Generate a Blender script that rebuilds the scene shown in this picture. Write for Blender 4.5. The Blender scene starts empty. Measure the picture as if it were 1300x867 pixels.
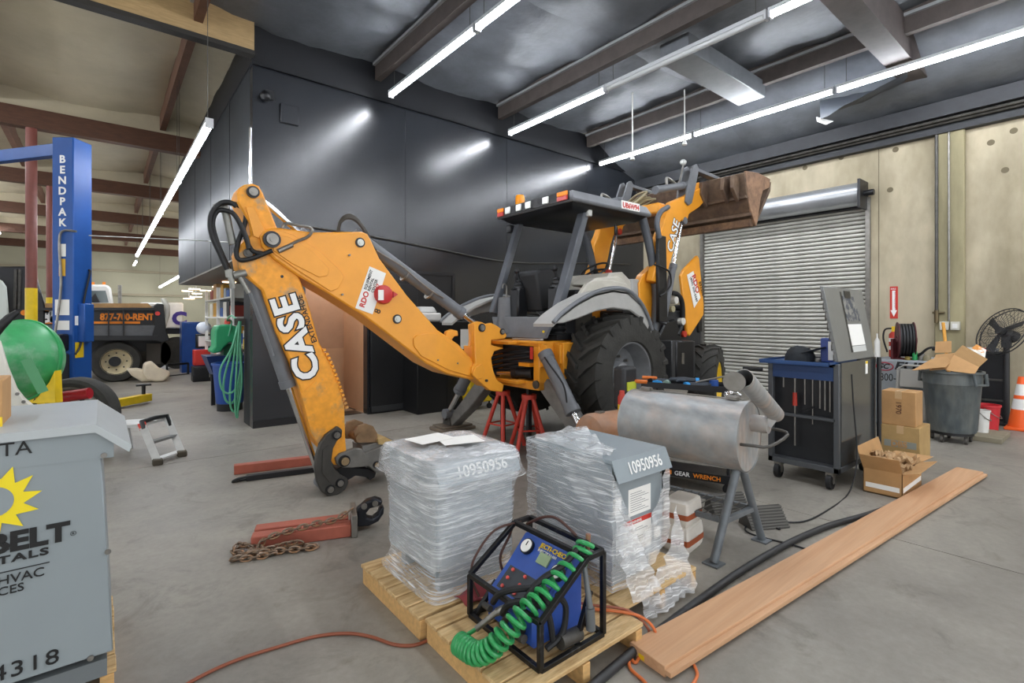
import bpy, math, random
from mathutils import Vector as V, Matrix, noise
random.seed(7)
sc = bpy.context.scene
C = sc.collection
# ---------------------------------------------------------------- camera, world, exposure
# the shop's axes: X runs along the black office wall, Y along the concrete wall with the roller door; camera at the origin, 1.5 m up
EYE = 1.5; FPX = 640.0; HORIZON = 405.0
AZ = math.atan(787/640.0)
cam = bpy.data.objects.new('camera', bpy.data.cameras.new('camera')); C.objects.link(cam)
cam.location = (0, 0, EYE); cam.rotation_euler = (math.pi/2, 0, AZ-math.pi/2)
cam.data.lens = 36*FPX/1300; cam.data.sensor_width = 36; cam.data.shift_y = (HORIZON-433.5)/1300
cam.data.clip_start = .05; cam.data.clip_end = 200
sc.camera = cam
w = bpy.data.worlds.new('daylight'); sc.world = w; w.use_nodes = True
w.node_tree.nodes['Background'].inputs[0].default_value = (.93, .96, 1, 1)
w.node_tree.nodes['Background'].inputs[1].default_value = 1.5
vs = sc.view_settings
vs.view_transform = 'Standard'; vs.look = 'None'; vs.exposure = 0.5; vs.gamma = 1; vs.use_curve_mapping = False
TUBE = 42.0      # strength of the lamps' lit diffusers

# ---------------------------------------------------------------- measuring helpers (photo point -> point on a real plane of the place)
FW = (math.cos(AZ), math.sin(AZ)); RT = (math.sin(AZ), -math.cos(AZ))
def ray(px, py):
    r = (px-650)/FPX
    return (FW[0]+r*RT[0], FW[1]+r*RT[1], (HORIZON-py)/FPX)
def D(px, py, d): v = ray(px, py); return V((v[0]*d, v[1]*d, EYE+v[2]*d))
def G(px, py, z=0.0): v = ray(px, py); return D(px, py, (z-EYE)/v[2])
def onY(px, py, y): v = ray(px, py); return D(px, py, y/v[1])
def onX(px, py, x): v = ray(px, py); return D(px, py, x/v[0])

# ---------------------------------------------------------------- materials
def lin(c):
    if isinstance(c, str):
        c = [int(c[i:i+2], 16)/255 for i in (0, 2, 4)]
    return tuple((x/12.92 if x <= .04045 else ((x+.055)/1.055)**2.4) for x in c)
MATS = {}
def mat(name, col, rough=.5, metal=0.0, var=0.0, vs=6.0, col2=None, bump=0.0, bs=40.0, spec=.5, stretch=(1, 1, 1), lo=.35, hi=.7, detail=6, coat=0.0):
    """paint / metal / plastic with noise-driven wear: col -> col2 where the noise is high, +-var brightness."""
    if name in MATS: return MATS[name]
    m = bpy.data.materials.new(name); m.use_nodes = True; MATS[name] = m
    nt = m.node_tree; N = nt.nodes; L = nt.links
    b = N['Principled BSDF']
    b.inputs['Roughness'].default_value = rough; b.inputs['Metallic'].default_value = metal
    b.inputs['Specular IOR Level'].default_value = spec
    if coat: b.inputs['Coat Weight'].default_value = coat
    c = lin(col); b.inputs['Base Color'].default_value = (*c, 1)
    m.diffuse_color = (*c, 1)
    if var or col2 or bump:
        tc = N.new('ShaderNodeTexCoord'); mp = N.new('ShaderNodeMapping'); mp.inputs['Scale'].default_value = stretch
        L.new(tc.outputs['Object'], mp.inputs['Vector'])
    if var or col2:
        nz = N.new('ShaderNodeTexNoise'); nz.inputs['Scale'].default_value = vs; nz.inputs['Detail'].default_value = detail; nz.inputs['Roughness'].default_value = .62
        L.new(mp.outputs[0], nz.inputs['Vector'])
        rp = N.new('ShaderNodeValToRGB'); e = rp.color_ramp.elements
        e[0].position = lo; e[1].position = hi
        if col2: a, z = c, lin(col2)
        else: a, z = tuple(x*(1-var) for x in c), tuple(min(1, x*(1+var)) for x in c)
        e[0].color = (*a, 1); e[1].color = (*z, 1)
        L.new(nz.outputs['Fac'], rp.inputs[0])
        if col2 and var:
            n2 = N.new('ShaderNodeTexNoise'); n2.inputs['Scale'].default_value = vs*4.3; n2.inputs['Detail'].default_value = 5
            L.new(mp.outputs[0], n2.inputs['Vector'])
            mr = N.new('ShaderNodeMapRange'); mr.inputs[1].default_value = .3; mr.inputs[2].default_value = .7; mr.inputs[3].default_value = 1-var; mr.inputs[4].default_value = 1+var
            L.new(n2.outputs['Fac'], mr.inputs[0])
            mx = N.new('ShaderNodeVectorMath'); mx.operation = 'SCALE'
            L.new(rp.outputs[0], mx.inputs[0]); L.new(mr.outputs[0], mx.inputs['Scale'])
            L.new(mx.outputs[0], b.inputs['Base Color'])
        else:
            L.new(rp.outputs[0], b.inputs['Base Color'])
    if bump:
        n3 = N.new('ShaderNodeTexNoise'); n3.inputs['Scale'].default_value = bs; n3.inputs['Detail'].default_value = 5
        L.new(mp.outputs[0], n3.inputs['Vector'])
        bp = N.new('ShaderNodeBump'); bp.inputs['Strength'].default_value = bump; bp.inputs['Distance'].default_value = .02
        L.new(n3.outputs['Fac'], bp.inputs['Height']); L.new(bp.outputs[0], b.inputs['Normal'])
    return m
def glow(name, col, s):
    if name in MATS: return MATS[name]
    m = mat(name, col, .4); b = m.node_tree.nodes['Principled BSDF']
    b.inputs['Emission Color'].default_value = (*lin(col), 1); b.inputs['Emission Strength'].default_value = s
    return m
def film(name, base, peak, white):
    """stretch film: see-through, milky along the pulled streaks and glossy where it wrinkles."""
    m = bpy.data.materials.new(name); m.use_nodes = True; nt = m.node_tree; N = nt.nodes; L = nt.links
    b = N['Principled BSDF']; b.inputs['Base Color'].default_value = (*lin(white), 1); b.inputs['Roughness'].default_value = .18
    tr = N.new('ShaderNodeBsdfTransparent'); mx = N.new('ShaderNodeMixShader')
    tc = N.new('ShaderNodeTexCoord')
    def nz(scale, rot, s, d, rgh, dist=0.0):
        mp = N.new('ShaderNodeMapping'); mp.inputs['Scale'].default_value = scale; mp.inputs['Rotation'].default_value = rot
        L.new(tc.outputs['Object'], mp.inputs[0])
        n = N.new('ShaderNodeTexNoise'); n.inputs['Scale'].default_value = s; n.inputs['Detail'].default_value = d; n.inputs['Roughness'].default_value = rgh; n.inputs['Distortion'].default_value = dist
        L.new(mp.outputs[0], n.inputs['Vector']); return n.outputs['Fac']
    def ramp(x, a, z):
        r = N.new('ShaderNodeMapRange'); r.inputs[1].default_value = a; r.inputs[2].default_value = z; L.new(x, r.inputs[0]); return r.outputs[0]
    def op(o, x, y):
        k = N.new('ShaderNodeMath'); k.operation = o
        for i, t in enumerate((x, y)):
            if isinstance(t, (int, float)): k.inputs[i].default_value = t
            else: L.new(t, k.inputs[i])
        return k.outputs[0]
    st = nz((3, 3, 60), (.45, .5, 0), 1.5, 4, .6, .3)
    st2 = nz((4, 4, 75), (-.3, -.25, 0), 1.4, 3, .6, .2)
    cl = nz((1, 1, 1), (0, 0, 0), 5.5, 3, .5, .6)
    lines = op('MAXIMUM', ramp(st, .53, .66), op('MULTIPLY', ramp(st2, .55, .68), .7))
    fac = op('ADD', op('ADD', base, op('MULTIPLY', lines, peak)), op('MULTIPLY', ramp(cl, .5, .75), .18))
    L.new(fac, mx.inputs[0]); L.new(tr.outputs[0], mx.inputs[1]); L.new(b.outputs[0], mx.inputs[2])
    bp = N.new('ShaderNodeBump'); bp.inputs['Strength'].default_value = .6; bp.inputs['Distance'].default_value = .006
    L.new(op('ADD', st, cl), bp.inputs['Height']); L.new(bp.outputs[0], b.inputs['Normal'])
    L.new(mx.outputs[0], N['Material Output'].inputs['Surface'])
    return m

# ---------------------------------------------------------------- mesh builder
def frame(d):
    d = V(d).normalized()
    up = V((0, 0, 1)) if abs(d.z) < .95 else V((1, 0, 0))
    x = up.cross(d).normalized(); return x, d.cross(x).normalized(), d
def spline(pts, k=6, closed=False):
    P = [V(p) for p in pts]; n = len(P); out = []
    rng = range(n if closed else n-1)
    for i in rng:
        if closed: a, b, c, d = P[(i-1) % n], P[i], P[(i+1) % n], P[(i+2) % n]
        else: a, b, c, d = P[max(i-1, 0)], P[i], P[i+1], P[min(i+2, n-1)]
        for j in range(k):
            t = j/k
            out.append(.5*((2*b)+(c-a)*t+(2*a-5*b+4*c-d)*t*t+(3*b-a-3*c+d)*t**3))
    if not closed: out.append(P[-1])
    return out
class MB:
    def __init__(s): s.v = []; s.f = []; s.m = []; s.cur = 0
    def add(s, vs, fs):
        o = len(s.v); s.v += [tuple(x) for x in vs]; s.f += [tuple(i+o for i in f) for f in fs]; s.m += [s.cur]*len(fs); return s
    def box(s, c, d, rz=0.0, R=None):
        M = R if R is not None else Matrix.Rotation(rz, 3, 'Z')
        c = V(c); h = [x/2 for x in d]
        vs = [c+M @ V((x*h[0], y*h[1], z*h[2])) for z in (-1, 1) for y in (-1, 1) for x in (-1, 1)]
        return s.add(vs, [(0, 2, 3, 1), (4, 5, 7, 6), (0, 1, 5, 4), (2, 6, 7, 3), (0, 4, 6, 2), (1, 3, 7, 5)])
    def bb(s, a, b): return s.box([(a[i]+b[i])/2 for i in range(3)], [abs(a[i]-b[i]) for i in range(3)])
    def bar(s, p, q, w, h, up=(0, 0, 1)):
        p, q = V(p), V(q); d = (q-p); L = d.length; d.normalize(); u = V(up); x = u.cross(d)
        if x.length < 1e-4: x = V((1, 0, 0)).cross(d)
        x.normalize(); z = d.cross(x).normalized()
        return s.box((p+q)/2, (w, h, L), R=Matrix((x, z, d)).transposed())
    def cyl(s, p, q, r, r2=None, n=18, caps=True):
        p, q = V(p), V(q); r2 = r if r2 is None else r2; x, y, d = frame(q-p)
        cs = [(math.cos(2*math.pi*i/n), math.sin(2*math.pi*i/n)) for i in range(n)]
        vs = [p+x*(a*r)+y*(b*r) for a, b in cs]+[q+x*(a*r2)+y*(b*r2) for a, b in cs]
        fs = [(i, (i+1) % n, n+(i+1) % n, n+i) for i in range(n)]
        if caps: fs += [tuple(range(n-1, -1, -1)), tuple(range(n, 2*n))]
        return s.add(vs, fs)
    def tube(s, pts, r, n=8, closed=False, k=0):
        P = spline(pts, k, closed) if k else [V(p) for p in pts]
        m = len(P); vs = []; fs = []; x = None
        for i in range(m):
            if closed: d = P[(i+1) % m]-P[i-1]
            else: d = P[min(i+1, m-1)]-P[max(i-1, 0)]
            if d.length < 1e-9: d = V((0, 0, 1))
            d.normalize()
            if x is None: x = frame(d)[0]
            else:
                x = x-d*x.dot(d)
                if x.length < 1e-6: x = frame(d)[0]
                x.normalize()
            y = d.cross(x); rr = r[i] if isinstance(r, (list, tuple)) else r
            vs += [P[i]+x*(rr*math.cos(2*math.pi*j/n))+y*(rr*math.sin(2*math.pi*j/n)) for j in range(n)]
        for i in range(m if closed else m-1):
            a, b = i*n, ((i+1) % m)*n
            fs += [(a+j, a+(j+1) % n, b+(j+1) % n, b+j) for j in range(n)]
        if not closed: fs += [tuple(range(n-1, -1, -1)), tuple((m-1)*n+j for j in range(n))]
        return s.add(vs, fs)
    def lathe(s, prof, o, ax, n=32, closed=False, a0=0.0, a1=2*math.pi, caps=True):
        """prof: (radius, distance along ax)"""
        x, y, d = frame(ax); o = V(o); full = abs(a1-a0-2*math.pi) < 1e-6; k = n if full else n+1; vs = []
        for r, h in prof:
            for j in range(k):
                t = a0+(a1-a0)*j/n; vs.append(o+d*h+x*(r*math.cos(t))+y*(r*math.sin(t)))
        m = len(prof); fs = []
        for i in range(m if closed else m-1):
            a, b = i*k, ((i+1) % m)*k
            for j in range(n):
                j2 = (j+1) % k
                fs.append((a+j, a+j2, b+j2, b+j))
        if not closed and full and caps:
            if prof[0][0] > 1e-5: fs.append(tuple(range(k-1, -1, -1)))
            if prof[-1][0] > 1e-5: fs.append(tuple((m-1)*k+j for j in range(k)))
        return s.add(vs, fs)
    def prism(s, pts, off):
        """a closed outline of 3D points, extruded by the vector off"""
        P = [V(p) for p in pts]; off = V(off); n = len(P)
        nrm = sum(((P[i]-P[0]).cross(P[(i+1) % n]-P[0]) for i in range(n)), V())
        if nrm.dot(off) > 0: P.reverse()
        vs = P+[p+off for p in P]
        fs = [tuple(range(n)), tuple(range(2*n-1, n-1, -1))]+[(i, n+i, n+(i+1) % n, (i+1) % n) for i in range(n)]
        return s.add(vs, fs)
    def loft(s, rings, closed=True, caps=True):
        n = len(rings[0]); vs = [p for r in rings for p in r]; fs = []
        for i in range(len(rings)-1):
            for j in range(n if closed else n-1):
                a, b = i*n, (i+1)*n; fs.append((a+j, a+(j+1) % n, b+(j+1) % n, b+j))
        if caps and closed: fs += [tuple(range(n-1, -1, -1)), tuple((len(rings)-1)*n+j for j in range(n))]
        return s.add(vs, fs)
    def ball(s, c, r, n=12, sq=(1, 1, 1)):
        c = V(c); vs = []; fs = []
        for i in range(n//2+1):
            a = math.pi*i/(n//2)
            for j in range(n):
                b = 2*math.pi*j/n
                vs.append(c+V((r*sq[0]*math.sin(a)*math.cos(b), r*sq[1]*math.sin(a)*math.sin(b), r*sq[2]*math.cos(a))))
        for i in range(n//2):
            for j in range(n): fs.append((i*n+j, (i+1)*n+j, (i+1)*n+(j+1) % n, i*n+(j+1) % n))
        return s.add(vs, fs)
    def build(s, name, ms, parent=None, bev=0.0, ang=38, label=None, seg=1):
        ms = ms if isinstance(ms, (list, tuple)) else [ms]
        if parent is not None:
            o0 = V(parent.get('_o', (0, 0, 0)))
        else:
            xs = [p[0] for p in s.v]; ys = [p[1] for p in s.v]; zs = [p[2] for p in s.v]
            o0 = V(((min(xs)+max(xs))/2, (min(ys)+max(ys))/2, min(zs)))
        me = bpy.data.meshes.new(name)
        me.from_pydata([tuple(V(p)-o0) for p in s.v], [], s.f)
        for m in ms: me.materials.append(m)
        me.polygons.foreach_set('material_index', s.m)
        me.polygons.foreach_set('use_smooth', [True]*len(s.f))
        me.update(); me.set_sharp_from_angle(angle=math.radians(ang))
        o = bpy.data.objects.new(name, me); C.objects.link(o)
        if parent is not None: o.parent = parent; o['_o'] = tuple(o0)
        else: o.location = o0; o['_o'] = tuple(o0)
        if bev:
            b = o.modifiers.new('edge', 'BEVEL'); b.width = bev; b.segments = seg; b.limit_method = 'ANGLE'; b.angle_limit = math.radians(50); b.harden_normals = False
        if label: o['label'] = label
        return o
def tag(o, label=None, cat=None, group=None, kind=None):
    if label: o['label'] = label
    if cat: o['category'] = cat
    if group: o['group'] = group
    if kind: o['kind'] = kind
    return o
def thing(name, label, cat, loc=(0, 0, 0), rz=0.0, group=None, local=False):
    o = bpy.data.objects.new(name, None); C.objects.link(o); o.empty_display_size = .1
    o.location = loc; o.rotation_euler = (0, 0, rz); o['_o'] = (0, 0, 0) if local else tuple(loc)
    return tag(o, label, cat, group)
def struct(o): o['kind'] = 'structure'; return o
def dup(root, loc, rz=0.0, label=None):
    def rec(o, par):
        c = o.copy(); C.objects.link(c)
        if par: c.parent = par
        for ch in list(o.children): rec(ch, c)
        return c
    r = rec(root, None); r.location = loc; r.rotation_euler = (0, 0, rz)
    if label: r['label'] = label
    return r
def text(name, s, m, parent, o, x, up, size, ext=.0015, bold=0.0, align='LEFT', sx=1.0, spacing=1.0, shear=0.0):
    """flat lettering standing on a surface: o = left end of the baseline, x = reading direction, up = up of the letters"""
    cu = bpy.data.curves.new(name, 'FONT'); cu.body = s; cu.size = size; cu.extrude = ext; cu.offset = bold; cu.align_x = align; cu.space_character = spacing; cu.shear = shear
    cu.resolution_u = 3
    t = bpy.data.objects.new(name, cu); C.objects.link(t)
    dg = bpy.context.evaluated_depsgraph_get(); me = bpy.data.meshes.new_from_object(t.evaluated_get(dg))
    bpy.data.objects.remove(t); bpy.data.curves.remove(cu)
    me.materials.clear(); me.materials.append(m); me.name = name
    x = V(x).normalized(); up = V(up); up = (up-x*up.dot(x)).normalized(); n = x.cross(up)
    o0 = V(parent.get('_o', (0, 0, 0)))
    M = Matrix((x*sx, up, n)).transposed().to_4x4(); M.translation = V(o)-o0
    me.transform(M)
    ob = bpy.data.objects.new(name, me); C.objects.link(ob); ob.parent = parent; ob['_o'] = tuple(o0)
    return ob

# palette
ORANGE = mat('machine_yellow', 'EFA02C', .42, var=.08, vs=2.5, coat=.15)
ORANGE_W = mat('worn_machine_yellow', 'EFA02C', .5, col2='B48A55', var=.12, vs=4.5, lo=.52, hi=.66)
GREY_M = mat('machine_grey', '6C6F73', .45, var=.12, vs=5)
GREY_L = mat('fender_grey', 'A9A8A4', .5, var=.1, vs=4)
BLACK = mat('black_paint', '16171A', .4, var=.25, vs=8)
RUBBER = mat('tyre_rubber', '34332F', .8, var=.25, vs=5, bump=.2)
RUB2 = mat('black_rubber', '17181A', .55)
CHROME = mat('chrome_rod', 'D5D7D9', .16, 1.0)
STEEL = mat('bare_steel', '8F8C86', .42, .85, var=.2, vs=9)
STEELD = mat('dark_steel', '55534F', .5, .6, var=.25, vs=9)
RUST = mat('rusty_steel', '5A4436', .7, .3, col2='8A6B4E', var=.2, vs=7)
WHITE = mat('white_paint', 'E4E3DE', .45, var=.06, vs=4)
PAPER = mat('white_paper', 'F2F1EC', .7)
REDP = mat('red_paint', 'C03A2B', .45, var=.15, vs=6)
BLUEP = mat('blue_paint', '1D4E9C', .38, var=.12, vs=3, coat=.2)
YELP = mat('safety_yellow', 'EDC81E', .5, var=.12, vs=5)
GREENP = mat('green_plastic', '2FA35C', .42, var=.12, vs=4)
CARD = mat('cardboard', 'B98F5E', .8, var=.1, vs=5)
WOOD = mat('pallet_wood', 'D9BC8B', .75, col2='B58F5B', var=.12, vs=3, stretch=(2, 14, 14))
INK = mat('black_ink', '141414', .6)
WHINK = mat('white_ink', 'F0F0EE', .55)
ORINK = mat('orange_ink', 'F08A1C', .55)
REDINK = mat('red_ink', 'C8372B', .55)
GREYBOX = mat('transformer_grey', '8F999E', .42, var=.05, vs=3)
# ================================================================ THE SETTING
YW, XW, ZC = 7.6, 10.36, 5.55
# floor
def floor_mat():
    m = bpy.data.materials.new('concrete_floor'); m.use_nodes = True; nt = m.node_tree; N = nt.nodes; L = nt.links
    b = N['Principled BSDF']; tc = N.new('ShaderNodeTexCoord')
    def nz(s, d, r=.6, dist=0.0):
        n = N.new('ShaderNodeTexNoise'); n.inputs['Scale'].default_value = s; n.inputs['Detail'].default_value = d; n.inputs['Roughness'].default_value = r; n.inputs['Distortion'].default_value = dist
        L.new(tc.outputs['Object'], n.inputs['Vector']); return n
    a = nz(.55, 8, .62, .4); rp = N.new('ShaderNodeValToRGB'); e = rp.color_ramp.elements
    e[0].position = .33; e[0].color = (*lin('76716A'), 1); e[1].position = .66; e[1].color = (*lin('A09B90'), 1)
    L.new(a.outputs['Fac'], rp.inputs[0])
    c = nz(2.6, 9, .7, 1.0); r2 = N.new('ShaderNodeValToRGB'); e = r2.color_ramp.elements
    e[0].position = .28; e[0].color = (.42, .41, .39, 1); e[1].position = .46; e[1].color = (1, 1, 1, 1)
    L.new(c.outputs['Fac'], r2.inputs[0])
    d = nz(26, 6, .7); r3 = N.new('ShaderNodeMapRange'); r3.inputs[1].default_value = .3; r3.inputs[2].default_value = .7; r3.inputs[3].default_value = .9; r3.inputs[4].default_value = 1.08
    L.new(d.outputs['Fac'], r3.inputs[0])
    m1 = N.new('ShaderNodeMix'); m1.data_type = 'RGBA'; m1.blend_type = 'MULTIPLY'; m1.inputs[0].default_value = .62
    L.new(rp.outputs[0], m1.inputs[6]); L.new(r2.outputs[0], m1.inputs[7])
    s = N.new('ShaderNodeVectorMath'); s.operation = 'SCALE'; L.new(m1.outputs[2], s.inputs[0]); L.new(r3.outputs[0], s.inputs['Scale'])
    L.new(s.outputs[0], b.inputs['Base Color'])
    rr = N.new('ShaderNodeMapRange'); rr.inputs[3].default_value = .38; rr.inputs[4].default_value = .62; L.new(a.outputs['Fac'], rr.inputs[0]); L.new(rr.outputs[0], b.inputs['Roughness'])
    b.inputs['Specular IOR Level'].default_value = .4
    return m
FLOORM = floor_mat()
# slabs with saw-cut joints between them
fl = MB(); fl.bb((-14, -9, -.3), (XW+.3, 44, -.02)); floor = struct(fl.build('floor', mat('joint_fill', '4A4640', .9)))
xs = [-14, -8.4, -2.2, 4.2, XW+.3]; ys = [-9, -3.4, .15, 6.3, 12.4, 18.2, 24, 30, 37, 44]
for i in range(len(xs)-1):
    for j in range(len(ys)-1):
        q = MB(); q.bb((xs[i]+.004, ys[j]+.004, -.02), (xs[i+1]-.004, ys[j+1]-.004, 0)); q.build('floor_slab', FLOORM, floor)
# black office block: front wall with a doorway, side wall towards the left bay with an opening, fascia above
BW = mat('black_wall_paint', '22252A', .24, var=.10, vs=1.2, bump=.04, bs=60, spec=.75)
BWF = mat('black_fascia', '101217', .5, var=.2, vs=2)
X0 = 1.60
wb = MB()
dx0, dx1, dz = 2.30, 3.24, 2.1
wb.bb((X0, YW, 0), (dx0, YW+.15, 5.0)); wb.bb((dx1, YW, 0), (XW, YW+.15, 5.0)); wb.bb((dx0, YW, dz), (dx1, YW+.15, 5.0))
wall_back = struct(wb.build('wall_back', BW))
q = MB(); q.bb((X0-.02, YW-.03, 5.0), (XW, YW+.15, ZC)); q.build('fascia', BWF, wall_back)
q = MB(); q.bb((X0-.02, YW-.045, 4.985), (XW, YW-.03, 5.02)); q.build('fascia_trim', BWF, wall_back)
q = MB(); q.bb((1.95, YW-.03, 4.28), (2.2, YW, 4.55)); q.build('access_panel', BW, wall_back, bev=.006)
q = MB()
for x in (3.9, 6.05, 8.3): q.bb((x, YW-.006, .1), (x+.02, YW, 4.98))
q.build('panel_joint', BW, wall_back)
q = MB(); q.bb((X0, YW-.02, 0), (dx0, YW, .1)); q.bb((dx1, YW-.02, 0), (XW, YW, .1)); struct(q.build('baseboard_back', mat('black_base', '1B1C1E', .6)))
# door frame, brown panelled passage, open black door
PB = mat('brown_panel', 'B08A6C', .55, var=.08, vs=3); PT = mat('tan_panel', 'C29A78', .55, var=.06, vs=3)
q = MB(); q.bb((dx0, YW+1.0, 0), (dx1+1.2, YW+1.1, 1.0)); pas = struct(q.build('wall_passage', PT))
q = MB(); q.bb((dx0, YW+1.0, 1.0), (dx1+1.2, YW+1.1, 2.6)); q.build('upper_panel', PB, pas)
q = MB(); q.bb((dx0-.05, YW+.15, 0), (dx0, YW+1.1, 2.6)); q.build('side_panel', PT, pas)
q = MB(); q.bb((dx0-.05, YW+.15, 2.5), (dx1+1.2, YW+1.1, 2.6)); q.build('passage_ceiling', PB, pas)
tile = [mat('dark_tile', '3A3028', .4), mat('light_tile', 'A08C74', .4)]
for i in range(4):
    for j in range(3):
        q = MB(); q.bb((dx0+i*.3, YW+.12+j*.3, 0), (dx0+i*.3+.296, YW+.12+j*.3+.296, .012)); q.build('tile', tile[(i+j) % 2], floor)
q = MB(); q.bb((dx1+.04, YW-.055, .02), (dx1+.86, YW-.015, 2.08)); d = struct(q.build('door_1', mat('black_door', '1F2022', .4, var=.1), bev=.004)); q = MB(); q.bb((dx1+.05, YW-.062, .03), (dx1+.85, YW-.055, .12)); q.build('kick_plate', mat('dull_plate', '4A4C4E', .4, .5), d)
q = MB(); q.cyl((dx1+.79, YW-.10, 1.0), (dx1+.79, YW-.055, 1.0), .025); q.build('door_knob', STEEL, d)
q = MB(); q.bb((dx1+.005, YW+.15, 0), (dx1+.05, YW+1.1, 2.6)); q.build('side_panel', PT, pas)
# the dark opening for the second, closed door further right
q = MB(); q.bb((3.98, YW-.03, 2.26), (4.86, YW, 2.31)); q.bb((4.80, YW-.03, 0), (4.86, YW, 2.26)); q.bb((3.98, YW-.03, 0), (4.03, YW, 2.26)); struct(q.build('trim_1', mat('black_trim', '222326', .35)))
q = MB(); q.bb((4.03, YW-.012, .02), (4.80, YW, 2.26)); d2 = struct(q.build('door_2', mat('black_door', '1F2022', .4)))
# bright metal corner guard and a wall conduit
q = MB(); q.cyl((X0-.035, YW-.04, 2.3), (X0-.035, YW-.04, 4.1), .018, n=10)
tag(q.build('corner_pipe', CHROME), 'bright vertical pipe on the corner of the black wall', 'pipe')
q = MB(); q.tube([onY(392, 288, YW-.03), onY(470, 300, YW-.03), onY(560, 317, YW-.03), onY(648, 333, YW-.03), onY(740, 334, YW-.03), onY(800, 336, YW-.03)], .014, 8, k=4)
tag(q.build('wall_cable', mat('dark_cable', '3A3630', .5)), 'dark cable sagging along the black wall behind the backhoe', 'cable')
# side wall of the block: solid near the corner, bulkhead over an open workbench area further back
q = MB(); q.bb((X0, YW+.15, 0), (X0+.15, YW+.55, 5.0)); q.bb((X0, YW+.55, 2.45), (X0+.15, 16.2, 5.0)); wl = struct(q.build('wall_left', mat('charcoal_side_wall', '2C2F32', .55, var=.25, vs=1.5, spec=.2)))
q = MB()
for y in (9.2, 11.0, 13.1): q.bb((X0-.006, y, 2.45), (X0, y+.03, 5.0))
q.build('panel_joint', BWF, wl)
q = MB(); q.bb((X0, YW+.15, 2.42), (6, 16.2, 2.46)); q.build('soffit', mat('dim_soffit', '77736C', .6), wl)
q = MB(); q.bb((X0-.02, YW+.15, 5.0), (X0+.15, 16.2, ZC)); q.build('fascia', BWF, wl)
q = MB(); q.bb((5.0, YW+.15, 0), (5.1, 30, 2.45)); struct(q.build('wall_workshop', mat('workshop_wall', '6E6A64', .7, var=.2)))
# concrete wall with the roller door
def conc_mat():
    m = mat('tilt_up_concrete', 'B6AB92', .8, col2='857B62', var=.1, vs=.9, bump=.25, bs=14, lo=.42, hi=.75, stretch=(1, 1, .45))
    return m
CONC = conc_mat(); PIL = mat('pilaster_concrete', 'A39A78', .8, col2='7E765A', var=.12, vs=1.5, stretch=(1, 1, .25))
ry0, ry1, rz = 2.92, 6.0, 3.62
q = MB(); q.bb((XW, -9, 0), (XW+.25, ry0, ZC)); q.bb((XW, ry1, 0), (XW+.25, YW+.15, ZC)); q.bb((XW, ry0, rz), (XW+.25, ry1, ZC))
wall_right = struct(q.build('wall_right', CONC))
q = MB(); q.bb((XW-.09, 1.62, 0), (XW, 1.98, 4.5)); q.build('pilaster', PIL, wall_right, bev=.01)
q = MB(); q.bb((XW-.004, 2.74, 0), (XW, 2.75, 4.6)); q.build('panel_joint', mat('joint_dark', '6B6350', .9), wall_right)
stain = mat('tie_hole', '6A614C', .9)
for (px, py) in ((1137, 190), (1130, 241), (1022, 213), (1287, 166), (1258, 181), (1068, 200), (1276, 216)):
    p = onX(px, py, XW); q = MB(); q.cyl(p+V((-.004, 0, 0)), p+V((.004, 0, 0)), .045, n=12); q.build('tie_hole', stain, wall_right)
q = MB(); q.bb((XW-.35, -9, 4.62), (XW, YW, 4.85)); q.bb((XW-.14, -9, 4.42), (XW, YW, 4.62))
q.build('ledger', mat('dark_ledger', '25272B', .6, var=.25), wall_right)
for i, (y, z, r) in enumerate(((XW-.2, 4.56, .03), (XW-.28, 4.58, .022))):
    q = MB(); q.cyl((y, -9, z), (y, YW, z), r, n=8); tag(q.build('ceiling_conduit', STEELD), ['thick', 'thin'][i]+' grey conduit along the top of the concrete wall', 'conduit', 'conduits on the concrete wall')
# roller door: each slat, side guides, drum
SLAT = mat('door_slat', 'CDCBC2', .45, .1, var=.1, vs=3)
door = thing('door_3', 'pale grey corrugated roller door in the concrete wall', 'door', (XW, (ry0+ry1)/2, 0)); door['kind'] = 'structure'
sl = MB(); n = 6; pr = [(0, 0), (-.030, .008), (-.038, .028), (-.030, .048), (0, .056)]
h0 = .074
vsl = []
for y in (ry0, ry1):
    for (dx, dzz) in pr: vsl.append((XW+.06+dx, y, dzz))
sl.add(vsl, [(i, i+1, i+6, i+5) for i in range(4)]); sl.cur = 1; sl.add([(XW+.06, ry0, .052), (XW+.06, ry1, .052), (XW+.06, ry1, .078), (XW+.06, ry0, .078)], [(0, 1, 2, 3)])
first = None
for i in range(48):
    if first is None: first = sl.build('slat', [SLAT, mat('slat_joint', '6C6A62', .7)], door)
    else:
        o = first.copy(); C.objects.link(o); o.location = (0, 0, i*h0)
q = MB(); q.bb((XW-.05, ry0-.06, 0), (XW+.06, ry0+.01, rz)); q.build('guide', STEEL, door)
q = MB(); q.bb((XW-.05, ry1-.01, 0), (XW+.06, ry1+.06, rz)); q.build('guide', STEEL, door)
q = MB(); q.cyl((XW-.2, ry0+.03, 3.66), (XW-.2, ry1, 3.66), .2, n=32); q.build('drum_hood', mat('galvanised_hood', 'A9ACAE', .3, .55, var=.15, vs=1.5), door)
q = MB(); q.bb((XW-.42, ry0-.02, 3.40), (XW, ry0+.02, 3.88)); q.cyl((XW-.2, ry0-.16, 3.66), (XW-.2, ry0, 3.66), .05); q.build('drum_bracket', BLACK, door)
q = MB(); q.bb((XW-.1, ry0, 3.44), (XW+.05, ry1, 3.50)); q.build('head_seal', RUB2, door)
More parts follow.
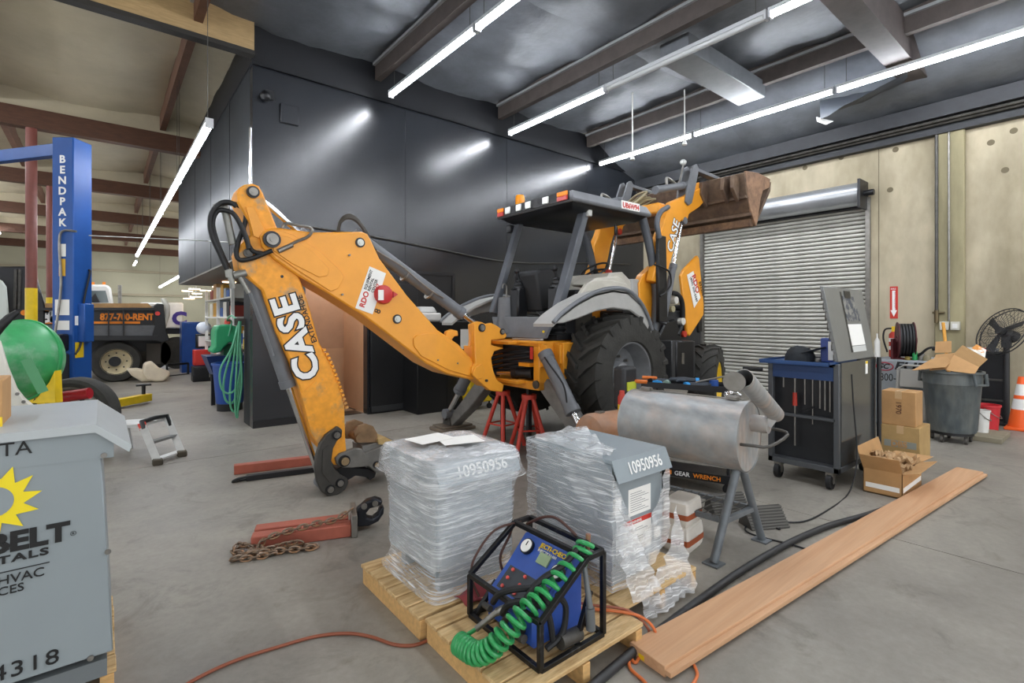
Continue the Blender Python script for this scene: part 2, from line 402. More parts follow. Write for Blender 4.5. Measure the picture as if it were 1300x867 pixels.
# wall services right of the door
q = MB(); q.cyl((XW-.12, 1.95, 1.62), (XW-.12, 1.95, 4.41), .022, n=10); a = thing('air_drop', 'dark air pipe with a tap ending above the trash can', 'pipe', (XW-.12, 1.95, 1.62))
q.build('pipe', STEELD, a)
q = MB(); q.cyl((XW-.12, 1.95, 1.44), (XW-.12, 1.95, 1.64), .03); q.cyl((XW-.12, 1.85, 1.6), (XW-.12, 2.0, 1.6), .018); q.build('valve', mat('brass', '6E6148', .4, .7), a)
q = MB(); q.cyl((XW-.12, 1.80, 1.46), (XW-.12, 1.80, 4.41), .014, n=10); a = thing('outlet_conduit', 'slim grey conduit running down to two outlet boxes', 'conduit', (XW-.12, 1.80, 1.3)); q.build('conduit_pipe', STEEL, a)
for y in (1.85, 1.72):
    q = MB(); q.bb((XW-.17, y-.055, 1.33), (XW-.09, y+.055, 1.46)); ob = q.build('outlet_box', mat('outlet_grey', 'C9C6B8', .5), a, bev=.006)
    q = MB(); q.bb((XW-.175, y-.03, 1.36), (XW-.17, y+.03, 1.43)); q.build('socket', WHITE, ob)
s = onX(1135, 384, XW)
sg = thing('fire_extinguisher_sign', 'red sign with a white arrow pointing down on the concrete wall', 'sign', (XW-.01, s.y, s.z-.27))
q = MB(); q.bb((XW-.012, s.y-.055, s.z-.27), (XW-.004, s.y+.055, s.z+.27)); q.build('plate', REDINK, sg)
q = MB(); q.prism([(XW-.014, s.y+a_, s.z+b_) for a_, b_ in ((-.022, .2), (.022, .2), (.022, -.13), (.045, -.13), (0, -.24), (-.045, -.13), (-.022, -.13))], (-.002, 0, 0)); q.build('arrow', WHINK, sg)
text('lettering', 'FIRE', WHINK, sg, (XW-.014, s.y+.042, s.z+.215), (0, -1, 0), (0, 0, 1), .04)
text('lettering', 'EXTINGUISHER', REDINK, sg, (XW-.018, s.y-.012, s.z+.17), (0, 0, -1), (0, -1, 0), .034, sx=1.15)
# ceiling: foil-faced insulation sheets between purlins; girders on the columns
FOILR = mat('foil_insulation_cool_light', '6F7379', .46, var=.25, vs=1.3, bump=1.0, bs=3.2, metal=.3)  # same foil as the left bay; its dim cool light is put into the colour
FOILL = mat('foil_insulation_warm_light', 'B9AE94', .55, var=.12, vs=.9, bump=.8, bs=2.2)  # same foil again, with the left bay's warm light put into the colour
CB = MB(); CB.bb((-14, -9, ZC+.25), (XW+.3, 44, ZC+.4)); ceiling = struct(CB.build('ceiling', mat('roof_deck', '6D6658', .8)))
px_ = [XW-.02-2.45*i for i in range(0, 10)]
PX = [3.40+2.45*k for k in (2, 1, 0, -1, -2, -3, -4, -5, -6)]
GY = [-4.9, 2.0, 7.62, 12.4, 17.5, 22.6, 27.7, 32.8, 38.0]
def sheet(xa, xb, ya, yb, m):
    q = MB(); nx, ny = 14, 20; vs_ = []
    for j in range(ny+1):
        for i in range(nx+1):
            u, v = i/nx, j/ny; x = xa+(xb-xa)*u; y = ya+(yb-ya)*v
            sag = .10*math.sin(math.pi*u)+.025*math.sin(math.pi*((y*1.25) % 1.0))
            z = ZC+.06-sag+.05*noise.noise(V((x*1.3, y*1.3, 3.1)))+.03*noise.noise(V((x*4, y*4, 1.1)))-(max(0, x-8.4)*.42 if m is FOILR else 0)
            vs_.append((x, y, z))
    q.add(vs_, [(j*(nx+1)+i, (j+1)*(nx+1)+i, (j+1)*(nx+1)+i+1, j*(nx+1)+i+1) for j in range(ny) for i in range(nx)])
    q.build('insulation_sheet', m, ceiling)
ex = sorted(PX+[XW])
for i in range(len(ex)-1):
    yy = [-9, -4.9, -1.4, 2.0, 4.8, 7.62] if ex[i] > -6 else [-9, 7.62]
    for j in range(len(yy)-1): sheet(ex[i]+.05, ex[i+1]-.05, yy[j], yy[j+1], FOILR if ex[i+1] > 1.2 else FOILL)
    if ex[i] < 2:
        for j in range(2, len(GY)-1): sheet(ex[i]+.05, ex[i+1]-.05, GY[j], GY[j+1], FOILL)
PURL = mat('purlin_steel', '4F4743', .6, var=.15); PURLL = mat('purlin_brown', '6B4A38', .6, var=.15); GIRD = mat('brown_girder', '52321F', .6, var=.2, stretch=(1, 6, 6)); GLU = mat('glulam', 'A98E63', .7, var=.15, stretch=(1, 8, 8))
for x in PX:
    q = MB(); q.bb((x-.05, -9, ZC-.27), (x+.05, 7.55, ZC+.06)); q.build('purlin', PURL if x > 1.2 else PURLL, ceiling)
    q = MB(); q.bb((x-.09, -9, ZC-.05), (x-.05, 7.55, ZC-.01)); q.build('batten', mat('foil_batten', 'A9ABAC', .4, .3), ceiling)
    if x < 1.2: q = MB(); q.bb((x-.05, 7.7, ZC-.25), (x+.05, 44, ZC+.06)); q.build('purlin', PURLL, ceiling)
for y in GY[3:]:
    q = MB(); q.bb((-14, y-.1, 4.9), (X0 if y < 16.3 else 8, y+.1, 5.24)); q.build('girder', GIRD, ceiling)
    q = MB(); q.bb((-14, y-.06, 5.24), (X0 if y < 16.3 else 8, y+.06, ZC+.02)); q.build('closure_strip', FOILL, ceiling)
q = MB(); q.bb((-14, YW-.1, 5.12), (X0, YW+.12, ZC+.02)); q.build('girder', GLU, ceiling)
q = MB(); q.bb((-14, YW-.14, 5.06), (X0, YW+.0, 5.12)); q.build('girder_flange', mat('dark_flange', '2B2926', .6), ceiling)
q = MB(); q.bb((-14, 1.9, 5.06), (XW, 2.2, ZC)); q.build('girder', mat('dim_girder', '463E3B', .6, var=.2), ceiling)
# grey duct hung under the right bay roof
q = MB(); q.bb((6.1, 3.75, 5.10), (8.35, 4.2, 5.36)); tag(q.build('air_duct', mat('duct_grey', '75797E', .4, .3, var=.1), bev=.01), 'grey sheet metal duct under the dark roof', 'duct')
# far end wall of the left bay
q = MB(); q.bb((-14, 34, 0), (8, 34.2, ZC+.3)); wf = struct(q.build('wall_far', mat('far_cream_wall', 'A9A48C', .8, var=.06, vs=.6)))
for z in (2.75, 4.0):
    q = MB(); q.bb((-14, 33.9, z), (8, 34, z+.12)); q.build('girt', mat('girt', '9A9078', .7), wf)
# pipe columns, brown above and yellow below
COL = mat('column_brown', '7A4339', .5, var=.1)
for (x, y, lab) in ((-.98, 12.4, 'brown pipe column with a yellow lower half left of the blue lift'), (-1.03, 17.5, 'thin brown pipe column far behind the blue lift post')):
    c = thing('pipe_column', lab, 'column', (x, y, 0), group='roof columns')
    q = MB(); q.cyl((x, y, 0), (x, y, 2.05), .085, n=20); q.build('painted_base', YELP, c)
    q = MB(); q.cyl((x, y, 2.05), (x, y, 4.9), .08, n=20); q.build('shaft', COL, c)

# ================================================================ LAMPS
LIT = glow('lit_diffuser', 'F4F8FF', TUBE); UNLIT = mat('unlit_diffuser', 'B9BBBB', .5)
HOUS = mat('lamp_housing', 'C4C6C8', .4, .3)
LZ = 4.93; LK = (LZ-EYE)/2.8      # hung just under the purlins
def strip(x, ya, yb, lit, label, group, hang=True, z=LZ):
    y0, y1 = min(ya, yb), max(ya, yb)
    t = thing('strip_light', label, 'light', (x, (y0+y1)/2, z), group=group)
    q = MB(); q.bb((x-.035, y0, z+.045), (x+.035, y1, z+.09)); q.build('housing', HOUS, t)
    q = MB(); q.cyl((x, y0+.02, z+.02), (x, y1-.02, z+.02), .036, n=12); q.build('diffuser', LIT if lit else UNLIT, t)
    for y in (y0, y1):
        q = MB(); q.bb((x-.04, y-.012, z-.02), (x+.04, y+.012, z+.09)); q.build('end_cap', HOUS, t)
        yy = y+(.12 if y == y0 else -.12)
        q = MB(); q.cyl((x, yy, z+.09), (x, yy, ZC+.24), .004, n=6); q.build('hanger', STEELD, t)
    return t
gl = 'strip lights over the backhoe bay'
for (x, ya, yb, lit, lab) in ((2.82, 5.88, 4.03, 1, 'lit strip light over the backhoe boom, end near the black wall'), (2.82, 3.99, 2.1, 1, 'lit strip light at the top edge above the boom'), (4.80, 5.95, 4.09, 1, 'lit strip light above the backhoe canopy, near the black wall'), (4.80, 4.06, 2.15, 0, 'unlit grey strip light in the middle row under the roof'), (4.80, 2.11, .2, 1, 'lit strip light past the unlit one in the middle row'), (7.02, 6.09, 4.25, 1, 'lit strip light above the loader bucket, end near the black wall'), (7.02, 4.21, 2.33, 1, 'middle lit strip light of the row nearest the concrete wall'), (7.02, 2.29, .4, 1, 'lit strip light at the right, nearest the camera in its row')):
    strip(x*LK, ya*LK, yb*LK, lit, lab, gl)
for x, y in ((2.82, 2.05), (4.80, .15), (7.02, .35)):
    for k in range(3): strip(x*LK, (y-k*1.92)*LK, (y-1.88-k*1.92)*LK, 1, 'added strip light continuing the rows out of view towards the viewer', gl)  # unseen lamps added behind the camera to brighten floor and machine
for k in range(5): strip(-2.2, 6.5-k*2.6, 4.6-k*2.6, 1, 'added strip light over the left bay, out of view', gl)  # unseen lamps added to bring more light into the left bay
g2 = 'strip lights in the left bay'
yy = 6.64
for k in range(5):
    strip(.95, yy+k*3.07, yy+k*3.07+3.04, 1, ['near end', 'second piece', 'middle piece', 'fourth piece', 'far end'][k]+' of the long lit strip light line in the left bay', g2, z=3.7)
strip(1.3, 30.2, 33.0, 1, 'small distant strip light past the end of the long lit line', g2, z=4.3)
a, b = onY(226, 351, 22), onY(200, 368, 33); 
strip(2.42, 24, 33.2, 1, 'distant strip light beside the corner of the black block', g2, z=3.2)
for k in range(4): strip(-3.2, 8.5+k*5.4, 12.5+k*5.4, 1, 'added strip light out of view over the left bay beyond the columns', g2)  # unseen lamps added to brighten the far part of the left bay
strip(2.9, YW+.95, YW+.3, 1, 'small strip light inside the brown passage behind the doorway', 'passage light', z=2.38)
# gooseneck of the lamps hanging near the loader
for (px, py, lab) in ((803, 203, 'small white sprinkler fitting hanging left below the strip light'), (869, 184, 'small white sprinkler fitting hanging right below the strip light')):
    p = D(px, py, 8.9); q = MB(); q.cyl(p, p+V((0, 0, .1)), .045, .02); q.cyl(p+V((0, 0, .1)), (p.x, p.y, ZC), .012, n=8)
    tag(q.build('sprinkler_drop', WHITE), lab, 'sprinkler', 'sprinklers')
p = D(1046, 150, 7.7); ti = ceiling
q = MB(); cs_ = [p+V((0, .05, 0)), p+V((.55, .25, .5)), p+V((.35, -.95, .45)), p+V((1.0, -.8, .55))]
q.add([(cs_[0].lerp(cs_[1], i/10)).lerp(cs_[2].lerp(cs_[3], i/10), j/10)+V((0, 0, -.12*math.sin(math.pi*i/10)*math.sin(math.pi*j/10)+.03*noise.noise(V((i*.5, j*.5, 2))))) for j in range(11) for i in range(11)], [(j*11+i, j*11+i+1, (j+1)*11+i+1, (j+1)*11+i) for j in range(10) for i in range(10)]); tf = q.build('torn_insulation', mat('dark_foil', '3C4046', .5, .2), ti)
q = MB(); q.prism([p+V((.02, .10, .05)), p+V((-.05, .06, -.05)), p+V((.03, -.02, -.10)), p+V((.22, -.06, -.01))], (.01, .02, .01)); q.build('white_tip', PAPER, tf)
q = MB(); q.ball(onY(337, 122, YW-.07), .07); q.bb((1.75, YW-.04, 4.56), (1.87, YW, 4.68)); cm = q.build('security_camera', BLACK); tag(cm, 'small black dome camera high on the black wall', 'camera')
# ================================================================ THE BACKHOE LOADER
# machine axis along X (nose towards the roller door), centre line Y = 4.45; boom straight back, bucket coupler near the floor
bh = thing('backhoe_loader', 'orange backhoe loader with grey canopy, raised loader bucket and folded rear boom', 'backhoe', (4.5, 4.45, 0))
def SP(pts, y): return [onY(a, b, y) for a, b in pts]
def plate(pts, y, w): q = MB(); return q.prism(SP(pts, y), (0, w, 0))
def pin(par, px, py, y, r, w=.02, m=STEEL, r2=None, dark=True):
    p = onY(px, py, y)
    q = MB()
    if dark: q.cyl(p+V((0, .01, 0)), p+V((0, -w*.5, 0)), r*1.45, n=20)
    q.cur = 1 if dark else 0
    q.cyl(p, p+V((0, -w, 0)), r, n=18); 
    q.cyl(p+V((0, -w, 0)), p+V((0, -w-.006, 0)), r*.5, n=12)
    return q.build('pin', [BLACK, m] if dark else m, par)
YB = 4.30; WB = .30
# --- boom: two side plates with top and bottom skins
boom_px = [(330, 300), (334, 294), (342, 290), (354, 289), (398, 295), (430, 294.5), (460, 294), (467, 297), (471, 304), (482, 328), (517, 375), (556, 419), (565, 425), (582, 437), (604, 461), (613, 466), (615, 473), (611, 480), (604, 482), (598, 482), (568, 475), (542, 462), (517, 443), (464, 402), (420, 374), (379, 350), (349, 329), (333, 313)]
q = plate(boom_px, YB, WB); boom = q.build('boom', ORANGE, bh, bev=.012)
# raised doubler plates on the boom's near side
q = plate([(338, 296), (352, 292), (372, 298), (405, 318), (432, 343), (437, 352), (430, 366), (420, 370), (378, 343), (348, 322), (336, 308)], YB-.012, .014); q.build('doubler_plate', ORANGE, boom, bev=.004)
q = plate([(345, 296), (368, 301), (398, 320), (418, 341), (416, 350), (405, 352), (370, 334), (347, 318)], YB-.02, .012); q.build('doubler_plate', ORANGE, boom, bev=.004)
q = plate([(525, 430), (530, 425), (546, 423), (556, 424), (600, 460), (603, 470), (598, 478), (570, 470), (535, 452), (526, 440)], YB-.014, .016); q.build('doubler_plate', ORANGE, boom, bev=.005)
q = plate([(560, 424), (566, 428), (567, 421), (573, 418), (581, 420), (582, 426), (577, 427), (574, 431), (578, 437), (572, 436)], YB+.08, .05); q.build('boom_lock_hook', ORANGE, boom, bev=.005)
for (a, b, r) in ((457, 308, .030), (504, 405, .030)): pin(bh, a, b, YB, r, .018, mat('pin_cap', 'C9CBC4', .45, .4))
for (a, b) in ((443, 324), (434, 374), (555, 457), (580, 461)): pin(bh, a, b, YB, .009, .02, STEEL, dark=False)
pin(bh, 345, 304, YB-.03, .045, .03); pin(bh, 608.5, 472, YB-.01, .045, .03, BLACK)
# lettering and stickers on the boom
def surf(px, py, y): return onY(px, py, y)
st = thing
a, b_ = onY(455, 388, YB-.004), onY(470, 340, YB-.004)
q = MB(); q.prism(SP([(451, 391), (469, 338), (490, 347), (473, 399)], YB-.003), (0, -.002, 0)); stk = q.build('sticker', PAPER, bh)
def along(p, q_): d = (V(q_)-V(p)); d.normalize(); return d
ux = along(onY(451, 391, YB-.006), onY(469, 338, YB-.006)); uu = along(onY(473, 399, YB-.006), onY(451, 391, YB-.006))
o1 = onY(463.5, 391, YB-.006)
text('lettering', 'RDO', REDINK, stk, onY(462, 391, YB-.006), ux, uu, .068, bold=.002)
for i, s_ in enumerate(('EQUIPMENT', 'RENTAL', 'CENTER', '8997')): text('lettering', s_, INK if i < 3 else REDINK, stk, onY(465+i*4.6, 368+i*2.0, YB-.006), ux, uu, .036 if i < 3 else .05, sx=.95, bold=.0006)
text('lettering', '8', INK, bh, onY(482, 399, YB-.004), ux, uu, .085); text('lettering', '3', INK, bh, onY(494.5, 370, YB-.004), ux, uu, .085)
p = onY(486, 374, YB)
q = MB(); q.lathe([(.088, 0), (.088, .02), (.078, .045), (.03, .055), (0, .056)], p, (0, -1, 0), 20); bc = q.build('reflector_bucket', mat('red_plastic', 'C22B2A', .35), bh)
q = MB(); q.prism(SP([(503, 374), (497, 370), (497, 378)], YB-.001), (0, -.04, 0)); q.build('spout', mat('red_plastic', 'C22B2A', .35), bc)
q = MB(); q.prism(SP([(480, 368), (487, 368), (487, 381), (480, 381)], YB-.057), (0, -.003, 0)); q.build('white_label', PAPER, bc)
# --- dipper arm between the boom plates
YD = YB+.035; WD = .23
dip_px = [(301, 246), (304, 238), (311, 234), (321, 233), (329, 236), (334, 245), (352, 289), (357, 305), (372, 335), (382.5, 358), (390, 380), (405, 434), (423, 467), (432, 492), (437, 515), (438, 556), (440, 578), (434, 590), (424, 590), (416, 577), (405, 566), (395, 548), (383, 500), (370, 461), (351, 420), (333, 368), (319, 356), (304, 340), (301, 322), (306, 310), (318, 298), (316, 282), (302, 258)]
q = plate(dip_px, YD, WD); dip = q.build('dipper_arm', mat('dipper_yellow', 'EFA02C', .48, col2='B59268', var=.12, vs=4.2, lo=.58, hi=.68), bh, bev=.012)
q = plate([(383, 500), (402, 482), (428, 486), (437, 515), (438, 556), (440, 578), (434, 590), (424, 590), (416, 577), (405, 566), (395, 548)], YD-.006, .01); q.build('wear_plate', ORANGE_W, dip)
# toothed extension rail along the front of the dipper
q = MB()
for i in range(15):
    t = i/14; x_ = 409+28*t**.8; y_ = 444+72*t
    p = onY(x_, y_, YD+.05); q.box(p, (.025, .13, .02), R=Matrix.Rotation(-.4, 3, 'Y'))
q.build('rack_teeth', ORANGE_W, dip)
q = plate([(312, 262), (322, 262), (338, 296), (330, 303), (322, 300)], YD-.012, .012); q.build('doubler_plate', ORANGE, dip, bev=.003)
pin(bh, 321, 244, YD-.006, .032, .03); pin(bh, 314.6, 321, YD-.006, .034, .02, STEELD, dark=False)
pin(bh, 358, 351, YD-.001, .012, .003, BLACK, dark=False)
# CASE lettering down the dipper: reads upward
ux = along(onY(399, 487, YD), onY(365, 372, YD)); ux = along(onY(388, 480, YD), onY(352, 372, YD)); uu = V((-ux.z, 0, ux.x)); uu = uu if uu.x < 0 else -uu
Lc = (onY(388, 482, YD)-onY(349, 370, YD)).length
for nm, m_, bo, dy in (('lettering_outline', INK, .019, -.004), ('lettering', WHINK, .009, -.0075)):
    text(nm, 'CASE', m_, dip, onY(407, 476, YD+dy), ux, uu, .275, bold=bo, sx=Lc/.705, spacing=1.05, ext=.001)
text('lettering', 'EXTENDAHOE', INK, dip, onY(402.5, 434, YD-.005), ux, uu, .060, sx=1.05, bold=.001)
# --- hydraulic cylinders on boom and dipper
def ram(par, p, q_, frac, rb, rr, y=None, mb=GREY_M, name='hydraulic_cylinder'):
    p, q_ = V(p), V(q_); m_ = p.lerp(q_, frac)
    k = MB(); k.cyl(p, m_, rb, n=22); d = (q_-p).normalized()
    k.cyl(m_-d*.05, m_+d*.012, rb*1.12, n=22); k.cyl(p-d*.03, p+d*.05, rb*1.08, n=22)
    c = k.build(name, mb, par)
    k = MB(); k.cyl(m_, q_, rr, n=16); k.build('rod', CHROME, c)
    k = MB(); s_ = V((0, .06, 0)) if abs(d.y) < .5 else V((.06, 0, 0)); k.cyl(q_-s_, q_+s_, rr*1.9, n=16); k.build('rod_eye', mb, c)
    return c
YM = YB+WB/2
c1 = ram(bh, onY(452, 300, YM), onY(613, 418, YM), .80, .062, .028)   # boom ram
# hose and steel pipe clipped along the boom ram
k = MB(); k.tube([onY(478, 318, YB+.04), onY(484, 322, YB+.05), onY(510, 338, YB+.06), onY(530, 355, YB+.06), onY(552, 372, YB+.06), onY(563, 378, YB+.08)], .008, 8, k=5); k.build('steel_pipe', STEEL, c1)
for (a, b_) in ((512, 346), (543, 369)):
    p = onY(a+2, b_+3, YM); d = (onY(613, 418, YM)-onY(452, 300, YM)).normalized(); k = MB(); k.cyl(p-d*.008, p+d*.008, .068, n=22); k.build('clamp_band', STEEL, c1)
ram(bh, onY(420, 330, YM), onY(321, 244, YM), .42, .05, .024)          # dipper ram, rod seen above the boom
YK = YD+WD/2
c2 = ram(bh, onY(307, 318, YK), onY(408, 612, YK), .56, .058, .026)  # bucket ram behind the dipper
k = MB(); k.tube([onY(318, 372, YD-.02), onY(336, 420, YD-.02), onY(347, 452, YD-.02)], .010, 8); k.build('steel_pipe', GREY_M, c2)
# --- bucket linkage and quick coupler
lk = [(424, 545), (429, 541), (435, 546), (434, 555), (428, 560), (423, 570), (421, 585), (425, 595), (433, 603), (441, 607), (443, 613), (438, 622), (428, 629), (416, 630), (408, 624), (402, 611), (400, 596), (401, 580), (406, 564), (414, 552)]
for y_ in (YD-.055, YD+WD+.005):
    q = plate(lk, y_, .045); q.build('curved_link', mat('link_steel', '4E4C48', .5, .5, var=.2), bh, bev=.008)
q = plate([(410, 570), (417, 566), (418, 590), (425, 606), (419, 612), (409, 600)], YD-.062, .012); q.build('link_rib', mat('link_steel', '4E4C48', .5, .5), bh)
for (a, b_) in ((427, 552), (419, 621), (431.5, 613)): pin(bh, a, b_, YD-.055, .026, .025, STEEL)
q = plate([(426, 582), (432, 576), (452, 569), (460, 570), (463, 576), (500, 560), (500, 598), (478, 600), (468, 592), (447, 594), (436, 594), (428, 590)], YD-.04, .05); cp = q.build('coupler_plate', mat('coupler_steel', '7D7B76', .5, .5, var=.2, vs=6), bh, bev=.006)
q = plate([(460, 566), (500, 558), (502, 592), (478, 600), (462, 588)], YD+.0, .24); q.build('coupler_body', mat('coupler_steel', '7D7B76', .5, .5), cp, bev=.006)
q = plate([(426, 582), (432, 576), (452, 569), (463, 576), (500, 560), (500, 598), (468, 592), (436, 594)], YD+.26, .05); q.build('coupler_plate', mat('coupler_steel', '7D7B76', .5, .5), bh, bev=.006)
q = plate([(480, 558), (490, 555), (501, 561), (500, 566), (481, 564)], YD-.02, .26); q.build('coupler_cap', mat('dry_mud', 'B79B68', .9, var=.2), bh)
pin(bh, 437, 585, YD-.045, .034, .03, mat('pin_tan', '9C8766', .5, .4)); pin(bh, 478, 590, YD-.045, .022, .015, mat('pin_tan', '9C8766', .5, .4))
RH = mat('rusty_hook', '8F7355', .6, .4, var=.25, vs=8)
for (dx, dy, y_) in ((0, 0, YD+.02), (-13, -5, YD+.17)):
    q = plate([(452+dx, 562+dy), (450+dx, 550+dy), (455+dx, 541+dy), (465+dx, 538+dy), (474+dx, 541+dy), (479+dx, 550+dy), (480+dx, 562+dy)], y_, .045); q.build('hook_plate', RH, bh, bev=.004)
q = MB(); q.cyl(onY(458, 556, YD-.01), onY(458, 556, YD-.01)+V((0, .2, 0)), .042, n=20); q.build('hook_bush', RH, bh)
q = plate([(420, 600), (434, 592), (468, 595), (478, 600), (476, 606), (470, 610), (466, 606), (452, 604), (440, 611), (432, 620), (424, 612)], YD+.03, .13); q.build('guide_link', BLACK, bh, bev=.006)
# --- hoses at the top of the dipper
for pts in ([(346, 318), (338, 321), (320, 328), (305, 330), (300, 322), (303, 305), (309, 290), (312, 272), (303, 261), (288, 258), (276, 263), (270, 278), (273, 300), (283, 325), (292, 344)],
            [(316, 316), (312, 300), (300, 276), (290, 268), (276, 268), (270, 282), (274, 303), (284, 328), (290, 342)],
            [(334, 322), (320, 318), (312, 302), (309, 290)], [(300, 262), (292, 257), (280, 258), (268, 272), (268, 296), (279, 322), (288, 342)]):
    q = MB(); y_ = YB-.03+.05*random.random(); q.tube([onY(a, b_, y_+.012*i) for i, (a, b_) in enumerate(pts)], .018, 10, k=5); q.build('hose', RUB2, bh)
q = MB(); q.tube([onY(a, b_, YB-.03) for a, b_ in ((357, 316), (366, 312), (378, 306), (390, 301), (396, 294), (394, 289), (385, 287), (372, 285), (362, 284), (359, 290))], .012, 8, k=5); q.build('steel_pipe', STEEL, bh)
q = MB(); q.tube([onY(353, 319, YB-.03), onY(371, 311, YB-.03)], .021, 10); q.build('hose_fitting', STEEL, bh)
for (a, b_, c_, d_, r) in ((291, 342, 296, 366, .022), (288, 340, 290, 352, .018), (300, 345, 316, 372, .018), (270, 262, 284, 268, .02), (285, 262, 295, 310, .028), (296, 350, 312, 346, .03)):
    q = MB(); q.cyl(onY(a, b_, YB+.05), onY(c_, d_, YB+.05), r, n=12); q.build('hose_coupling', mat('coupling_grey', '8C8C86', .45, .6, var=.2), bh)
for j in range(3):
    q = MB(); y_ = YB+.08+.05*j; q.tube([onY(a, b_, y_) for a, b_ in ((428+j, 296), (432, 283-j), (440+j, 277-j*2), (450+j, 279-j), (459+j, 288), (467+j, 302), (478, 320))], .013, 8, k=5); q.build('hose', mat('dusty_hose', '3B352C', .6), bh)
# --- swing casting that carries the boom foot
sw_px = [(602, 410), (607, 408), (612, 409), (618, 412), (624, 410), (632, 414), (641, 421), (644, 426), (641, 430), (624, 432), (624, 438), (640, 442), (628, 446), (624, 455), (626, 468), (630, 482), (640, 488), (638, 498), (622, 496), (606, 482), (599, 474), (600, 466), (604, 462), (603, 440)]
q = plate(sw_px, YB-.05, .07); sw = q.build('swing_casting', ORANGE, bh, bev=.008)
q = plate(sw_px, YB+WB-.02, .07); q.build('swing_casting', ORANGE, bh, bev=.008)
q = plate([(606, 440), (622, 440), (626, 470), (634, 488), (622, 492), (606, 480)], YB+.02, .26); q.build('swing_web', ORANGE, bh, bev=.006)
q = plate([(593, 460), (596, 447), (598, 430), (597, 412), (602, 409), (604, 462)], YB+WB-.03, .05); q.build('swing_ear', ORANGE, bh, bev=.006)
pin(bh, 611.5, 416, YB-.05, .03, .02); pin(bh, 637.5, 421, YB-.05, .022, .02); pin(bh, 617, 483, YB-.05, .014, .02, STEELD, dark=False)
q = plate([(604, 466), (612, 462), (616, 470), (613, 480), (606, 482), (600, 476)], YB-.065, .02); q.build('boom_foot_boss', ORANGE, sw, bev=.006)
# --- main rear frame with the open swing bay
FX0, FX1, FY0, FY1, FZ0, FZ1 = 3.60, 4.25, 3.98, 4.95, .735, 1.265
q = MB()
q.bb((FX0, FY0, FZ1-.06), (FX1, FY1, FZ1)); q.bb((FX0, FY0, FZ0), (FX1, FY1, FZ0+.09)); q.bb((FX0+.01, FY0, FZ0), (FX1, FY0+.1, FZ1)); q.bb((FX0+.01, FY1-.1, FZ0), (FX1, FY1, FZ1)); q.bb((FX1-.06, FY0, FZ0), (FX1, FY1, FZ1))
fr = q.build('rear_frame', ORANGE, bh, bev=.01)
q = MB(); q.bb((FX0-.03, FY0-.01, FZ1-.03), (FX0+.1, FY1, FZ1+.0)); q.bb((FX0-.16, FY0+.32, FZ1-.045), (FX0, FY1-.2, FZ1-.01)); q.bb((FX0-.14, FY0+.2, FZ0+.06), (FX0, FY1-.15, FZ0+.10)); q.build('frame_flange', ORANGE, fr, bev=.006)
q = MB(); q.bb((FX0+.2, FY0+.1, FZ0+.1), (FX1-.05, FY1-.1, FZ1-.05)); q.build('bay_interior', BLACK, fr)
for j in range(5):
    q = MB(); z = 1.15-.055*j; q.tube([(FX0+.25, FY0+.16, z+.04), (FX0+.08, FY0+.3, z+.03), (FX0-.03, FY0+.55, z-.01), (FX0-.16, FY0+.7, z-.06)], .022, 8, k=4); q.build('hose', RUB2, bh)
ram(bh, (FX0+.06, FY0+.2, .90), (FX0-.12, FY0+.62, .885), .45, .055, .025, mb=BLACK, name='swing_cylinder')
q = MB(); q.bb((FX0-.01, FY0+.14, .98), (FX0+.08, FY0+.32, 1.02)); q.build('hose_clamp', ORANGE, fr)
q = MB(); q.bb((FX0-.034, FY0+.055, 1.07), (FX0-.03, FY0+.10, 1.2)); q.build('red_reflector', REDINK, fr)
q = MB()
for y_ in (FY0-.06, FY0-.02): pass
q.prism([(FX0+.02, FY0, 1.24), (FX0+.02, FY0, .98), (FX0+.02, FY0-.1, 1.02), (FX0+.02, FY0-.1, 1.22)], (.03, 0, 0)); q.prism([(FX0+.22, FY0, 1.24), (FX0+.22, FY0, .98), (FX0+.22, FY0-.1, 1.02), (FX0+.22, FY0-.1, 1.22)], (.03, 0, 0)); q.build('stabiliser_bracket', ORANGE, fr, bev=.004)
q = MB(); q.bb((FX0+.25, FY0-.12, .85), (FX1+.35, FY0+.02, FZ1-.02)); q.build('side_frame', ORANGE, fr, bev=.008)
q = MB(); q.cyl((FX0-.02, FY0+.03, .80), (FX0, FY0+.03, .80), .045, n=16); q.build('frame_pin', STEELD, fr)
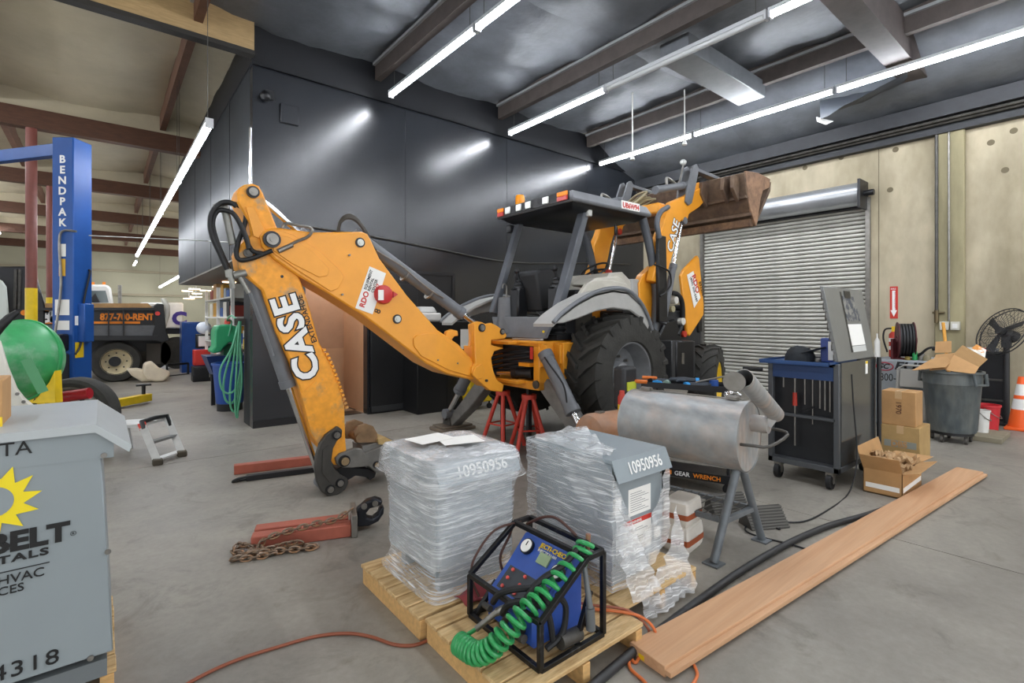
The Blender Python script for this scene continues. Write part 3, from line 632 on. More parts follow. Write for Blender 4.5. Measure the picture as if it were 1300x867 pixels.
# --- stabilisers
def stab(sgn, yt, yf, zf, xs, px):
    hip = V((xs, yt, .80)); foot = V((xs, yf, zf)); top = V((xs-.0, yt+sgn*.04, 1.14))
    q = MB(); d = (foot-hip).normalized(); n_ = V((0, -d.z, d.y))*.075
    q.prism([hip+n_*1.2, hip-n_*1.2, hip.lerp(foot, .5)-n_*1.35, foot-n_*.8, foot+n_*.8, hip.lerp(foot, .5)+n_*.9], (.16, 0, 0)); b_ = q.build('stabiliser_leg', mat('leg_grey', '7C7A76', .5, .3, var=.2, vs=6), bh, bev=.01)
    a_ = V((xs+.08, yt+sgn*.08, 1.12)); e_ = foot+V((.08, -sgn*.06, .17))
    a_.x = e_.x = xs-.03
    ram(bh, a_, e_, .62, .074, .034, name='stabiliser_cylinder')
    k = MB(); k.tube([a_+V((-.05, 0, .02)), a_.lerp(e_, .15)+V((-.075, sgn*.02, .06)), a_.lerp(e_, .4)+V((-.06, sgn*.06, .08)), a_.lerp(e_, .55)+V((-.06, sgn*.02, .03))], .009, 8, k=5); k.build('hose', RUB2, bh)
    q = MB()
    for dx in (-.02, .15): q.prism([foot+V((dx, -.1, .0)), foot+V((dx, .1, .0)), foot+V((dx, .05, .15)), foot+V((dx, -.05, .15))], (.025, 0, 0))
    q.cyl(foot+V((-.06, 0, .09)), foot+V((.22, 0, .09)), .03); lug = q.build('foot_lug', STEELD, bh, bev=.003)
    q = MB(); q.box(foot+V((.08, 0, -.01)), (.46, .30, .03)); q.box(foot+V((.08, 0, -.045)), (.52, .36, .045)); pd = q.build('stabiliser_pad', mat('dirty_pad', '6E6355', .85, var=.25), bh, bev=.008)
stab(1, 4.95, 5.83, .07, 3.62, 0); stab(-1, 4.0, 3.22, .07, 3.68, 0)
# --- rear tyres: lugged carcass with rims
def tyre(par, c, r, w, rr, lugs, ax, yellow=False, lugh=.035, nm='rear_tyre', tilt=0.0):
    x, y, d = frame(ax); c = V(c); h = w/2
    q = MB(); q.lathe([(rr, -h*.78), (rr+.02, -h*.95), (rr+(r-rr)*.45, -h*1.0), (r-.05, -h*.9), (r-lugh, -h*.6), (r-lugh, 0), (r-lugh, h*.6), (r-.05, h*.9), (rr+(r-rr)*.45, h), (rr+.02, h*.95), (rr, h*.78)], c, d, 48, caps=False)
    t = q.build(nm, RUBBER, par)
    q = MB()
    for k in range(lugs):
        for s_ in (-1, 1):
            a0 = 2*math.pi*(k+(.5 if s_ > 0 else 0))/lugs; da = 2*math.pi/lugs
            ring = []
            for (f, hh, wa) in ((.06, .0, .20), (.55, .42, .20), (1.0, .80, .20)):
                a = a0+hh*da*1.25
                for (ra, sg) in ((r-lugh*1.6, -1), (r, -1), (r, 1), (r-lugh*1.6, 1)):
                    rad = ra if f < .9 else ra-.028
                    if f > .9 and ra != r: rad = r-.13
                    aa = a+sg*wa*da*.62
                    ring.append(c+d*(s_*h*f*.985)+x*(rad*math.cos(aa))+y*(rad*math.sin(aa)))
            q.loft([ring[0:4], ring[4:8], ring[8:12]])
    q.build('tread_lugs', RUBBER, t)
    out = -1 if d.y > 0 else 1
    rm = YELP if yellow else mat('rim_grey', '7B7D7F', .5, .2, var=.15)
    q = MB(); prof = [(rr+.015, .80), (rr+.02, .86), (rr-.01, .84), (rr-.03, .62), (rr-.05, .3), (rr-.06, .12), (rr*.55, .02), (.10, .0), (0, .0)]
    q.lathe([(a, b*h*out) for a, b in prof], c, d, 40, caps=False); rim = q.build('rim', rm, par)
    q = MB(); q.cyl(c+d*(out*h*.0), c+d*(out*h*.35), .13, .11, n=24); q.cyl(c+d*(out*h*.35), c+d*(out*h*.5), .09, .07, n=20); q.build('hub', rm if yellow else mat('hub_grey', '8E9092', .5), rim)
    q = MB()
    for k in range(8):
        a = 2*math.pi*k/8; p = c+x*(.18*math.cos(a))+y*(.18*math.sin(a)); q.cyl(p, p+d*(out*h*.22), .016, n=8)
    q.build('wheel_nuts', STEEL, rim)
    return t
tyre(bh, (4.52, 3.68, .90), .67, .50, .34, 21, (0, 1, 0), lugh=.05)
tyre(bh, (4.52, 5.22, .90), .67, .50, .34, 21, (0, 1, 0), lugh=.05)
a_ = math.radians(21)
tyre(bh, (6.62, 3.78, .575), .57, .36, .32, 18, (-math.sin(a_), math.cos(a_), 0), True, .028, 'front_tyre')
tyre(bh, (6.62, 5.1, .575), .57, .36, .32, 18, (-math.sin(a_), math.cos(a_), 0), True, .028, 'front_tyre')
q = MB(); q.cyl((4.52, 3.9, .9), (4.52, 5.0, .9), .16); q.build('rear_axle', BLACK, bh)
q = MB(); q.bb((6.5, 3.95, .5), (6.74, 4.95, .66)); q.bb((6.45, 4.3, .55), (6.8, 4.6, .95)); q.build('front_axle', BLACK, bh, bev=.01)
# --- chassis, engine bay, side boxes
q = MB(); q.bb((4.2, 4.05, .72), (6.95, 4.85, 1.05)); q.build('chassis', BLACK, bh, bev=.01)
q = MB(); q.bb((5.55, 4.0, 1.05), (6.85, 4.9, 1.62)); eng = q.build('engine', mat('engine_black', '26272A', .5, var=.3, vs=9), bh, bev=.02)
for (a, b_, r, m_) in ((859, 381, .05, mat('filter_white', 'D9D6CC', .5)), (868, 408, .05, mat('filter_white', 'D9D6CC', .5)), (870, 424, .045, REDP), (855, 392, .045, mat('hose_tan', 'A49C7C', .6))):
    p = onY(a, b_, 3.93); q = MB(); q.cyl(p, p+V((.0, .12, .0)), r, n=14); q.build('engine_fitting', m_, eng)
q = MB(); q.tube([onY(852, 372, 3.97), onY(860, 374, 3.95), onY(866, 385, 3.95), onY(866, 410, 3.97), onY(860, 425, 3.97)], .035, 10, k=5); q.build('engine_hose', RUB2, eng)
q = MB(); q.prism(SP([(838, 425), (846, 408), (858, 405), (866, 424), (866, 434), (838, 434)], 3.95), (0, .3, 0)); q.build('muffler_cover', BLACK, eng, bev=.02)
q = MB(); q.bb((5.62, 3.62, .62), (6.02, 4.0, 1.22)); q.build('hydraulic_tank', BLACK, bh, bev=.015)
q = MB(); q.prism(SP([(853, 432), (883, 433), (883, 479), (853, 481)], 3.64), (0, .3, 0)); bx = q.build('battery_box', mat('box_charcoal', '3A3B3C', .45, var=.2), bh, bev=.012)
q = MB(); q.prism(SP([(864, 448), (867, 448), (867, 462), (864, 462)], 3.63), (0, -.02, 0)); q.build('latch', STEEL, bx)
q = MB(); q.bb((5.05, 3.72, .62), (5.62, 3.98, .72)); q.bb((5.3, 3.72, .4), (5.62, 3.98, .45)); q.bb((5.3, 3.72, .4), (5.33, 3.76, .7)); q.build('cab_step', BLACK, bh, bev=.006)
# raised engine hood with sticker
q = plate([(865, 350), (868, 343), (886, 324), (888, 328), (894, 388), (893.5, 400), (876, 427), (873, 424)], 3.93, .05); hood = q.build('engine_hood', ORANGE, bh, bev=.012)
q = MB(); q.prism(SP([(872, 349), (880, 344), (889, 378), (881, 391)], 3.925), (0, -.003, 0)); q.build('sticker', PAPER, hood)
ux = along(onY(884, 390, 3.92), onY(874, 350, 3.92)); 
text('lettering', '(800) 305-5589', INK, hood, onY(876, 352, 3.92), -ux, V((.97, 0, .22)), .065, sx=.95); text('lettering', 'RDO', REDINK, hood, onY(878.5, 350, 3.92), -ux, V((.97, 0, .22)), .13, bold=.003)
text('lettering', '833205', INK, hood, onY(887.5, 358, 3.92), -ux, V((.97, 0, .22)), .075)
q = MB(); q.bb((6.35, 3.98, 1.62), (6.85, 4.92, 1.7)); q.bb((6.72, 3.98, 1.3), (6.85, 4.92, 1.7)); q.build('radiator_shroud', BLACK, bh, bev=.02)
# --- operator platform
q = MB(); q.bb((3.84, 3.95, 1.27), (5.6, 4.95, 1.33)); q.build('platform_floor', BLACK, bh)
q = MB(); q.prism([onY(624, 402, 4.92), onY(703, 402, 3.97), onY(691, 430, 3.97), onY(629, 428, 4.92)], (.05, 0, 0)); rp = q.build('rear_panel', GREY_M, bh, bev=.008)
q = MB(); q.prism([onY(640, 426, 4.78)+V((-.03, 0, -.01)), onY(655, 426, 4.6)+V((-.03, 0, -.01)), onY(655, 424, 4.6)+V((-.03, 0, 0)), onY(640, 424, 4.78)+V((-.03, 0, 0))], (.01, 0, 0)); q.build('panel_slot', BLACK, rp)
q = MB(); q.bb((3.74, 4.1, 1.265), (3.78, 4.6, 1.30)); q.build('warning_label', PAPER, rp)
for (a, b_) in ((702, 404), (690, 421)):
    q = MB(); p = onY(a, b_, 3.96); q.cyl(p, p+V((-.02, -.02, 0)), .014, n=8); q.build('panel_bolt', YELP, rp)
# fenders
fo = [(702, 411), (713, 399), (733, 384), (756, 372), (778, 367), (797, 370), (812, 384), (822, 403), (827, 420)]
fi = [(823, 420), (813, 403), (800, 394), (778, 391), (757, 395), (735, 404), (716, 410)]
for k, y_ in enumerate((3.44, 5.44)):
    q = MB(); A = SP(fo, 3.44); B = SP(fi, 3.44)
    A = [V((p.x, y_, p.z)) for p in A]; B = [V((p.x, y_, p.z)) for p in B]
    q.prism(A+B, (0, .04, 0)); f_ = q.build('fender', GREY_L, bh, bev=.012)
    q = MB(); inn = 3.98 if k == 0 else 4.92
    inn = 3.72 if k == 0 else 5.2; q.loft([[V((p.x, y_, p.z)), V((p.x, y_, p.z-.03)), V((p.x, inn, p.z-.03)), V((p.x, inn, p.z+.0))] for p in A]); q.build('fender_top', GREY_L, f_)
    if k == 0:
        q = MB(); q.prism(SP([(714, 399), (728, 386), (746, 360), (752, 356), (775, 355), (796, 360), (808, 376), (797, 372), (778, 369), (756, 374), (733, 386)], 3.72), (0, .06, 0)); q.build('side_cover', mat('fender_white', 'BEBAAE', .5, var=.1, vs=5), f_, bev=.01)
    q = MB(); q.tube([p+V((0, -.005 if k == 0 else .045, .01)) for p in A], .022, 8, k=4); q.build('fender_trim', GREY_M, f_)
q = MB(); q.prism(SP([(748, 361), (757, 353), (785, 350), (795, 356), (796, 362), (772, 366)], 3.75), (0, .3, 0)); q.build('armrest_lid', mat('fender_white', 'BEBAAE', .5), bh, bev=.02)
# canopy
CX0, CX1, CY0, CY1, CZ = 3.93, 5.25, 3.80, 5.06, 2.90
def can(z, d, dz=.0): return [V((CX0-d, CY0-d, z)), V((CX1+d, CY0-d, z+dz)), V((CX1+d, CY1+d, z+dz)), V((CX0-d, CY1+d, z))]
q = MB(); q.loft([can(CZ-.13, .03), can(CZ-.11, .05), can(CZ-.01, .0), can(CZ, -.04)]); cnp = q.build('canopy_roof', mat('canopy_grey', '77797D', .45, var=.1), bh, bev=.012)
q = MB(); q.loft([can(CZ-.20, -.10), can(CZ-.13, .0)]); q.build('canopy_liner', BLACK, cnp)
q = MB(); q.bb((CX0-.06, CY0, CZ-.12), (CX0-.045, CY1, CZ-.02)); q.build('rear_light_bar', BLACK, cnp)
for (y_, w_, m_, zz, hh, nm) in ((CY0+.09, .16, glow('amber_lens', 'F08A20', .3), CZ-.045, .045, 'amber_lens'), (CY0+.09, .16, mat('red_lens', 'D2403A', .3), CZ-.095, .05, 'red_lens'), (CY1-.08, .12, MATS['amber_lens'], CZ-.045, .045, 'amber_lens'), (CY1-.08, .12, mat('red_lens', 'D2403A', .3), CZ-.095, .05, 'red_lens')):
    q = MB(); q.bb((CX0-.075, y_-w_/2, zz-hh/2), (CX0-.06, y_+w_/2, zz+hh/2)); q.build(nm, m_, cnp, bev=.005)
for y_ in (4.15, 4.45, 4.62, 4.83):
    q = MB(); q.bb((CX0-.08, y_-.05, CZ-.11), (CX0-.06, y_+.05, CZ-.03)); q.build('work_lamp', mat('lamp_lens', 'D8DAD6', .25, .3), cnp, bev=.008)
q = MB(); q.bb((4.70, CY0-.055, CZ-.11), (5.03, CY0-.04, CZ-.015)); pl_ = q.build('unit_plate', PAPER, cnp); text('lettering', 'UB6W94', REDINK, pl_, (4.71, CY0-.057, CZ-.095), (1, 0, 0), (0, 0, 1), .085, bold=.002, sx=.95)
q = MB(); q.cyl((4.10, 4.88, CZ), (4.10, 4.88, CZ+.04), .075); q.build('beacon_base', BLACK, cnp)
q = MB(); q.lathe([(.06, .04), (.058, .13), (.05, .16), (0, .165)], (4.10, 4.88, CZ), (0, 0, 1), 20); q.build('amber_beacon', mat('beacon_amber', 'F59A22', .2), cnp)
# posts
PG = mat('post_grey', '5C6066', .42, .2, var=.1)
def post(pts, w_, d_, nm='canopy_post'):
    q = MB()
    for i in range(len(pts)-1): q.bar(pts[i], pts[i+1], w_, d_, up=(0, 1, 0))
    return q.build(nm, PG, bh, bev=.01)
post([onY(705, 404, 3.95), onY(743, 262, 3.95)], .09, .11); post([onY(626, 398, 4.92), onY(661, 278, 4.92)], .08, .09)
fp = SP([(813, 268), (824, 310), (831, 350), (833, 385), (830, 424)], 3.93)
q = MB(); q.tube(fp, .055, 12, k=5); q.build('canopy_post', PG, bh)
q = MB(); q.tube([V((p.x, 4.95, p.z)) for p in fp], .055, 12, k=5); q.build('canopy_post', PG, bh)
for (a, b_, y_) in ((746, 270, 3.9), (648, 291, 5.0)):
    q = MB(); p = onY(a, b_, y_); q.box(p, (.07, .09, .09)); q.build('flood_lamp', mat('lamp_lens', 'D8DAD6', .25, .3) if y_ < 4 else BLACK, bh, bev=.01)
q = MB(); p = onY(782, 293, 3.95); q.box(p, (.2, .03, .13), rz=.6); q.build('mirror', BLACK, bh, bev=.02)
# seat, consoles, wheel
q = MB(); q.prism(SP([(680, 346), (686, 342), (700, 341), (706, 346), (704, 392), (688, 396), (684, 370)], 4.30), (0, .42, 0)); st_ = q.build('seat_back', mat('seat_black', '1D1E20', .6), bh, bev=.03, seg=3)
q = MB(); q.bb((4.45, 4.25, 1.72), (4.85, 4.72, 1.86)); q.build('seat_cushion', mat('seat_black', '1D1E20', .6), bh, bev=.03, seg=3)
q = MB(); q.bb((4.5, 4.3, 1.33), (4.8, 4.68, 1.72)); q.build('seat_base', BLACK, bh)
for (cx_, y_) in ((649.5+9, 4.62), (707, 4.12)):
    p = onY(cx_, 375, y_); q = MB(); q.bb((p.x-.08, p.y-.08, 1.48), (p.x+.08, p.y+.08, 1.86)); tw = q.build('control_tower', BLACK, bh, bev=.02)
    q = MB(); q.lathe([(.085, 1.86), (.06, 1.89), (.065, 1.91), (.045, 1.94), (.05, 1.95), (.02, 1.98)], (p.x, p.y, 0), (0, 0, 1), 14); q.build('boot', RUB2, tw)
    q = MB(); q.cyl((p.x, p.y, 1.95), (p.x-.03, p.y, 2.06), .016); q.ball((p.x-.03, p.y, 2.07), .034); q.build('joystick', BLACK, tw)
    q = MB(); q.lathe([(.11, 1.33), (.09, 1.36), (.11, 1.39), (.09, 1.42), (.11, 1.45), (.09, 1.48)], (p.x, p.y, 0), (0, 0, 1), 14); q.build('bellows', RUB2, tw)
p = onY(643, 390, 4.78); q = MB(); q.cyl((p.x, p.y, 1.33), (p.x, p.y, 1.76), .12, .10); q.build('side_console', GREY_M, bh)
q = MB(); q.tube([(p.x, p.y, 1.75), (p.x, p.y, 1.9), (p.x-.05, p.y, 1.92), (p.x-.06, p.y, 1.87)], .008, 8, k=4); q.build('lever', STEEL, bh)
c_ = onY(755, 343, 4.45); q = MB(); nrm = V((-.55, 0, .83)); x_, y_, _ = frame(nrm)
q.tube([c_+x_*(.19*math.cos(t*math.pi/10))+y_*(.19*math.sin(t*math.pi/10)) for t in range(20)], .014, 8, closed=True); w_ = q.build('steering_wheel', RUB2, bh)
q = MB(); q.cyl(c_, c_-nrm*.35, .035)
for t in range(3): q.cyl(c_, c_+x_*(.185*math.cos(t*2.1))+y_*(.185*math.sin(t*2.1)), .013, n=8)
q.build('steering_column', BLACK, w_)
q = MB(); q.prism(SP([(770, 356), (776, 346), (792, 345), (806, 360), (810, 392), (770, 392)], 4.02), (0, .85, 0)); q.build('dash_cowl', mat('fender_white', 'BEBAAE', .5), bh, bev=.03)
q = MB(); q.prism(SP([(802, 354), (812, 354), (814, 392), (803, 392)], 4.0), (0, .9, 0)); q.build('cowl_rear', GREY_L, bh, bev=.02)
# --- loader: towers, arms, rams, links, bucket
for y_ in (3.98, 4.82):
    A = [V((p.x, y_, p.z)) for p in SP([(811, 360), (816, 349), (829, 337), (834, 345), (832, 430), (815, 430)], 3.98)]
    q = MB(); q.prism(A, (0, .1, 0)); q.build('loader_tower', ORANGE, bh, bev=.01)
arm = [(837, 300), (843, 284), (849, 263), (854, 256), (872, 248), (885, 240.5), (896, 234), (905, 229), (909, 231), (908, 238), (898.5, 252), (888, 263), (875, 272), (873, 280), (869, 282), (866, 278.5), (863, 284), (859, 299), (855, 321), (848, 345), (836, 360), (828, 356), (832, 340), (838, 322)]
for y_ in (3.85, 4.97):
    A = [V((p.x, y_, p.z)) for p in SP(arm, 3.85)]
    q = MB(); q.prism(A, (0, .11, 0)); ar = q.build('loader_arm', ORANGE, bh, bev=.012)
    if y_ < 4:
        ux = along(onY(854, 323, 3.84), onY(866.5, 271, 3.84)); uu = V((-ux.z, 0, ux.x))
        for nm, m_, bo, dy in (('lettering_outline', INK, .010, -.004), ('lettering', WHINK, .003, -.007)):
            text(nm, 'CASE', m_, ar, onY(853.5, 322, 3.85+dy), ux, uu, .20, bold=bo, sx=1.0, ext=.001)
    lug = onY(870, 280, 3.85); lug.y = y_+.055; low = onY(852, 365, 3.85); low.y = y_+.055
    ram(bh, (low.x-.1, low.y, low.z-.45), lug, .55, .045, .026, mb=(GREY_M if y_ < 4 else REDP), name='lift_cylinder')
    q = MB()
    A = [V((p.x, y_-.03, p.z)) for p in SP([(880, 210), (884, 208), (887, 214), (883, 235), (878, 258), (874, 261), (870, 256), (873, 236)], 3.83)]
    q.prism(A, (0, .03, 0)); q.prism([p+V((0, .14, 0)) for p in A], (0, .03, 0)); q.build('bell_crank', GREY_M, bh, bev=.006)
    def W(a, b_): p_ = onY(a, b_, 3.85); return V((p_.x, y_+.055, p_.z))
    q = MB(); q.bar(W(884, 214), W(924, 231), .05, .10, up=(0, 1, 0)); q.build('tilt_link', GREY_M, bh, bev=.006)
    ram(bh, W(838, 240), W(877, 234), .85, .05, .025, name='tilt_cylinder')
    q = MB(); q.tube([W(851, 233), W(851, 227)+V((0, 0, .02)), W(858, 229), W(862, 233)], .02, 8, k=4); q.build('cylinder_pipe', STEEL, bh)
    if y_ > 4: continue
    q = MB(); q.tube([W(866, 233), W(869, 222), W(872, 208)], .012, 8); q.build('grab_rod', STEEL, bh)
    q = MB(); q.ball(W(872, 205), .045); q.build('work_lamp', mat('lamp_lens', 'D8DAD6', .25, .3), bh)
    A = [V((p.x, y_+.02, p.z)) for p in SP([(884, 240), (885, 232), (889, 231), (891, 236), (889, 242)], 3.85)]; q = MB(); q.prism(A, (0, .05, 0)); q.build('lifting_eye', ORANGE, bh)
q = MB(); p = onY(846, 268, 3.9); q.bb((p.x-.09, 3.96, p.z-.02), (p.x+.09, 4.97, p.z+.12)); q.build('cross_tube', ORANGE, bh, bev=.02)
for j in range(5):
    p = onY(858, 250, 3.9); q = MB(); z = p.z+.0+.03*j; q.tube([(p.x-.5+.05*j, 4.5, z-.25), (p.x-.1, 4.5-.05*j, z+.0), (p.x+.1, 4.3+.08*j, z+.06), (p.x+.25, 4.7+.05*j, z+.03), (p.x+.1, 4.95, z)], .016, 8, k=5); q.build('loader_hose', mat('hose_tan', 'A49C7C', .6), bh)
# bucket: side profile swept across
BK = mat('bucket_brown', '5B4A3F', .6, .25, col2='7C6650', var=.2, vs=3.5)
BY0, BY1 = 3.28, 5.62
prof = SP([(947, 218), (950, 234), (953, 262), (958, 287), (966, 286), (972, 262), (978, 240), (979, 231), (963, 219)], BY0)
inner = [(945, 219), (947, 234), (949, 248), (951, 264), (957, 276), (959, 287)]
outer = SP(inner, BY0)
back = [V((p.x, BY0, p.z)) for p in outer]
shell_in = [p+V((.05, 0, .02)) for p in back]
q = MB(); q.prism(back+shell_in[::-1], (0, BY1-BY0, 0)); bk = q.build('loader_bucket', BK, bh, bev=.006)
q = MB(); lo = [back[-1], back[-1]+V((.1, 0, .0)), V((prof[6].x, BY0, prof[6].z-.03)), V((prof[7].x, BY0, prof[7].z))]
q.prism([back[-1], lo[2], lo[3], lo[2]+V((-.05, 0, .03)), back[-1]+V((.0, 0, .05))], (0, BY1-BY0, 0)); q.build('bucket_floor', BK, bk)
sidep = SP([(946, 217), (962.5, 219.5), (977, 227.5), (976, 238), (968, 242), (965, 252), (960.6, 283), (959, 287), (951, 263), (947.5, 233)], BY0)
for y_ in (BY0-.01, BY1-.02):
    q = MB(); q.prism([V((p.x, y_, p.z)) for p in sidep], (0, .03, 0)); q.build('bucket_side', mat('bucket_side_brown', 'A88468', .55, .2, col2='6F5646', var=.15, vs=5), bk, bev=.004)
for (a, b_, h_) in ((949, 250, .04), (955, 272, .05)):
    p = onY(a, b_, BY0); q = MB(); q.bb((p.x-.05, BY0, p.z-h_/2), (p.x, BY1, p.z+h_/2)); q.build('bucket_rib', BK, bk, bev=.008)
q = MB(); p = onY(957, 281, BY0); q.bb((p.x-.07, BY0+.02, p.z-.07), (p.x+.02, BY1-.02, p.z+.03)); q.build('wear_bar', RUST, bk, bev=.004)
for y_ in (BY0+.08, BY0+.22, 3.82, 4.95, BY1-.22):
    p = onY(944, 224, BY0); q = MB(); q.prism([V((p.x-.1, y_, p.z+.02)), V((p.x-.12, y_, p.z-.15)), V((p.x+.04, y_, p.z-.32)), V((p.x+.06, y_, p.z+.02))], (0, .05, 0)); q.build('bucket_ear', BK, bk, bev=.006)
for y_ in (3.9, 5.02):
    p = onY(905, 232, 3.85); e = onY(945, 235, BY0); q = MB(); q.bar((p.x-.1, y_, p.z-.0), (e.x+.03, y_, e.z-.02), .16, .09, up=(0, 1, 0)); q.build('bucket_hinge', BLACK, bk)
# near guard post and mirror loop beside the cab front
q = MB(); q.prism(SP([(836, 298), (846, 300), (848, 409), (837, 409)], 3.80), (0, .05, 0)); q.build('guard_post', BLACK, bh, bev=.008)
q = MB(); q.tube(SP([(831, 336), (842, 340), (850, 346), (852, 360), (846, 370), (838, 376)], 3.76), .012, 8, k=4); q.build('grab_rail', BLACK, bh)
q = MB(); q.tube([onY(837, 302, 3.8), onY(834, 284, 3.8), onY(838, 270, 3.8), onY(848, 263, 3.84)], .034, 10, k=4); q.build('guard_tube', PG, bh)
# ================================================================ FOREGROUND: jack stands, pallets, transformers, tester
def legframe(p0, p1, r, m, nm, par, n=10):
    q = MB(); q.cyl(p0, p1, r, n=n); return q.build(nm, m, par)
SRED = mat('stand_red', 'C8402F', .45, var=.15, vs=7)
for (x, y, rz, lab) in ((3.744, 4.30, .3, 'red jack stand under the rear frame, the nearer of two'), (3.70, 4.72, .9, 'red jack stand under the rear frame, the one behind')):
    t = thing('jack_stand', lab, 'jack stand', (x, y, 0), group='red jack stands')
    feet = []
    for k in range(4):
        a = rz+k*math.pi/2; f = V((x+.26*math.cos(a), y+.26*math.sin(a), .0)); tp = V((x+.05*math.cos(a), y+.05*math.sin(a), .62)); feet.append((f, tp))
        q = MB(); q.cyl(f, tp, .024, n=12); q.cyl(f, f+V((0, 0, .03)), .034, n=12); q.build('leg', SRED, t)
    q = MB(); q.cyl((x, y, .60), (x, y, .65), .085, n=20); q.build('collar', SRED, t)
    q = MB(); q.tube([f.lerp(tp, .42) for f, tp in feet], .010, 8, closed=True); q.build('brace_ring', SRED, t)
    q = MB(); q.bb((x-.025, y-.02, .06), (x+.025, y+.02, .72)); q.bb((x-.06, y-.03, .715), (x+.06, y+.03, .735)); q.build('ratchet_post', BLACK, t)
# ---- pallets: each board and block
def pallet(x0, x1, y0, y1, h, lab, nb, along_x, group='wooden pallets under the transformers'):
    t = thing('pallet', lab, 'pallet', ((x0+x1)/2, (y0+y1)/2, 0), group=group)
    bt = .02
    L = (y1-y0) if along_x else (x1-x0); pitch = L/nb
    for i in range(nb):
        a = i*pitch; j = random.uniform(-.004, .004)
        q = MB(); dz = random.uniform(-.002, .002)
        if along_x: q.bb((x0+j, y0+a+.006, h-bt+dz), (x1+j, y0+a+pitch-.006, h+dz))
        else: q.bb((x0+a+.006, y0+j, h-bt+dz), (x0+a+pitch-.006, y1+j, h+dz))
        q.build('deck_board', WOOD, t, bev=.003)
    for i in range(3):
        q = MB(); f = i/2
        if along_x: c = x0+.03+(x1-x0-.06)*f; q.bb((c-.022, y0+.005, .0), (c+.022, y1-.005, h-bt-.002))
        else: c = y0+.03+(y1-y0-.06)*f; q.bb((x0+.005, c-.022, .0), (x1-.005, c+.022, h-bt-.002))
        q.build('stringer', mat('stringer_wood', 'CFA56A', .75, var=.15, vs=4, stretch=(3, 10, 10)), t, bev=.003)
    return t
pallet(1.14, 1.86, 2.085, 2.76, .115, 'pallet of knotty boards under the fully wrapped transformer', 6, True)
pallet(1.16, 1.915, 1.40, 2.07, .115, 'front pallet carrying the blue tester in its black frame', 6, True)
pallet(1.935, 2.58, 1.53, 2.28, .115, 'pallet under the half unwrapped transformer with peeling film', 6, True)
# ---- transformers
def transformer(t, x0, x1, y0, y1, z0, z1):
    """cabinet with drip-hood roof; front towards -Y"""
    q = MB(); q.bb((x0, y0, z0), (x1, y1, z1)); body = q.build('cabinet', GREYBOX, t, bev=.004)
    q = MB(); q.bb((x0+.05, y0+.05, .116), (x1-.05, y0+.1, z0)); q.bb((x0+.05, y1-.1, .116), (x1-.05, y1-.05, z0)); q.build('skid', GREYBOX, t)
    q = MB(); q.bb((x0-.015, y0-.01, z1), (x1+.015, y1+.015, z1+.02)); q.build('roof', GREYBOX, t, bev=.003)
    q = MB(); q.prism([(x0-.015, y0-.01, z1+.02), (x0-.015, y0-.055, z1-.085), (x0-.015, y0-.05, z1-.085), (x0-.015, y0-.004, z1+.012)], (x1-x0+.03, 0, 0)); lip = q.build('drip_lip', GREYBOX, t)
    q = MB(); q.bb((x0+.02, y0-.003, z1-.09), (x1-.02, y0, z1-.005)); q.build('vent_slot', BLACK, t)
    d = V((0, .045, .105)).normalized()
    text('lettering', '10950956', WHINK, lip, (x0+.19*(x1-x0), y0-.046, z1-.058), (1, 0, 0), d, .085, bold=.001, sx=.85*(x1-x0)/.43)
    for k in range(4):
        p = V((x0+.015 if k % 2 else x1-.015, y0-.004, z0+.03 if k < 2 else z1-.12)); q = MB(); q.cyl(p, p+V((0, .004, 0)), .006, n=8); q.build('screw', STEEL, t)
    return body
T1 = thing('wrapped_transformer', 'grey transformer fully shrouded in clear stretch film on the left pallet', 'transformer', (1.51, 2.42, .115))
transformer(T1, 1.275, 1.755, 2.155, 2.68, .225, .765)
for (x, y, r) in ((1.44, 2.50, .1), (1.56, 2.38, -.25)):
    q = MB(); q.box((x, y, .826 if r > 0 else .822), (.23, .17, .002), rz=r); q.build('packing_slip', PAPER, T1)
    pass
F1 = film('stretch_film', .20, .50, 'F4F7F9'); F2 = film('loose_film', .30, .45, 'F8FAFB')
def wrap(t, x0, x1, y0, y1, zs, nm, m, seed, flare=.0, cap=None, amp=.012):
    """film pulled around a box: rings of a rounded rectangle, pinched and wrinkled"""
    q = MB(); n = 96; rings = []
    for zi, (z, g) in enumerate(zs):
        ring = []
        for k in range(n):
            a = 2*math.pi*k/n; cx_, cy_ = (x0+x1)/2, (y0+y1)/2; hx, hy = (x1-x0)/2+g, (y1-y0)/2+g
            c_, s_ = math.cos(a), math.sin(a); e = .22
            ux_, uy_ = math.copysign(abs(c_)**e, c_)*hx, math.copysign(abs(s_)**e, s_)*hy
            nn = noise.noise(V((ux_*9+seed, uy_*9, z*9))); n2 = noise.noise(V((ux_*28, uy_*28+seed, z*34)))
            k_ = 1+(amp*nn+amp*.45*n2)/max(hx, hy)
            ring.append(V((cx_+ux_*k_, cy_+uy_*k_, z+.012*noise.noise(V((ux_*6, uy_*6, seed))))))
        rings.append(ring)
    q.loft(rings, True, False)
    if cap is not None:
        prev = rings[-1]; cc = V(((x0+x1)/2, (y0+y1)/2, cap)); more = []
        for f in (.8, .55, .3, .08): more.append([cc+(p-cc)*f+V((0, 0, (cap-p.z)*.0+.014*noise.noise(p*16+V((f*9, 0, seed)))+.01)) for p in prev])
        for r in more:
            for p in r: p.z = cap+.012*noise.noise(V((p.x*18, p.y*18, seed)))+.004
        q.loft([prev]+more, True, True)
    return q.build(nm, m, t, ang=60)
wrap(T1, 1.275, 1.755, 2.155, 2.68, [(.12, .055), (.16, .03), (.20, .012), (.25, .014), (.32, .012), (.40, .013), (.48, .012), (.56, .014), (.62, .018), (.68, .045), (.735, .052), (.77, .046), (.792, .03)], 'stretch_wrap', F1, 3.3, cap=.797, amp=.004)
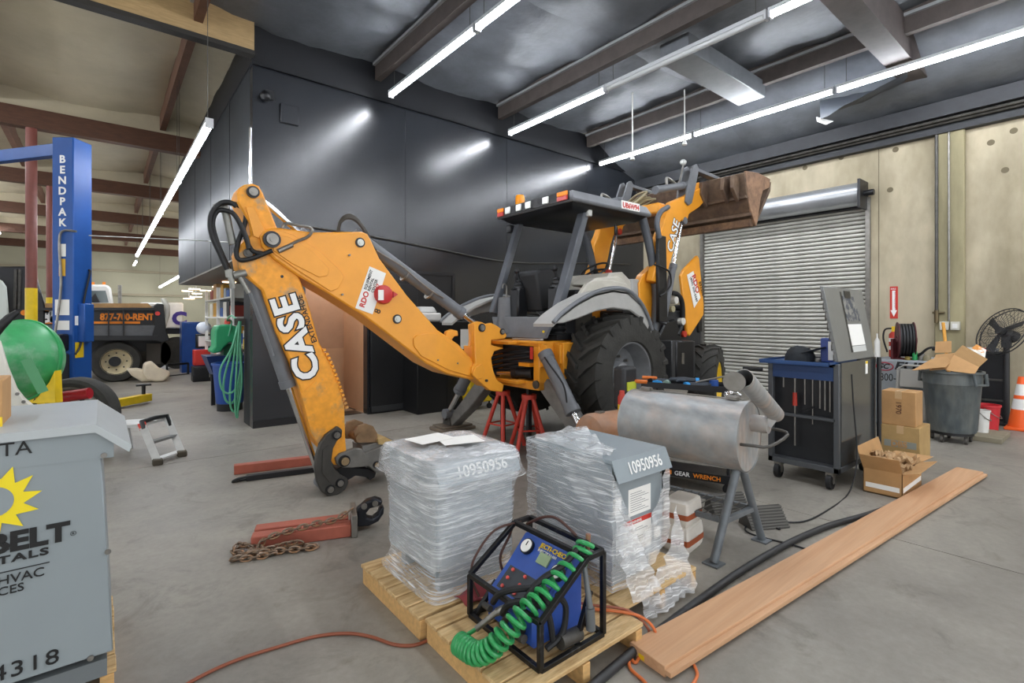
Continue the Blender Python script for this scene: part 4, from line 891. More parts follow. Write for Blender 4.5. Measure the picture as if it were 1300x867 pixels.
wrap(T1, 1.275, 1.755, 2.155, 2.68, [(.26, .022), (.34, .02), (.42, .022), (.50, .024), (.58, .028), (.66, .05), (.70, .056)], 'stretch_wrap', F1, 8.1, amp=.005)
wrap(T1, 1.275, 1.755, 2.155, 2.68, [(.655, .078), (.68, .066), (.72, .058), (.765, .052), (.795, .036)], 'loose_film_hood', film('hood_film', .12, .35, 'F8FAFB'), 5.2, cap=.803, amp=.012)
T2 = thing('unwrapped_transformer', 'grey transformer with film torn away from its labelled front, on the right pallet', 'transformer', (2.2, 1.93, .115))
transformer(T2, 1.99, 2.42, 1.65, 2.22, .225, .77)
def lab(x0, x1, z0, z1, m, nm, y=1.648):
    q = MB(); q.bb((x0, y, z0), (x1, y+.0025, z1)); return q.build(nm, m, T2)
l1 = lab(2.12, 2.31, .47, .61, PAPER, 'rating_label'); l2 = lab(2.085, 2.315, .275, .45, PAPER, 'warning_label'); l3 = lab(2.345, 2.40, .30, .36, PAPER, 'small_label'); l4 = lab(2.0, 2.06, .50, .59, PAPER, 'small_label')
q = MB(); q.bb((2.085, 1.6465, .425), (2.315, 1.648, .45)); q.build('red_band', REDINK, l2); text('lettering', 'WARNING', WHINK, l2, (2.13, 1.646, .43), (1, 0, 0), (0, 0, 1), .02)
q = MB()
for k in range(9): q.bb((2.135, 1.6468, .49+k*.012), (2.29-.03*(k % 3), 1.6478, .492+k*.012))
q.build('print', mat('grey_ink', '77777A', .7), l1)
q = MB()
for k in range(10): q.bb((2.10, 1.6468, .29+k*.012), (2.28-.04*(k % 4), 1.6478, .292+k*.012))
q.build('print', mat('grey_ink', '77777A', .7), l2)
# film on T2: shroud over the left and back, a sheet across the lower front, a rag hanging to the pallet
def sheetfilm(t, f, nu, nv, nm, m):
    q = MB(); q.add([f(i/nu, j/nv) for j in range(nv+1) for i in range(nu+1)], [(j*(nu+1)+i, j*(nu+1)+i+1, (j+1)*(nu+1)+i+1, (j+1)*(nu+1)+i) for j in range(nv) for i in range(nu)])
    return q.build(nm, m, t, ang=70)
def nz(p, s, a): return a*noise.noise(V(p)*s)
def shroud(u, v):       # v: bottom (0) to top, u: from the front left corner round the left face and back
    L = [(2.09, 1.635), (1.975, 1.64), (1.972, 1.9), (1.97, 2.24), (2.2, 2.245), (2.44, 2.24)]
    s = u*(len(L)-1); i = min(int(s), len(L)-2); f_ = s-i
    x = L[i][0]+(L[i+1][0]-L[i][0])*f_; y = L[i][1]+(L[i+1][1]-L[i][1])*f_
    z = .14+v*.66; g = .02 if v < .8 else .035
    if u < .25: z = .14+v*(.35+.3*u*4)
    cx_, cy_ = 2.2, 1.93; dx, dy = x-cx_, y-cy_; l = math.hypot(dx, dy)
    k_ = g+nz((x*3, y*3, z*3), 4, .022)+nz((x, y, z), 26, .008)
    return V((x+dx/l*k_, y+dy/l*k_, z))
sheetfilm(T2, shroud, 60, 28, 'stretch_wrap', F1)
def topsheet(u, v):
    x = 1.965+u*.27*(1-.35*v)+.10*v*u; y = 1.70+v*.55; x = 1.965+u*(.12+.30*v); z = .80+nz((x, y, 1), 11, .03)+.02*math.sin(u*9+v*7)*u
    if u < .08: z -= .05
    return V((x, y, z+.01))
sheetfilm(T2, topsheet, 26, 26, 'crumpled_film', F2)
def frontrag(u, v):
    x = 1.985+u*.46; lo = .30-.12*math.sin(u*3.1); hi = .62-.42*u+.55*max(0, u-.55)**1.2*1.6
    hi = .64-.9*u if u < .35 else .325+(u-.35)**1.6*.85
    z = lo+(hi-lo)*v; y = 1.632+nz((x*2, 1, z*2), 9, .022)-.012
    return V((x, y, z))
sheetfilm(T2, frontrag, 40, 12, 'torn_film', F2)
def hang(u, v):
    x = 2.0+.13*u+.10*(1-v)*u; z = .118+v*.34; y = 1.62-.10*(1-v)**2+nz((x*3, 2, z*3), 9, .035)
    return V((x, y, z))
sheetfilm(T2, hang, 14, 24, 'torn_film', F2)
def skirt(u, v):
    x = 2.06+u*.46; z = .02+v*(.13+.30*u**5); y = 1.50+.03*v+nz((x*3, 2, z*3), 9, .03)+.10*v*u
    return V((x, y, z))
sheetfilm(T2, skirt, 30, 12, 'torn_film', F2)
# ---- injection tester in its black frame
TS = thing('injection_tester', 'blue injector tester console in a black tube frame on the front pallet', 'tester', (1.51, 1.70, .115))
FB = mat('frame_black', '1B1B1C', .38, .3, col2='55524C', var=.1, vs=14, lo=.6, hi=.75)
a0, a1, b0, b1, zb, zl, zh, xm = 1.33, 1.70, 1.46, 1.945, .125, .31, .485, 1.60
def fb(p, q_, nm='frame_tube'): q = MB(); q.bar(p, q_, .022, .022); q.build(nm, FB, TS, bev=.002)
for y in (b0, b1):
    fb((a0, y, zb), (a1, y, zb)); fb((a0, y, zb), (a0, y, zl)); fb((a1, y, zb), (a1, y, zh)); fb((a0, y, zl), (xm, y, zh)); fb((xm, y, zh), (a1, y, zh))
for (x, z) in ((a0, zb), (a1, zb), (a0, zl), (xm, zh), (a1, zh)): fb((x, b0, z), (x, b1, z))
fb((xm-.05, b0+.02, zb), (xm+.04, b0+.02, zb+.2)); fb((a0+.02, b1-.02, zb), (a0+.14, b1-.02, zb+.12))
TB = mat('tester_blue', '3358AE', .42, var=.12, vs=6)
sd = V((xm-a0, 0, zh-zl)).normalized(); nn_ = V((-sd.z, 0, sd.x)); p0 = V((a0+.05, 0, zl-.02))
q = MB(); q.prism([(a0+.045, b0+.09, zb+.01), (a1-.03, b0+.09, zb+.01), (a1-.03, b0+.09, zh-.03), (xm+.0, b0+.09, zh-.025), (a0+.17, b0+.09, zl+.05), (a0+.045, b0+.09, zl-.055)], (0, b1-b0-.16, 0)); con = q.build('console', TB, TS, bev=.012)
pe = V((a0+.17, 0, zl+.05)); pt = V((xm, 0, zh-.025)); ud = (pt-pe).normalized(); nd = V((-ud.z, 0, ud.x))
def face(f, y, lift=.004): p_ = pe.lerp(pt, f)+nd*lift; return V((p_.x, y, p_.z))
for (f, y, r) in ((.62, 1.80, .036), (.36, 1.57, .034)):
    c_ = face(f, y); q = MB(); q.cyl(c_-nd*.01, c_+nd*.012, r, n=26); g_ = q.build('gauge', BLACK, con)
    q = MB(); q.cyl(c_+nd*.012, c_+nd*.015, r*.85, n=26); q.build('dial', PAPER, g_)
    q = MB(); q.bar(c_+nd*.016, c_+nd*.016+ud*r*.6, .004, .002); q.build('needle', INK, g_)
q = MB(); c_ = face(.5, 1.675); q.box(c_, (.05, .07, .01), R=Matrix((ud, V((0, 1, 0)), nd)).transposed()); q.build('display', mat('lcd_green', '8DA27C', .3), con)
text('lettering', 'JECTI-CHECK', YELP, con, face(.80, 1.735), (0, -1, 0), ud, .030, bold=.0006); text('lettering', 'INJECTION 601', WHINK, con, face(.66, 1.735), (0, -1, 0), ud, .018)
pl = V((a0+.045, 0, zl-.055)); ph = pe; ul = (ph-pl).normalized(); nl = V((-ul.z, 0, ul.x))
def low(f, y, lift=.004): p_ = pl.lerp(ph, f)+nl*lift; return V((p_.x, y, p_.z))
q = MB(); q.box(low(.55, 1.70, .001), (.11, .27, .004), R=Matrix((ul, V((0, 1, 0)), nl)).transposed()); q.build('switch_panel', mat('panel_dark', '3A3F45', .5), con)
for k in range(9):
    c_ = low(.3+.25*(k % 3), 1.80-.085*(k//3)); q = MB(); q.cyl(c_, c_+nl*.008, .008, n=10); q.build('red_button', mat('button_red', 'E0584E', .4), con)
q = MB(); q.bb((a1-.03, b0+.12, zb), (a1+.0, b0+.32, zb+.26)); q.build('side_tank', TB, TS, bev=.01)
for pts, r in (([(1.36, 1.60, .20), (1.33, 1.58, .30), (1.40, 1.56, .40), (1.52, 1.52, .46), (1.62, 1.50, .53), (1.66, 1.50, .50)], .013), ([(1.34, 1.78, .25), (1.32, 1.70, .33), (1.36, 1.62, .37), (1.42, 1.58, .36), (1.46, 1.55, .30)], .014), ([(1.33, 1.70, .24), (1.32, 1.64, .31), (1.36, 1.58, .33), (1.42, 1.52, .30), (1.44, 1.50, .16)], .014), ([(1.40, 1.50, .16), (1.48, 1.49, .20), (1.50, 1.49, .30), (1.46, 1.50, .36)], .013), ([(1.62, 1.92, .49), (1.50, 1.98, .46), (1.38, 1.98, .36), (1.35, 1.96, .28), (1.37, 1.93, .20)], .006), ([(1.64, 1.90, .48), (1.66, 1.80, .54), (1.68, 1.72, .55), (1.70, 1.62, .50)], .007), ([(1.58, 1.94, .47), (1.60, 1.99, .40), (1.55, 2.0, .30), (1.56, 1.96, .2)], .007)):
    q = MB(); q.tube(pts, r, 8, k=6); q.build('tester_hose', RUB2 if r > .008 else mat('brown_lead', '4A2B22', .5), TS)
for (p_, q_, r) in (((1.35, 1.66, .17), (1.35, 1.58, .18), .018), ((1.36, 1.74, .16), (1.36, 1.70, .22), .016), ((1.46, 1.485, .17), (1.58, 1.49, .16), .03), ((1.35, 1.86, .20), (1.34, 1.80, .21), .014)):
    q = MB(); q.cyl(p_, q_, r, n=12); q.build('hose_fitting', STEELD, TS)
pass
q = MB(); q.cyl((1.605, 1.485, .46), (1.60, 1.445, .28), .010, .014); q.cyl((1.60, 1.445, .28), (1.60, 1.44, .19), .020); q.build('probe', mat('probe_grey', '6C7072', .4, .3), TS)
# green coiled air hose
cl = [V(p) for p in ((1.64, 1.50, .52), (1.60, 1.50, .48), (1.50, 1.51, .425), (1.40, 1.52, .365), (1.31, 1.535, .325), (1.24, 1.56, .26), (1.19, 1.60, .195), (1.16, 1.65, .165), (1.15, 1.71, .160), (1.145, 1.76, .160))]
cs = spline(cl, 24); q = MB(); pts = []; turns = 24; X_ = None
acc = 0
for i, p in enumerate(cs):
    d = (cs[min(i+1, len(cs)-1)]-cs[max(i-1, 0)]).normalized()
    if X_ is None: X_ = frame(d)[0]
    X_ = (X_-d*X_.dot(d)).normalized(); Yv = d.cross(X_)
N_ = turns*14
X_ = None
for k in range(N_+1):
    s = k/N_; w_ = s**.82; i = w_*(len(cs)-1); i0 = min(int(i), len(cs)-2); p = cs[i0].lerp(cs[i0+1], i-i0); d = (cs[i0+1]-cs[i0]).normalized()
    if X_ is None: X_ = frame(d)[0]
    X_ = (X_-d*X_.dot(d)).normalized(); Yv = d.cross(X_); a = 2*math.pi*turns*s
    rr = .037
    pts.append(p+X_*(rr*math.cos(a))+Yv*(rr*math.sin(a)))
q.tube(pts, .0100, 8); GH = thing('coiled_air_hose', 'green coiled air hose draped over the black tester frame', 'hose', (1.4, 1.55, .13)); q.build('coil', mat('hose_green', '2E9A55', .35, coat=.3), GH)
q = MB(); q.tube([pts[-1], (1.175, 1.80, .14), (1.21, 1.80, .145), (1.245, 1.775, .17)], .009, 8, k=5); q.build('hose_tail', mat('hose_green', '2E9A55', .35), GH)
q = MB(); q.cyl((1.245, 1.775, .17), (1.32, 1.73, .235), .013); q.cyl((1.32, 1.73, .235), (1.35, 1.71, .25), .017); q.build('hose_end', STEEL, GH)
q = MB(); q.cyl((1.645, 1.50, .49), (1.65, 1.50, .56), .011); q.build('hose_end', mat('copper_end', 'B08068', .35, .7), GH)
# a red rag between the pallets
def rag(u, v): x = 1.36+u*.16; y = 2.0+v*.13; return V((x, y, .135+nz((x, y, 0), 16, .035)+.03*math.sin(u*7)*math.sin(v*5)))
q = MB(); q.add([rag(i/14, j/12) for j in range(13) for i in range(15)], [(j*15+i, j*15+i+1, (j+1)*15+i+1, (j+1)*15+i) for j in range(12) for i in range(14)]); rg = q.build('shop_rag', mat('rag_red', '8E3F42', .9), ang=80)
m_ = rg.modifiers.new('thick', 'SOLIDIFY'); m_.thickness = .006
tag(rg, 'crumpled dull red rag between the wrapped transformer and the tester', 'rag')
# ---- long board, hoses and cords on the floor
pa, pb = V((1.83, 1.315, 0)), V((6.5, .975, 0)); ud = (pb-pa).normalized(); nd = V((-ud.y, ud.x, 0))
bd = thing('long_board', 'long reddish tongue and groove board lying across the floor', 'board', ((pa+pb)/2))
BDM = mat('fir_board', 'CCA27C', .6, col2='C0936C', var=.05, vs=1.2, stretch=(.5, 14, 14), detail=4)
q = MB(); q.prism([pa-nd*.085, pb-nd*.085, pb+nd*.11, pa+nd*.11], (0, 0, .05)); q.build('board', BDM, bd, bev=.003)
q = MB(); q.prism([pa-nd*.115+V((0, 0, .014)), pb-nd*.115+V((0, 0, .014)), pb-nd*.084+V((0, 0, .014)), pa-nd*.084+V((0, 0, .014))], (0, 0, .022)); q.build('tongue', BDM, bd, bev=.002)
q = MB(); q.box(pa+nd*.04-ud*.001+V((0, 0, .02)), (.002, .03, .02), rz=math.atan2(ud.y, ud.x)); q.build('yellow_mark', YELP, bd)
q = MB(); q.tube([G(a, b, .022) for a, b in ((735, 885), (760, 864), (805, 826), (852, 789), (900, 753), (945, 722), (1000, 690), (1050, 668), (1095, 655), (1129, 644), (1150, 636))]+[V((5.7, 1.08, .022))], .020, 10, k=6)
tag(q.build('black_hose', mat('hose_black', '2A2B2D', .5)), 'thick black hose snaking along the long board', 'hose')
ORC = mat('orange_cord', 'D2703A', .5)
q = MB(); q.tube([(1.70, 1.72, .125), (1.80, 1.62, .125), (1.93, 1.46, .122), (1.99, 1.40, .06), (1.95, 1.38, .012), (1.88, 1.385, .010), (1.80, 1.36, .008)]+[G(a, b, .008) for a, b in ((800, 836), (800, 848), (815, 862), (835, 880), (870, 876), (885, 858), (880, 842))], .007, 8, k=6)
tag(q.build('orange_cord', ORC), 'orange cord trailing off the pallet beside the long board', 'cord')
q = MB(); q.tube([G(a, b, .008) for a, b in ((150, 920), (195, 895), (250, 861), (300, 838), (350, 822), (400, 808), (440, 804), (470, 808), (500, 818), (525, 819), (545, 812))], .0075, 8, k=6)
tag(q.build('brown_cord', mat('brown_cord', '8A4A30', .5)), 'rusty orange cord curving over the floor to the left pallet', 'cord')
CH = [(1.72, 1.75, .14), (1.82, 1.62, .135), (1.925, 1.50, .125), (1.985, 1.43, .05), (1.97, 1.44, .01), (1.93, 1.50, .01)]
q = MB(); q.tube(CH, .0065, 8, k=6); tag(q.build('copper_lead', mat('copper_lead', '9C5A42', .5)), 'short copper brown lead looping off the tester pallet', 'cord')
# ---- tow bar with pintle hook and chain; steel bars behind
SRB = mat('primer_red', 'A85B48', .65, var=.15, vs=6)
A, B = G(318, 700), G(446, 682); ux_ = (B-A).normalized(); uy_ = V((-ux_.y, ux_.x, 0))
tw = thing('pintle_tow_bar', 'pair of red primed tow bars welded to a black pintle hook', 'tow bar', ((A+B)/2))
for k, (s0, s1) in enumerate(((0, 1), (.02, .98))):
    q = MB(); o_ = uy_*(.055+k*.13); L_ = (B-A).length; q.prism([A+o_-uy_*.05+ux_*(s0*.2*k), A+o_+ux_*(s1*L_)-uy_*.05, A+o_+ux_*(s1*L_)+uy_*.05, A+o_+uy_*.05+ux_*(s0*.2*k)], (0, 0, .085)); q.build('square_tube', SRB, tw, bev=.006)
q = MB(); c_ = B+uy_*.12+ux_*.02; q.box(c_+V((0, 0, .075)), (.04, .28, .15), rz=math.atan2(ux_.y, ux_.x)); q.build('mount_plate', STEEL, tw, bev=.004)
hk = [c_+ux_*f+V((0, 0, z)) for f, z in ((.02, .03), (.10, .025), (.17, .05), (.205, .10), (.21, .15), (.18, .14), (.165, .10), (.13, .075), (.09, .085), (.085, .12), (.11, .15), (.15, .155), (.19, .165), (.20, .19), (.15, .215), (.09, .205), (.05, .17), (.02, .15))]
q = MB(); q.prism([p-uy_*.04 for p in hk], uy_*.085); q.build('pintle_hook', mat('hook_black', '2B2D33', .35, .5, var=.3), tw, bev=.012, seg=2)
for (f, z) in ((.07, .175), (.145, .185)):
    p = c_+ux_*f-uy_*.04+V((0, 0, z)); q = MB(); q.cyl(p, p-uy_*.015, .02); q.build('bolt', STEEL, tw)
chain = thing('tow_chain', 'rusty steel chain draped over and piled beside the red tow bars', 'chain', (A.x, A.y, 0))
top = [c_+V((0, 0, .17))-uy_*.03, c_-ux_*.12-uy_*.06+V((0, 0, .115)), c_-ux_*.28-uy_*.09+V((0, 0, .11)), B-ux_*.52-uy_*.03+V((0, 0, .08)), B-ux_*.56-uy_*.08+V((0, 0, .02))]
pile = [B-ux_*.56-uy_*.08+V((0, 0, .02)), B-ux_*.30-uy_*.08+V((0, 0, .02)), B-ux_*.25-uy_*.12+V((0, 0, .02)), B-ux_*.6-uy_*.10+V((0, 0, .03)), A-uy_*.08+ux_*.1+V((0, 0, .03)), A-uy_*.04-ux_*.08+V((0, 0, .02)), A+uy_*.08-ux_*.08+V((0, 0, .02)), A+uy_*.02-ux_*.03+V((0, 0, .035)), A-uy_*.12+ux_*.15+V((0, 0, .02)), B-ux_*.7-uy_*.13+V((0, 0, .02)), B-ux_*.4-uy_*.07+V((0, 0, .045)), B-ux_*.3-uy_*.1+V((0, 0, .05))]
CHM = mat('chain_steel', '857A6E', .42, .7, col2='94683F', var=.15, vs=12)
lk_ = None; path = spline(top, 30)+spline(pile, 30); acc = 0; step = .040; k = 0; prev = path[0]; nl_ = 0
link_me = MB(); link_me.tube([V((.028*math.cos(t)*1.25 if abs(math.cos(t)) > 0 else 0, .017*math.sin(t), 0)) for t in [2*math.pi*i/10 for i in range(10)]], .0065, 6, closed=True)
o_root = None
for p in path[1:]:
    acc += (p-prev).length
    if acc > step:
        acc = 0; d = (p-prev).normalized() if (p-prev).length > 1e-6 else ux_; x_, y_, z_ = frame(d)
        tw_ = (k % 2)*math.pi/2+.4; k += 1
        a_, b_ = x_*math.cos(tw_)+y_*math.sin(tw_), -x_*math.sin(tw_)+y_*math.cos(tw_)
        if o_root is None:
            o_root = link_me.build('chain_link', CHM, chain)
            ob = o_root; ob.data.transform(Matrix.Translation(V(chain['_o'])))
        else: ob = o_root.copy(); C.objects.link(ob)
        M = Matrix((d, a_, b_)).transposed().to_4x4(); M.translation = p-V(chain['_o']); ob.matrix_local = M
    prev = p
A, B = G(297, 603), G(392, 593)+V((.25, .0, 0)); u_ = (B-A).normalized(); n_ = V((-u_.y, u_.x, 0))
q = MB(); q.prism([A+V((0, 0, 0)), B, B+V((0, 0, .085)), A+V((0, 0, .085)), A+u_*.0+V((0, 0, .085))], n_*.09); rb = tag(q.build('red_steel_tube', SRB, bev=.004), 'red steel tube on the floor left of the boom tip', 'steel tube')
A2 = G(300, 613); q = MB(); q.prism([A2+u_*.08, A2+u_*1.0, A2+u_*1.0+n_*.06, A2+u_*.08+n_*.06], (0, 0, .05)); jb = thing('pry_bar', 'black flat bar with a bent loop end in front of the red steel tube', 'bar', (A2.x, A2.y, 0)); q.build('shaft', BLACK, jb, bev=.004)
q = MB(); q.tube([A2+u_*.1+n_*.01+V((0, 0, .04)), A2+u_*.02+n_*.01+V((0, 0, .035)), A2-u_*.03+n_*.01+V((0, 0, .012)), A2+u_*.03+n_*.03+V((0, 0, .01)), A2+u_*.12+n_*.04+V((0, 0, .012))], .012, 8, k=5); q.build('loop', BLACK, jb)
# floor litter
for (px, py) in ((333, 697), (632, 681+20), (516, 770), (522, 778), (640, 777)): pass
# ================================================================ BARREL SMOKER AND THE THINGS ROUND IT
GALV = mat('smoked_galvanised', 'A3A7A8', .45, .35, col2='B9A89A', var=.16, vs=3.2, stretch=(2.2, .8, .8), lo=.42, hi=.7)
sm = thing('barrel_smoker', 'grey steel barrel smoker with bent chimney on splayed legs', 'smoker', (3.15, 1.95, 0))
R0, L0 = V((3.20, 1.54, .75)), V((3.10, 2.36, .75)); ax = (L0-R0).normalized(); sx_ = V((ax.y, -ax.x, 0)); RB = .222
q = MB(); q.lathe([(0, 0), (RB-.006, 0), (RB, .006), (RB, .82), (RB-.006, .826), (0, .826)], R0, ax, 48); q.build('barrel', GALV, sm)
for e_ in (-.004, .812):
    q = MB(); q.lathe([(RB+.004, e_), (RB+.004, e_+.018)], R0, ax, 48, caps=False); q.build('end_rim', GALV, sm)
top = V((0, 0, RB+.006))
q = MB(); q.bar(R0+ax*.04+top-sx_*-.02, R0+ax*.79+top+sx_*.02, .02, .006); q.build('lid_seam', STEEL, sm)
for f in (.10, .72):
    q = MB(); q.box(R0+ax*f+top+V((0, 0, .008)), (.05, .07, .018), rz=-.12); q.cyl(R0+ax*(f-.04)+top+V((0, 0, .012)), R0+ax*(f+.04)+top+V((0, 0, .012)), .012, n=10); q.build('hinge', STEEL, sm)
q = MB(); e0 = R0+V((0, 0, .08))+sx_*.06; q.cyl(e0, e0-ax*.10, .055, n=20); q.build('flue_stub', GALV, sm)
e1 = e0-ax*.10; tp = onY(944, 480, 1.28); lowp = onY(983, 524, 1.43)
q = MB(); x_, y_, d_ = frame(tp-lowp); q.lathe([(.048, 0), (.05, .0), (.05, (tp-lowp).length), (.046, (tp-lowp).length), (.046, .02)], lowp, tp-lowp, 24, caps=False); q.cyl(lowp-d_*.04, lowp+d_*.005, .05, n=24); q.bar(e1+ax*.02, lowp, .05, .06); q.build('chimney', GALV, sm)
q = MB(); c_ = onY(932, 485, 1.30); q.cyl(c_, c_+V((-.006, -.004, .004)), .055, n=24); q.build('damper_cap', STEEL, sm)
q = MB(); c_ = onX(930, 500, 3.27); q.tube([c_+V((.03*math.cos(t), .05*math.sin(t), .008*math.sin(t*2))) for t in [k*.5236 for k in range(12)]], .010, 8, closed=True); q.build('lid_ring', CHROME, sm)
hA = R0-ax*.005
q = MB(); q.tube([hA-sx_*.16+V((0, 0, -.02)), hA-sx_*.16-ax*.07+V((0, 0, -.015)), hA-ax*.13-sx_*.05+V((0, 0, -.03)), hA-ax*.17+sx_*.18+V((0, 0, .01)), hA-ax*.10+sx_*.20+V((0, 0, .03)), hA+sx_*.19+V((0, 0, .02))], .010, 8, k=3); q.build('handle', STEELD, sm)
LEG = mat('smoker_leg', '6F7579', .5, .3, var=.2, vs=7)
for f, ends in ((.06, (G(906, 716), G(967, 686))), (.76, None)):
    c_ = R0+ax*f
    for k, s_ in enumerate((-1, 1)):
        t_ = c_+sx_*(s_*.05)+V((0, 0, -RB+.005)); ft = V(ends[k]) if ends else c_+sx_*(s_*.27)+V((0, 0, -c_.z+.0))
        if not ends and s_ < 0: ft.z = .09
        q = MB(); q.cyl(t_, ft+V((0, 0, .01)), .026, n=14); lg = q.build('leg', LEG, sm)
        if ends: q = MB(); q.box(ft+V((0, 0, .005)), (.10, .10, .01)); q.build('foot_plate', LEG, lg)
fA, fB = G(906, 716), G(967, 686); tA = R0+ax*.06
zz = .24
def legat(f, s_, z):
    c_ = R0+ax*f; t_ = c_+sx_*(s_*.05)+V((0, 0, -RB)); ft = (fA if s_ < 0 else fB) if f < .3 else c_+sx_*(s_*.27)+V((0, 0, -c_.z)); k = (t_.z-z)/(t_.z-ft.z); return t_.lerp(ft, k)
c4 = [legat(.06, -1, zz), legat(.06, 1, zz), legat(.76, 1, zz), legat(.76, -1, zz)]
q = MB()
for k in range(4): q.bar(c4[k], c4[(k+1) % 4], .03, .03)
sh = q.build('shelf_frame', LEG, sm)
for k in range(13):
    q = MB(); f = (k+.5)/13; q.cyl(c4[0].lerp(c4[3], f)+V((0, 0, .015)), c4[1].lerp(c4[2], f)+V((0, 0, .015)), .004, n=6); q.build('shelf_wire', STEELD, sm)
w0 = R0+ax*.76-sx_*.30; w0.z = .115
q = MB(); q.lathe([(.095, -.015), (.115, -.015), (.115, .015), (.095, .015)], w0, sx_, 28, closed=True); wh = q.build('wheel', LEG, sm)
for k in range(6): q = MB(); a = k*math.pi/3; q.cyl(w0, w0+ax*(.1*math.cos(a))+V((0, 0, .1*math.sin(a))), .006, n=6); q.build('spoke', LEG, wh)
q = MB(); q.cyl(L0+V((0, 0, .02))-sx_*.06, L0+V((-.01, .05, .02))-sx_*.06, .07, n=20); q.build('firebox_knob', BLACK, sm)
# rusty brown drum grill behind, with a red bottle on it
dg = thing('drum_grill', 'rust brown drum grill half hidden behind the grey smoker', 'grill', (3.30, 2.74, 0))
q = MB(); q.lathe([(0, 0), (.12, .005), (.185, .03), (.20, .06), (.20, .50), (.185, .53), (0, .54)], (3.06, 2.80, .525), (1, -.12, 0), 36); q.build('drum', mat('rust_brown_drum', 'A08471', .55, col2='B5794A', var=.12, vs=3.5), dg)
for (x, y) in ((3.12, 2.68), (3.12, 2.92), (3.5, 2.64), (3.5, 2.88)): q = MB(); q.cyl((x, y, 0), (x, y, .4), .016, n=10); q.build('leg', LEG, dg)
q = MB(); q.box((3.2, 2.78, .731), (.07, .05, .012)); q.build('hinge', STEEL, dg)
rb_ = thing('fuel_bottle', 'small red bottle with a yellow base on the rust brown grill', 'bottle', (3.46, 2.76, .722))
q = MB(); q.lathe([(0, .725), (.035, .725), (.035, .77), (.0, .77)], (3.46, 2.76, 0), (0, 0, 1), 18); q.build('base', YELP, rb_)
q = MB(); q.lathe([(.035, .77), (.036, .83), (.022, .86), (.022, .885), (.0, .885)], (3.46, 2.76, 0), (0, 0, 1), 18); q.build('body', REDP, rb_)
# tall black work-light case with a lime label
bc = thing('work_light', 'black upright work light with a lime green label before the big tyre', 'work light', (3.80, 3.0, 0))
q = MB(); q.bb((3.69, 2.92, .66), (3.89, 3.05, 1.06)); q.build('lamp_head', mat('black_plastic', '202123', .5), bc, bev=.03, seg=3)
q = MB(); q.bb((3.72, 2.92, .02), (3.76, 2.96, .72)); q.bb((3.82, 3.0, .02), (3.86, 3.04, .72)); q.bb((3.74, 2.94, .3), (3.84, 3.02, .34)); q.build('stand', BLACK, bc)
q = MB(); q.bb((3.66, 2.86, 0), (3.92, 3.1, .03)); q.build('base', BLACK, bc)
q = MB(); q.bb((3.73, 2.912, .84), (3.86, 2.92, .92)); q.build('label', mat('lime_label', 'B9C23A', .5), bc)
# rolling tool tray behind the smoker
rt = thing('rolling_tool_tray', 'black rolling tool tray with orange handles behind the smoker', 'tool cart', (4.2, 2.5, 0))
c_ = V((4.15, 2.35, 0)); ta = V((.45, .89, 0)).normalized(); tb = V((-.89, .45, 0)).normalized()
ta, tb = V((.35, -.94, 0)).normalized(), V((.94, .35, 0)).normalized()
cc = V((4.18, 2.55, 0)); Rm = Matrix((ta, tb, V((0, 0, 1)))).transposed()
q = MB(); q.box(cc+V((0, 0, 0.875)), (.80, .34, .012), R=Rm)
for s_ in (-1, 1): q.box(cc+tb*(.17*s_)+V((0, 0, 0.895)), (.80, .012, .05), R=Rm); q.box(cc+ta*(.4*s_)+V((0, 0, 0.895)), (.012, .34, .05), R=Rm)
q.build('tray', BLACK, rt)
for s_ in (-1, 1):
    for u_ in (-1, 1):
        q = MB(); p = cc+ta*(.42*s_)-tb*.17*u_+V((0, 0, 0.920)); q.cyl(p-ta*.07, p+ta*.07, .018, n=12); q.build('handle', mat('orange_grip', 'D9742E', .5), rt)
        q = MB(); f_ = cc+ta*(.34*s_)+tb*(.15*u_); q.cyl(f_+V((0, 0, .1)), f_+V((0, 0, 0.875)), .014, n=10); q.build('leg', BLACK, rt)
        q = MB(); q.cyl(f_-tb*.012+V((0, 0, .045)), f_+tb*.012+V((0, 0, .045)), .045, n=18); q.build('caster', RUB2, rt)
q = MB(); q.box(cc-tb*.18+V((0, 0, .13)), (.80, .03, .07), R=Rm); br_ = q.build('base_rail', BLACK, rt)
q = MB(); q.box(cc+V((0, 0, .12)), (.76, .34, .02), R=Rm); q.build('lower_shelf', BLACK, rt)
p = cc-tb*.197-ta*.10+V((0, 0, .112)); text('lettering', 'GEAR', WHINK, br_, p, ta, (0, 0, 1), .052, bold=.001); text('lettering', 'WRENCH', ORINK, br_, p+ta*.16, ta, (0, 0, 1), .052, bold=.001)
q = MB(); q.box(p-ta*.05+V((0, 0, .018)), (.05, .004, .035), R=Rm); q.build('logo_badge', ORINK, br_)
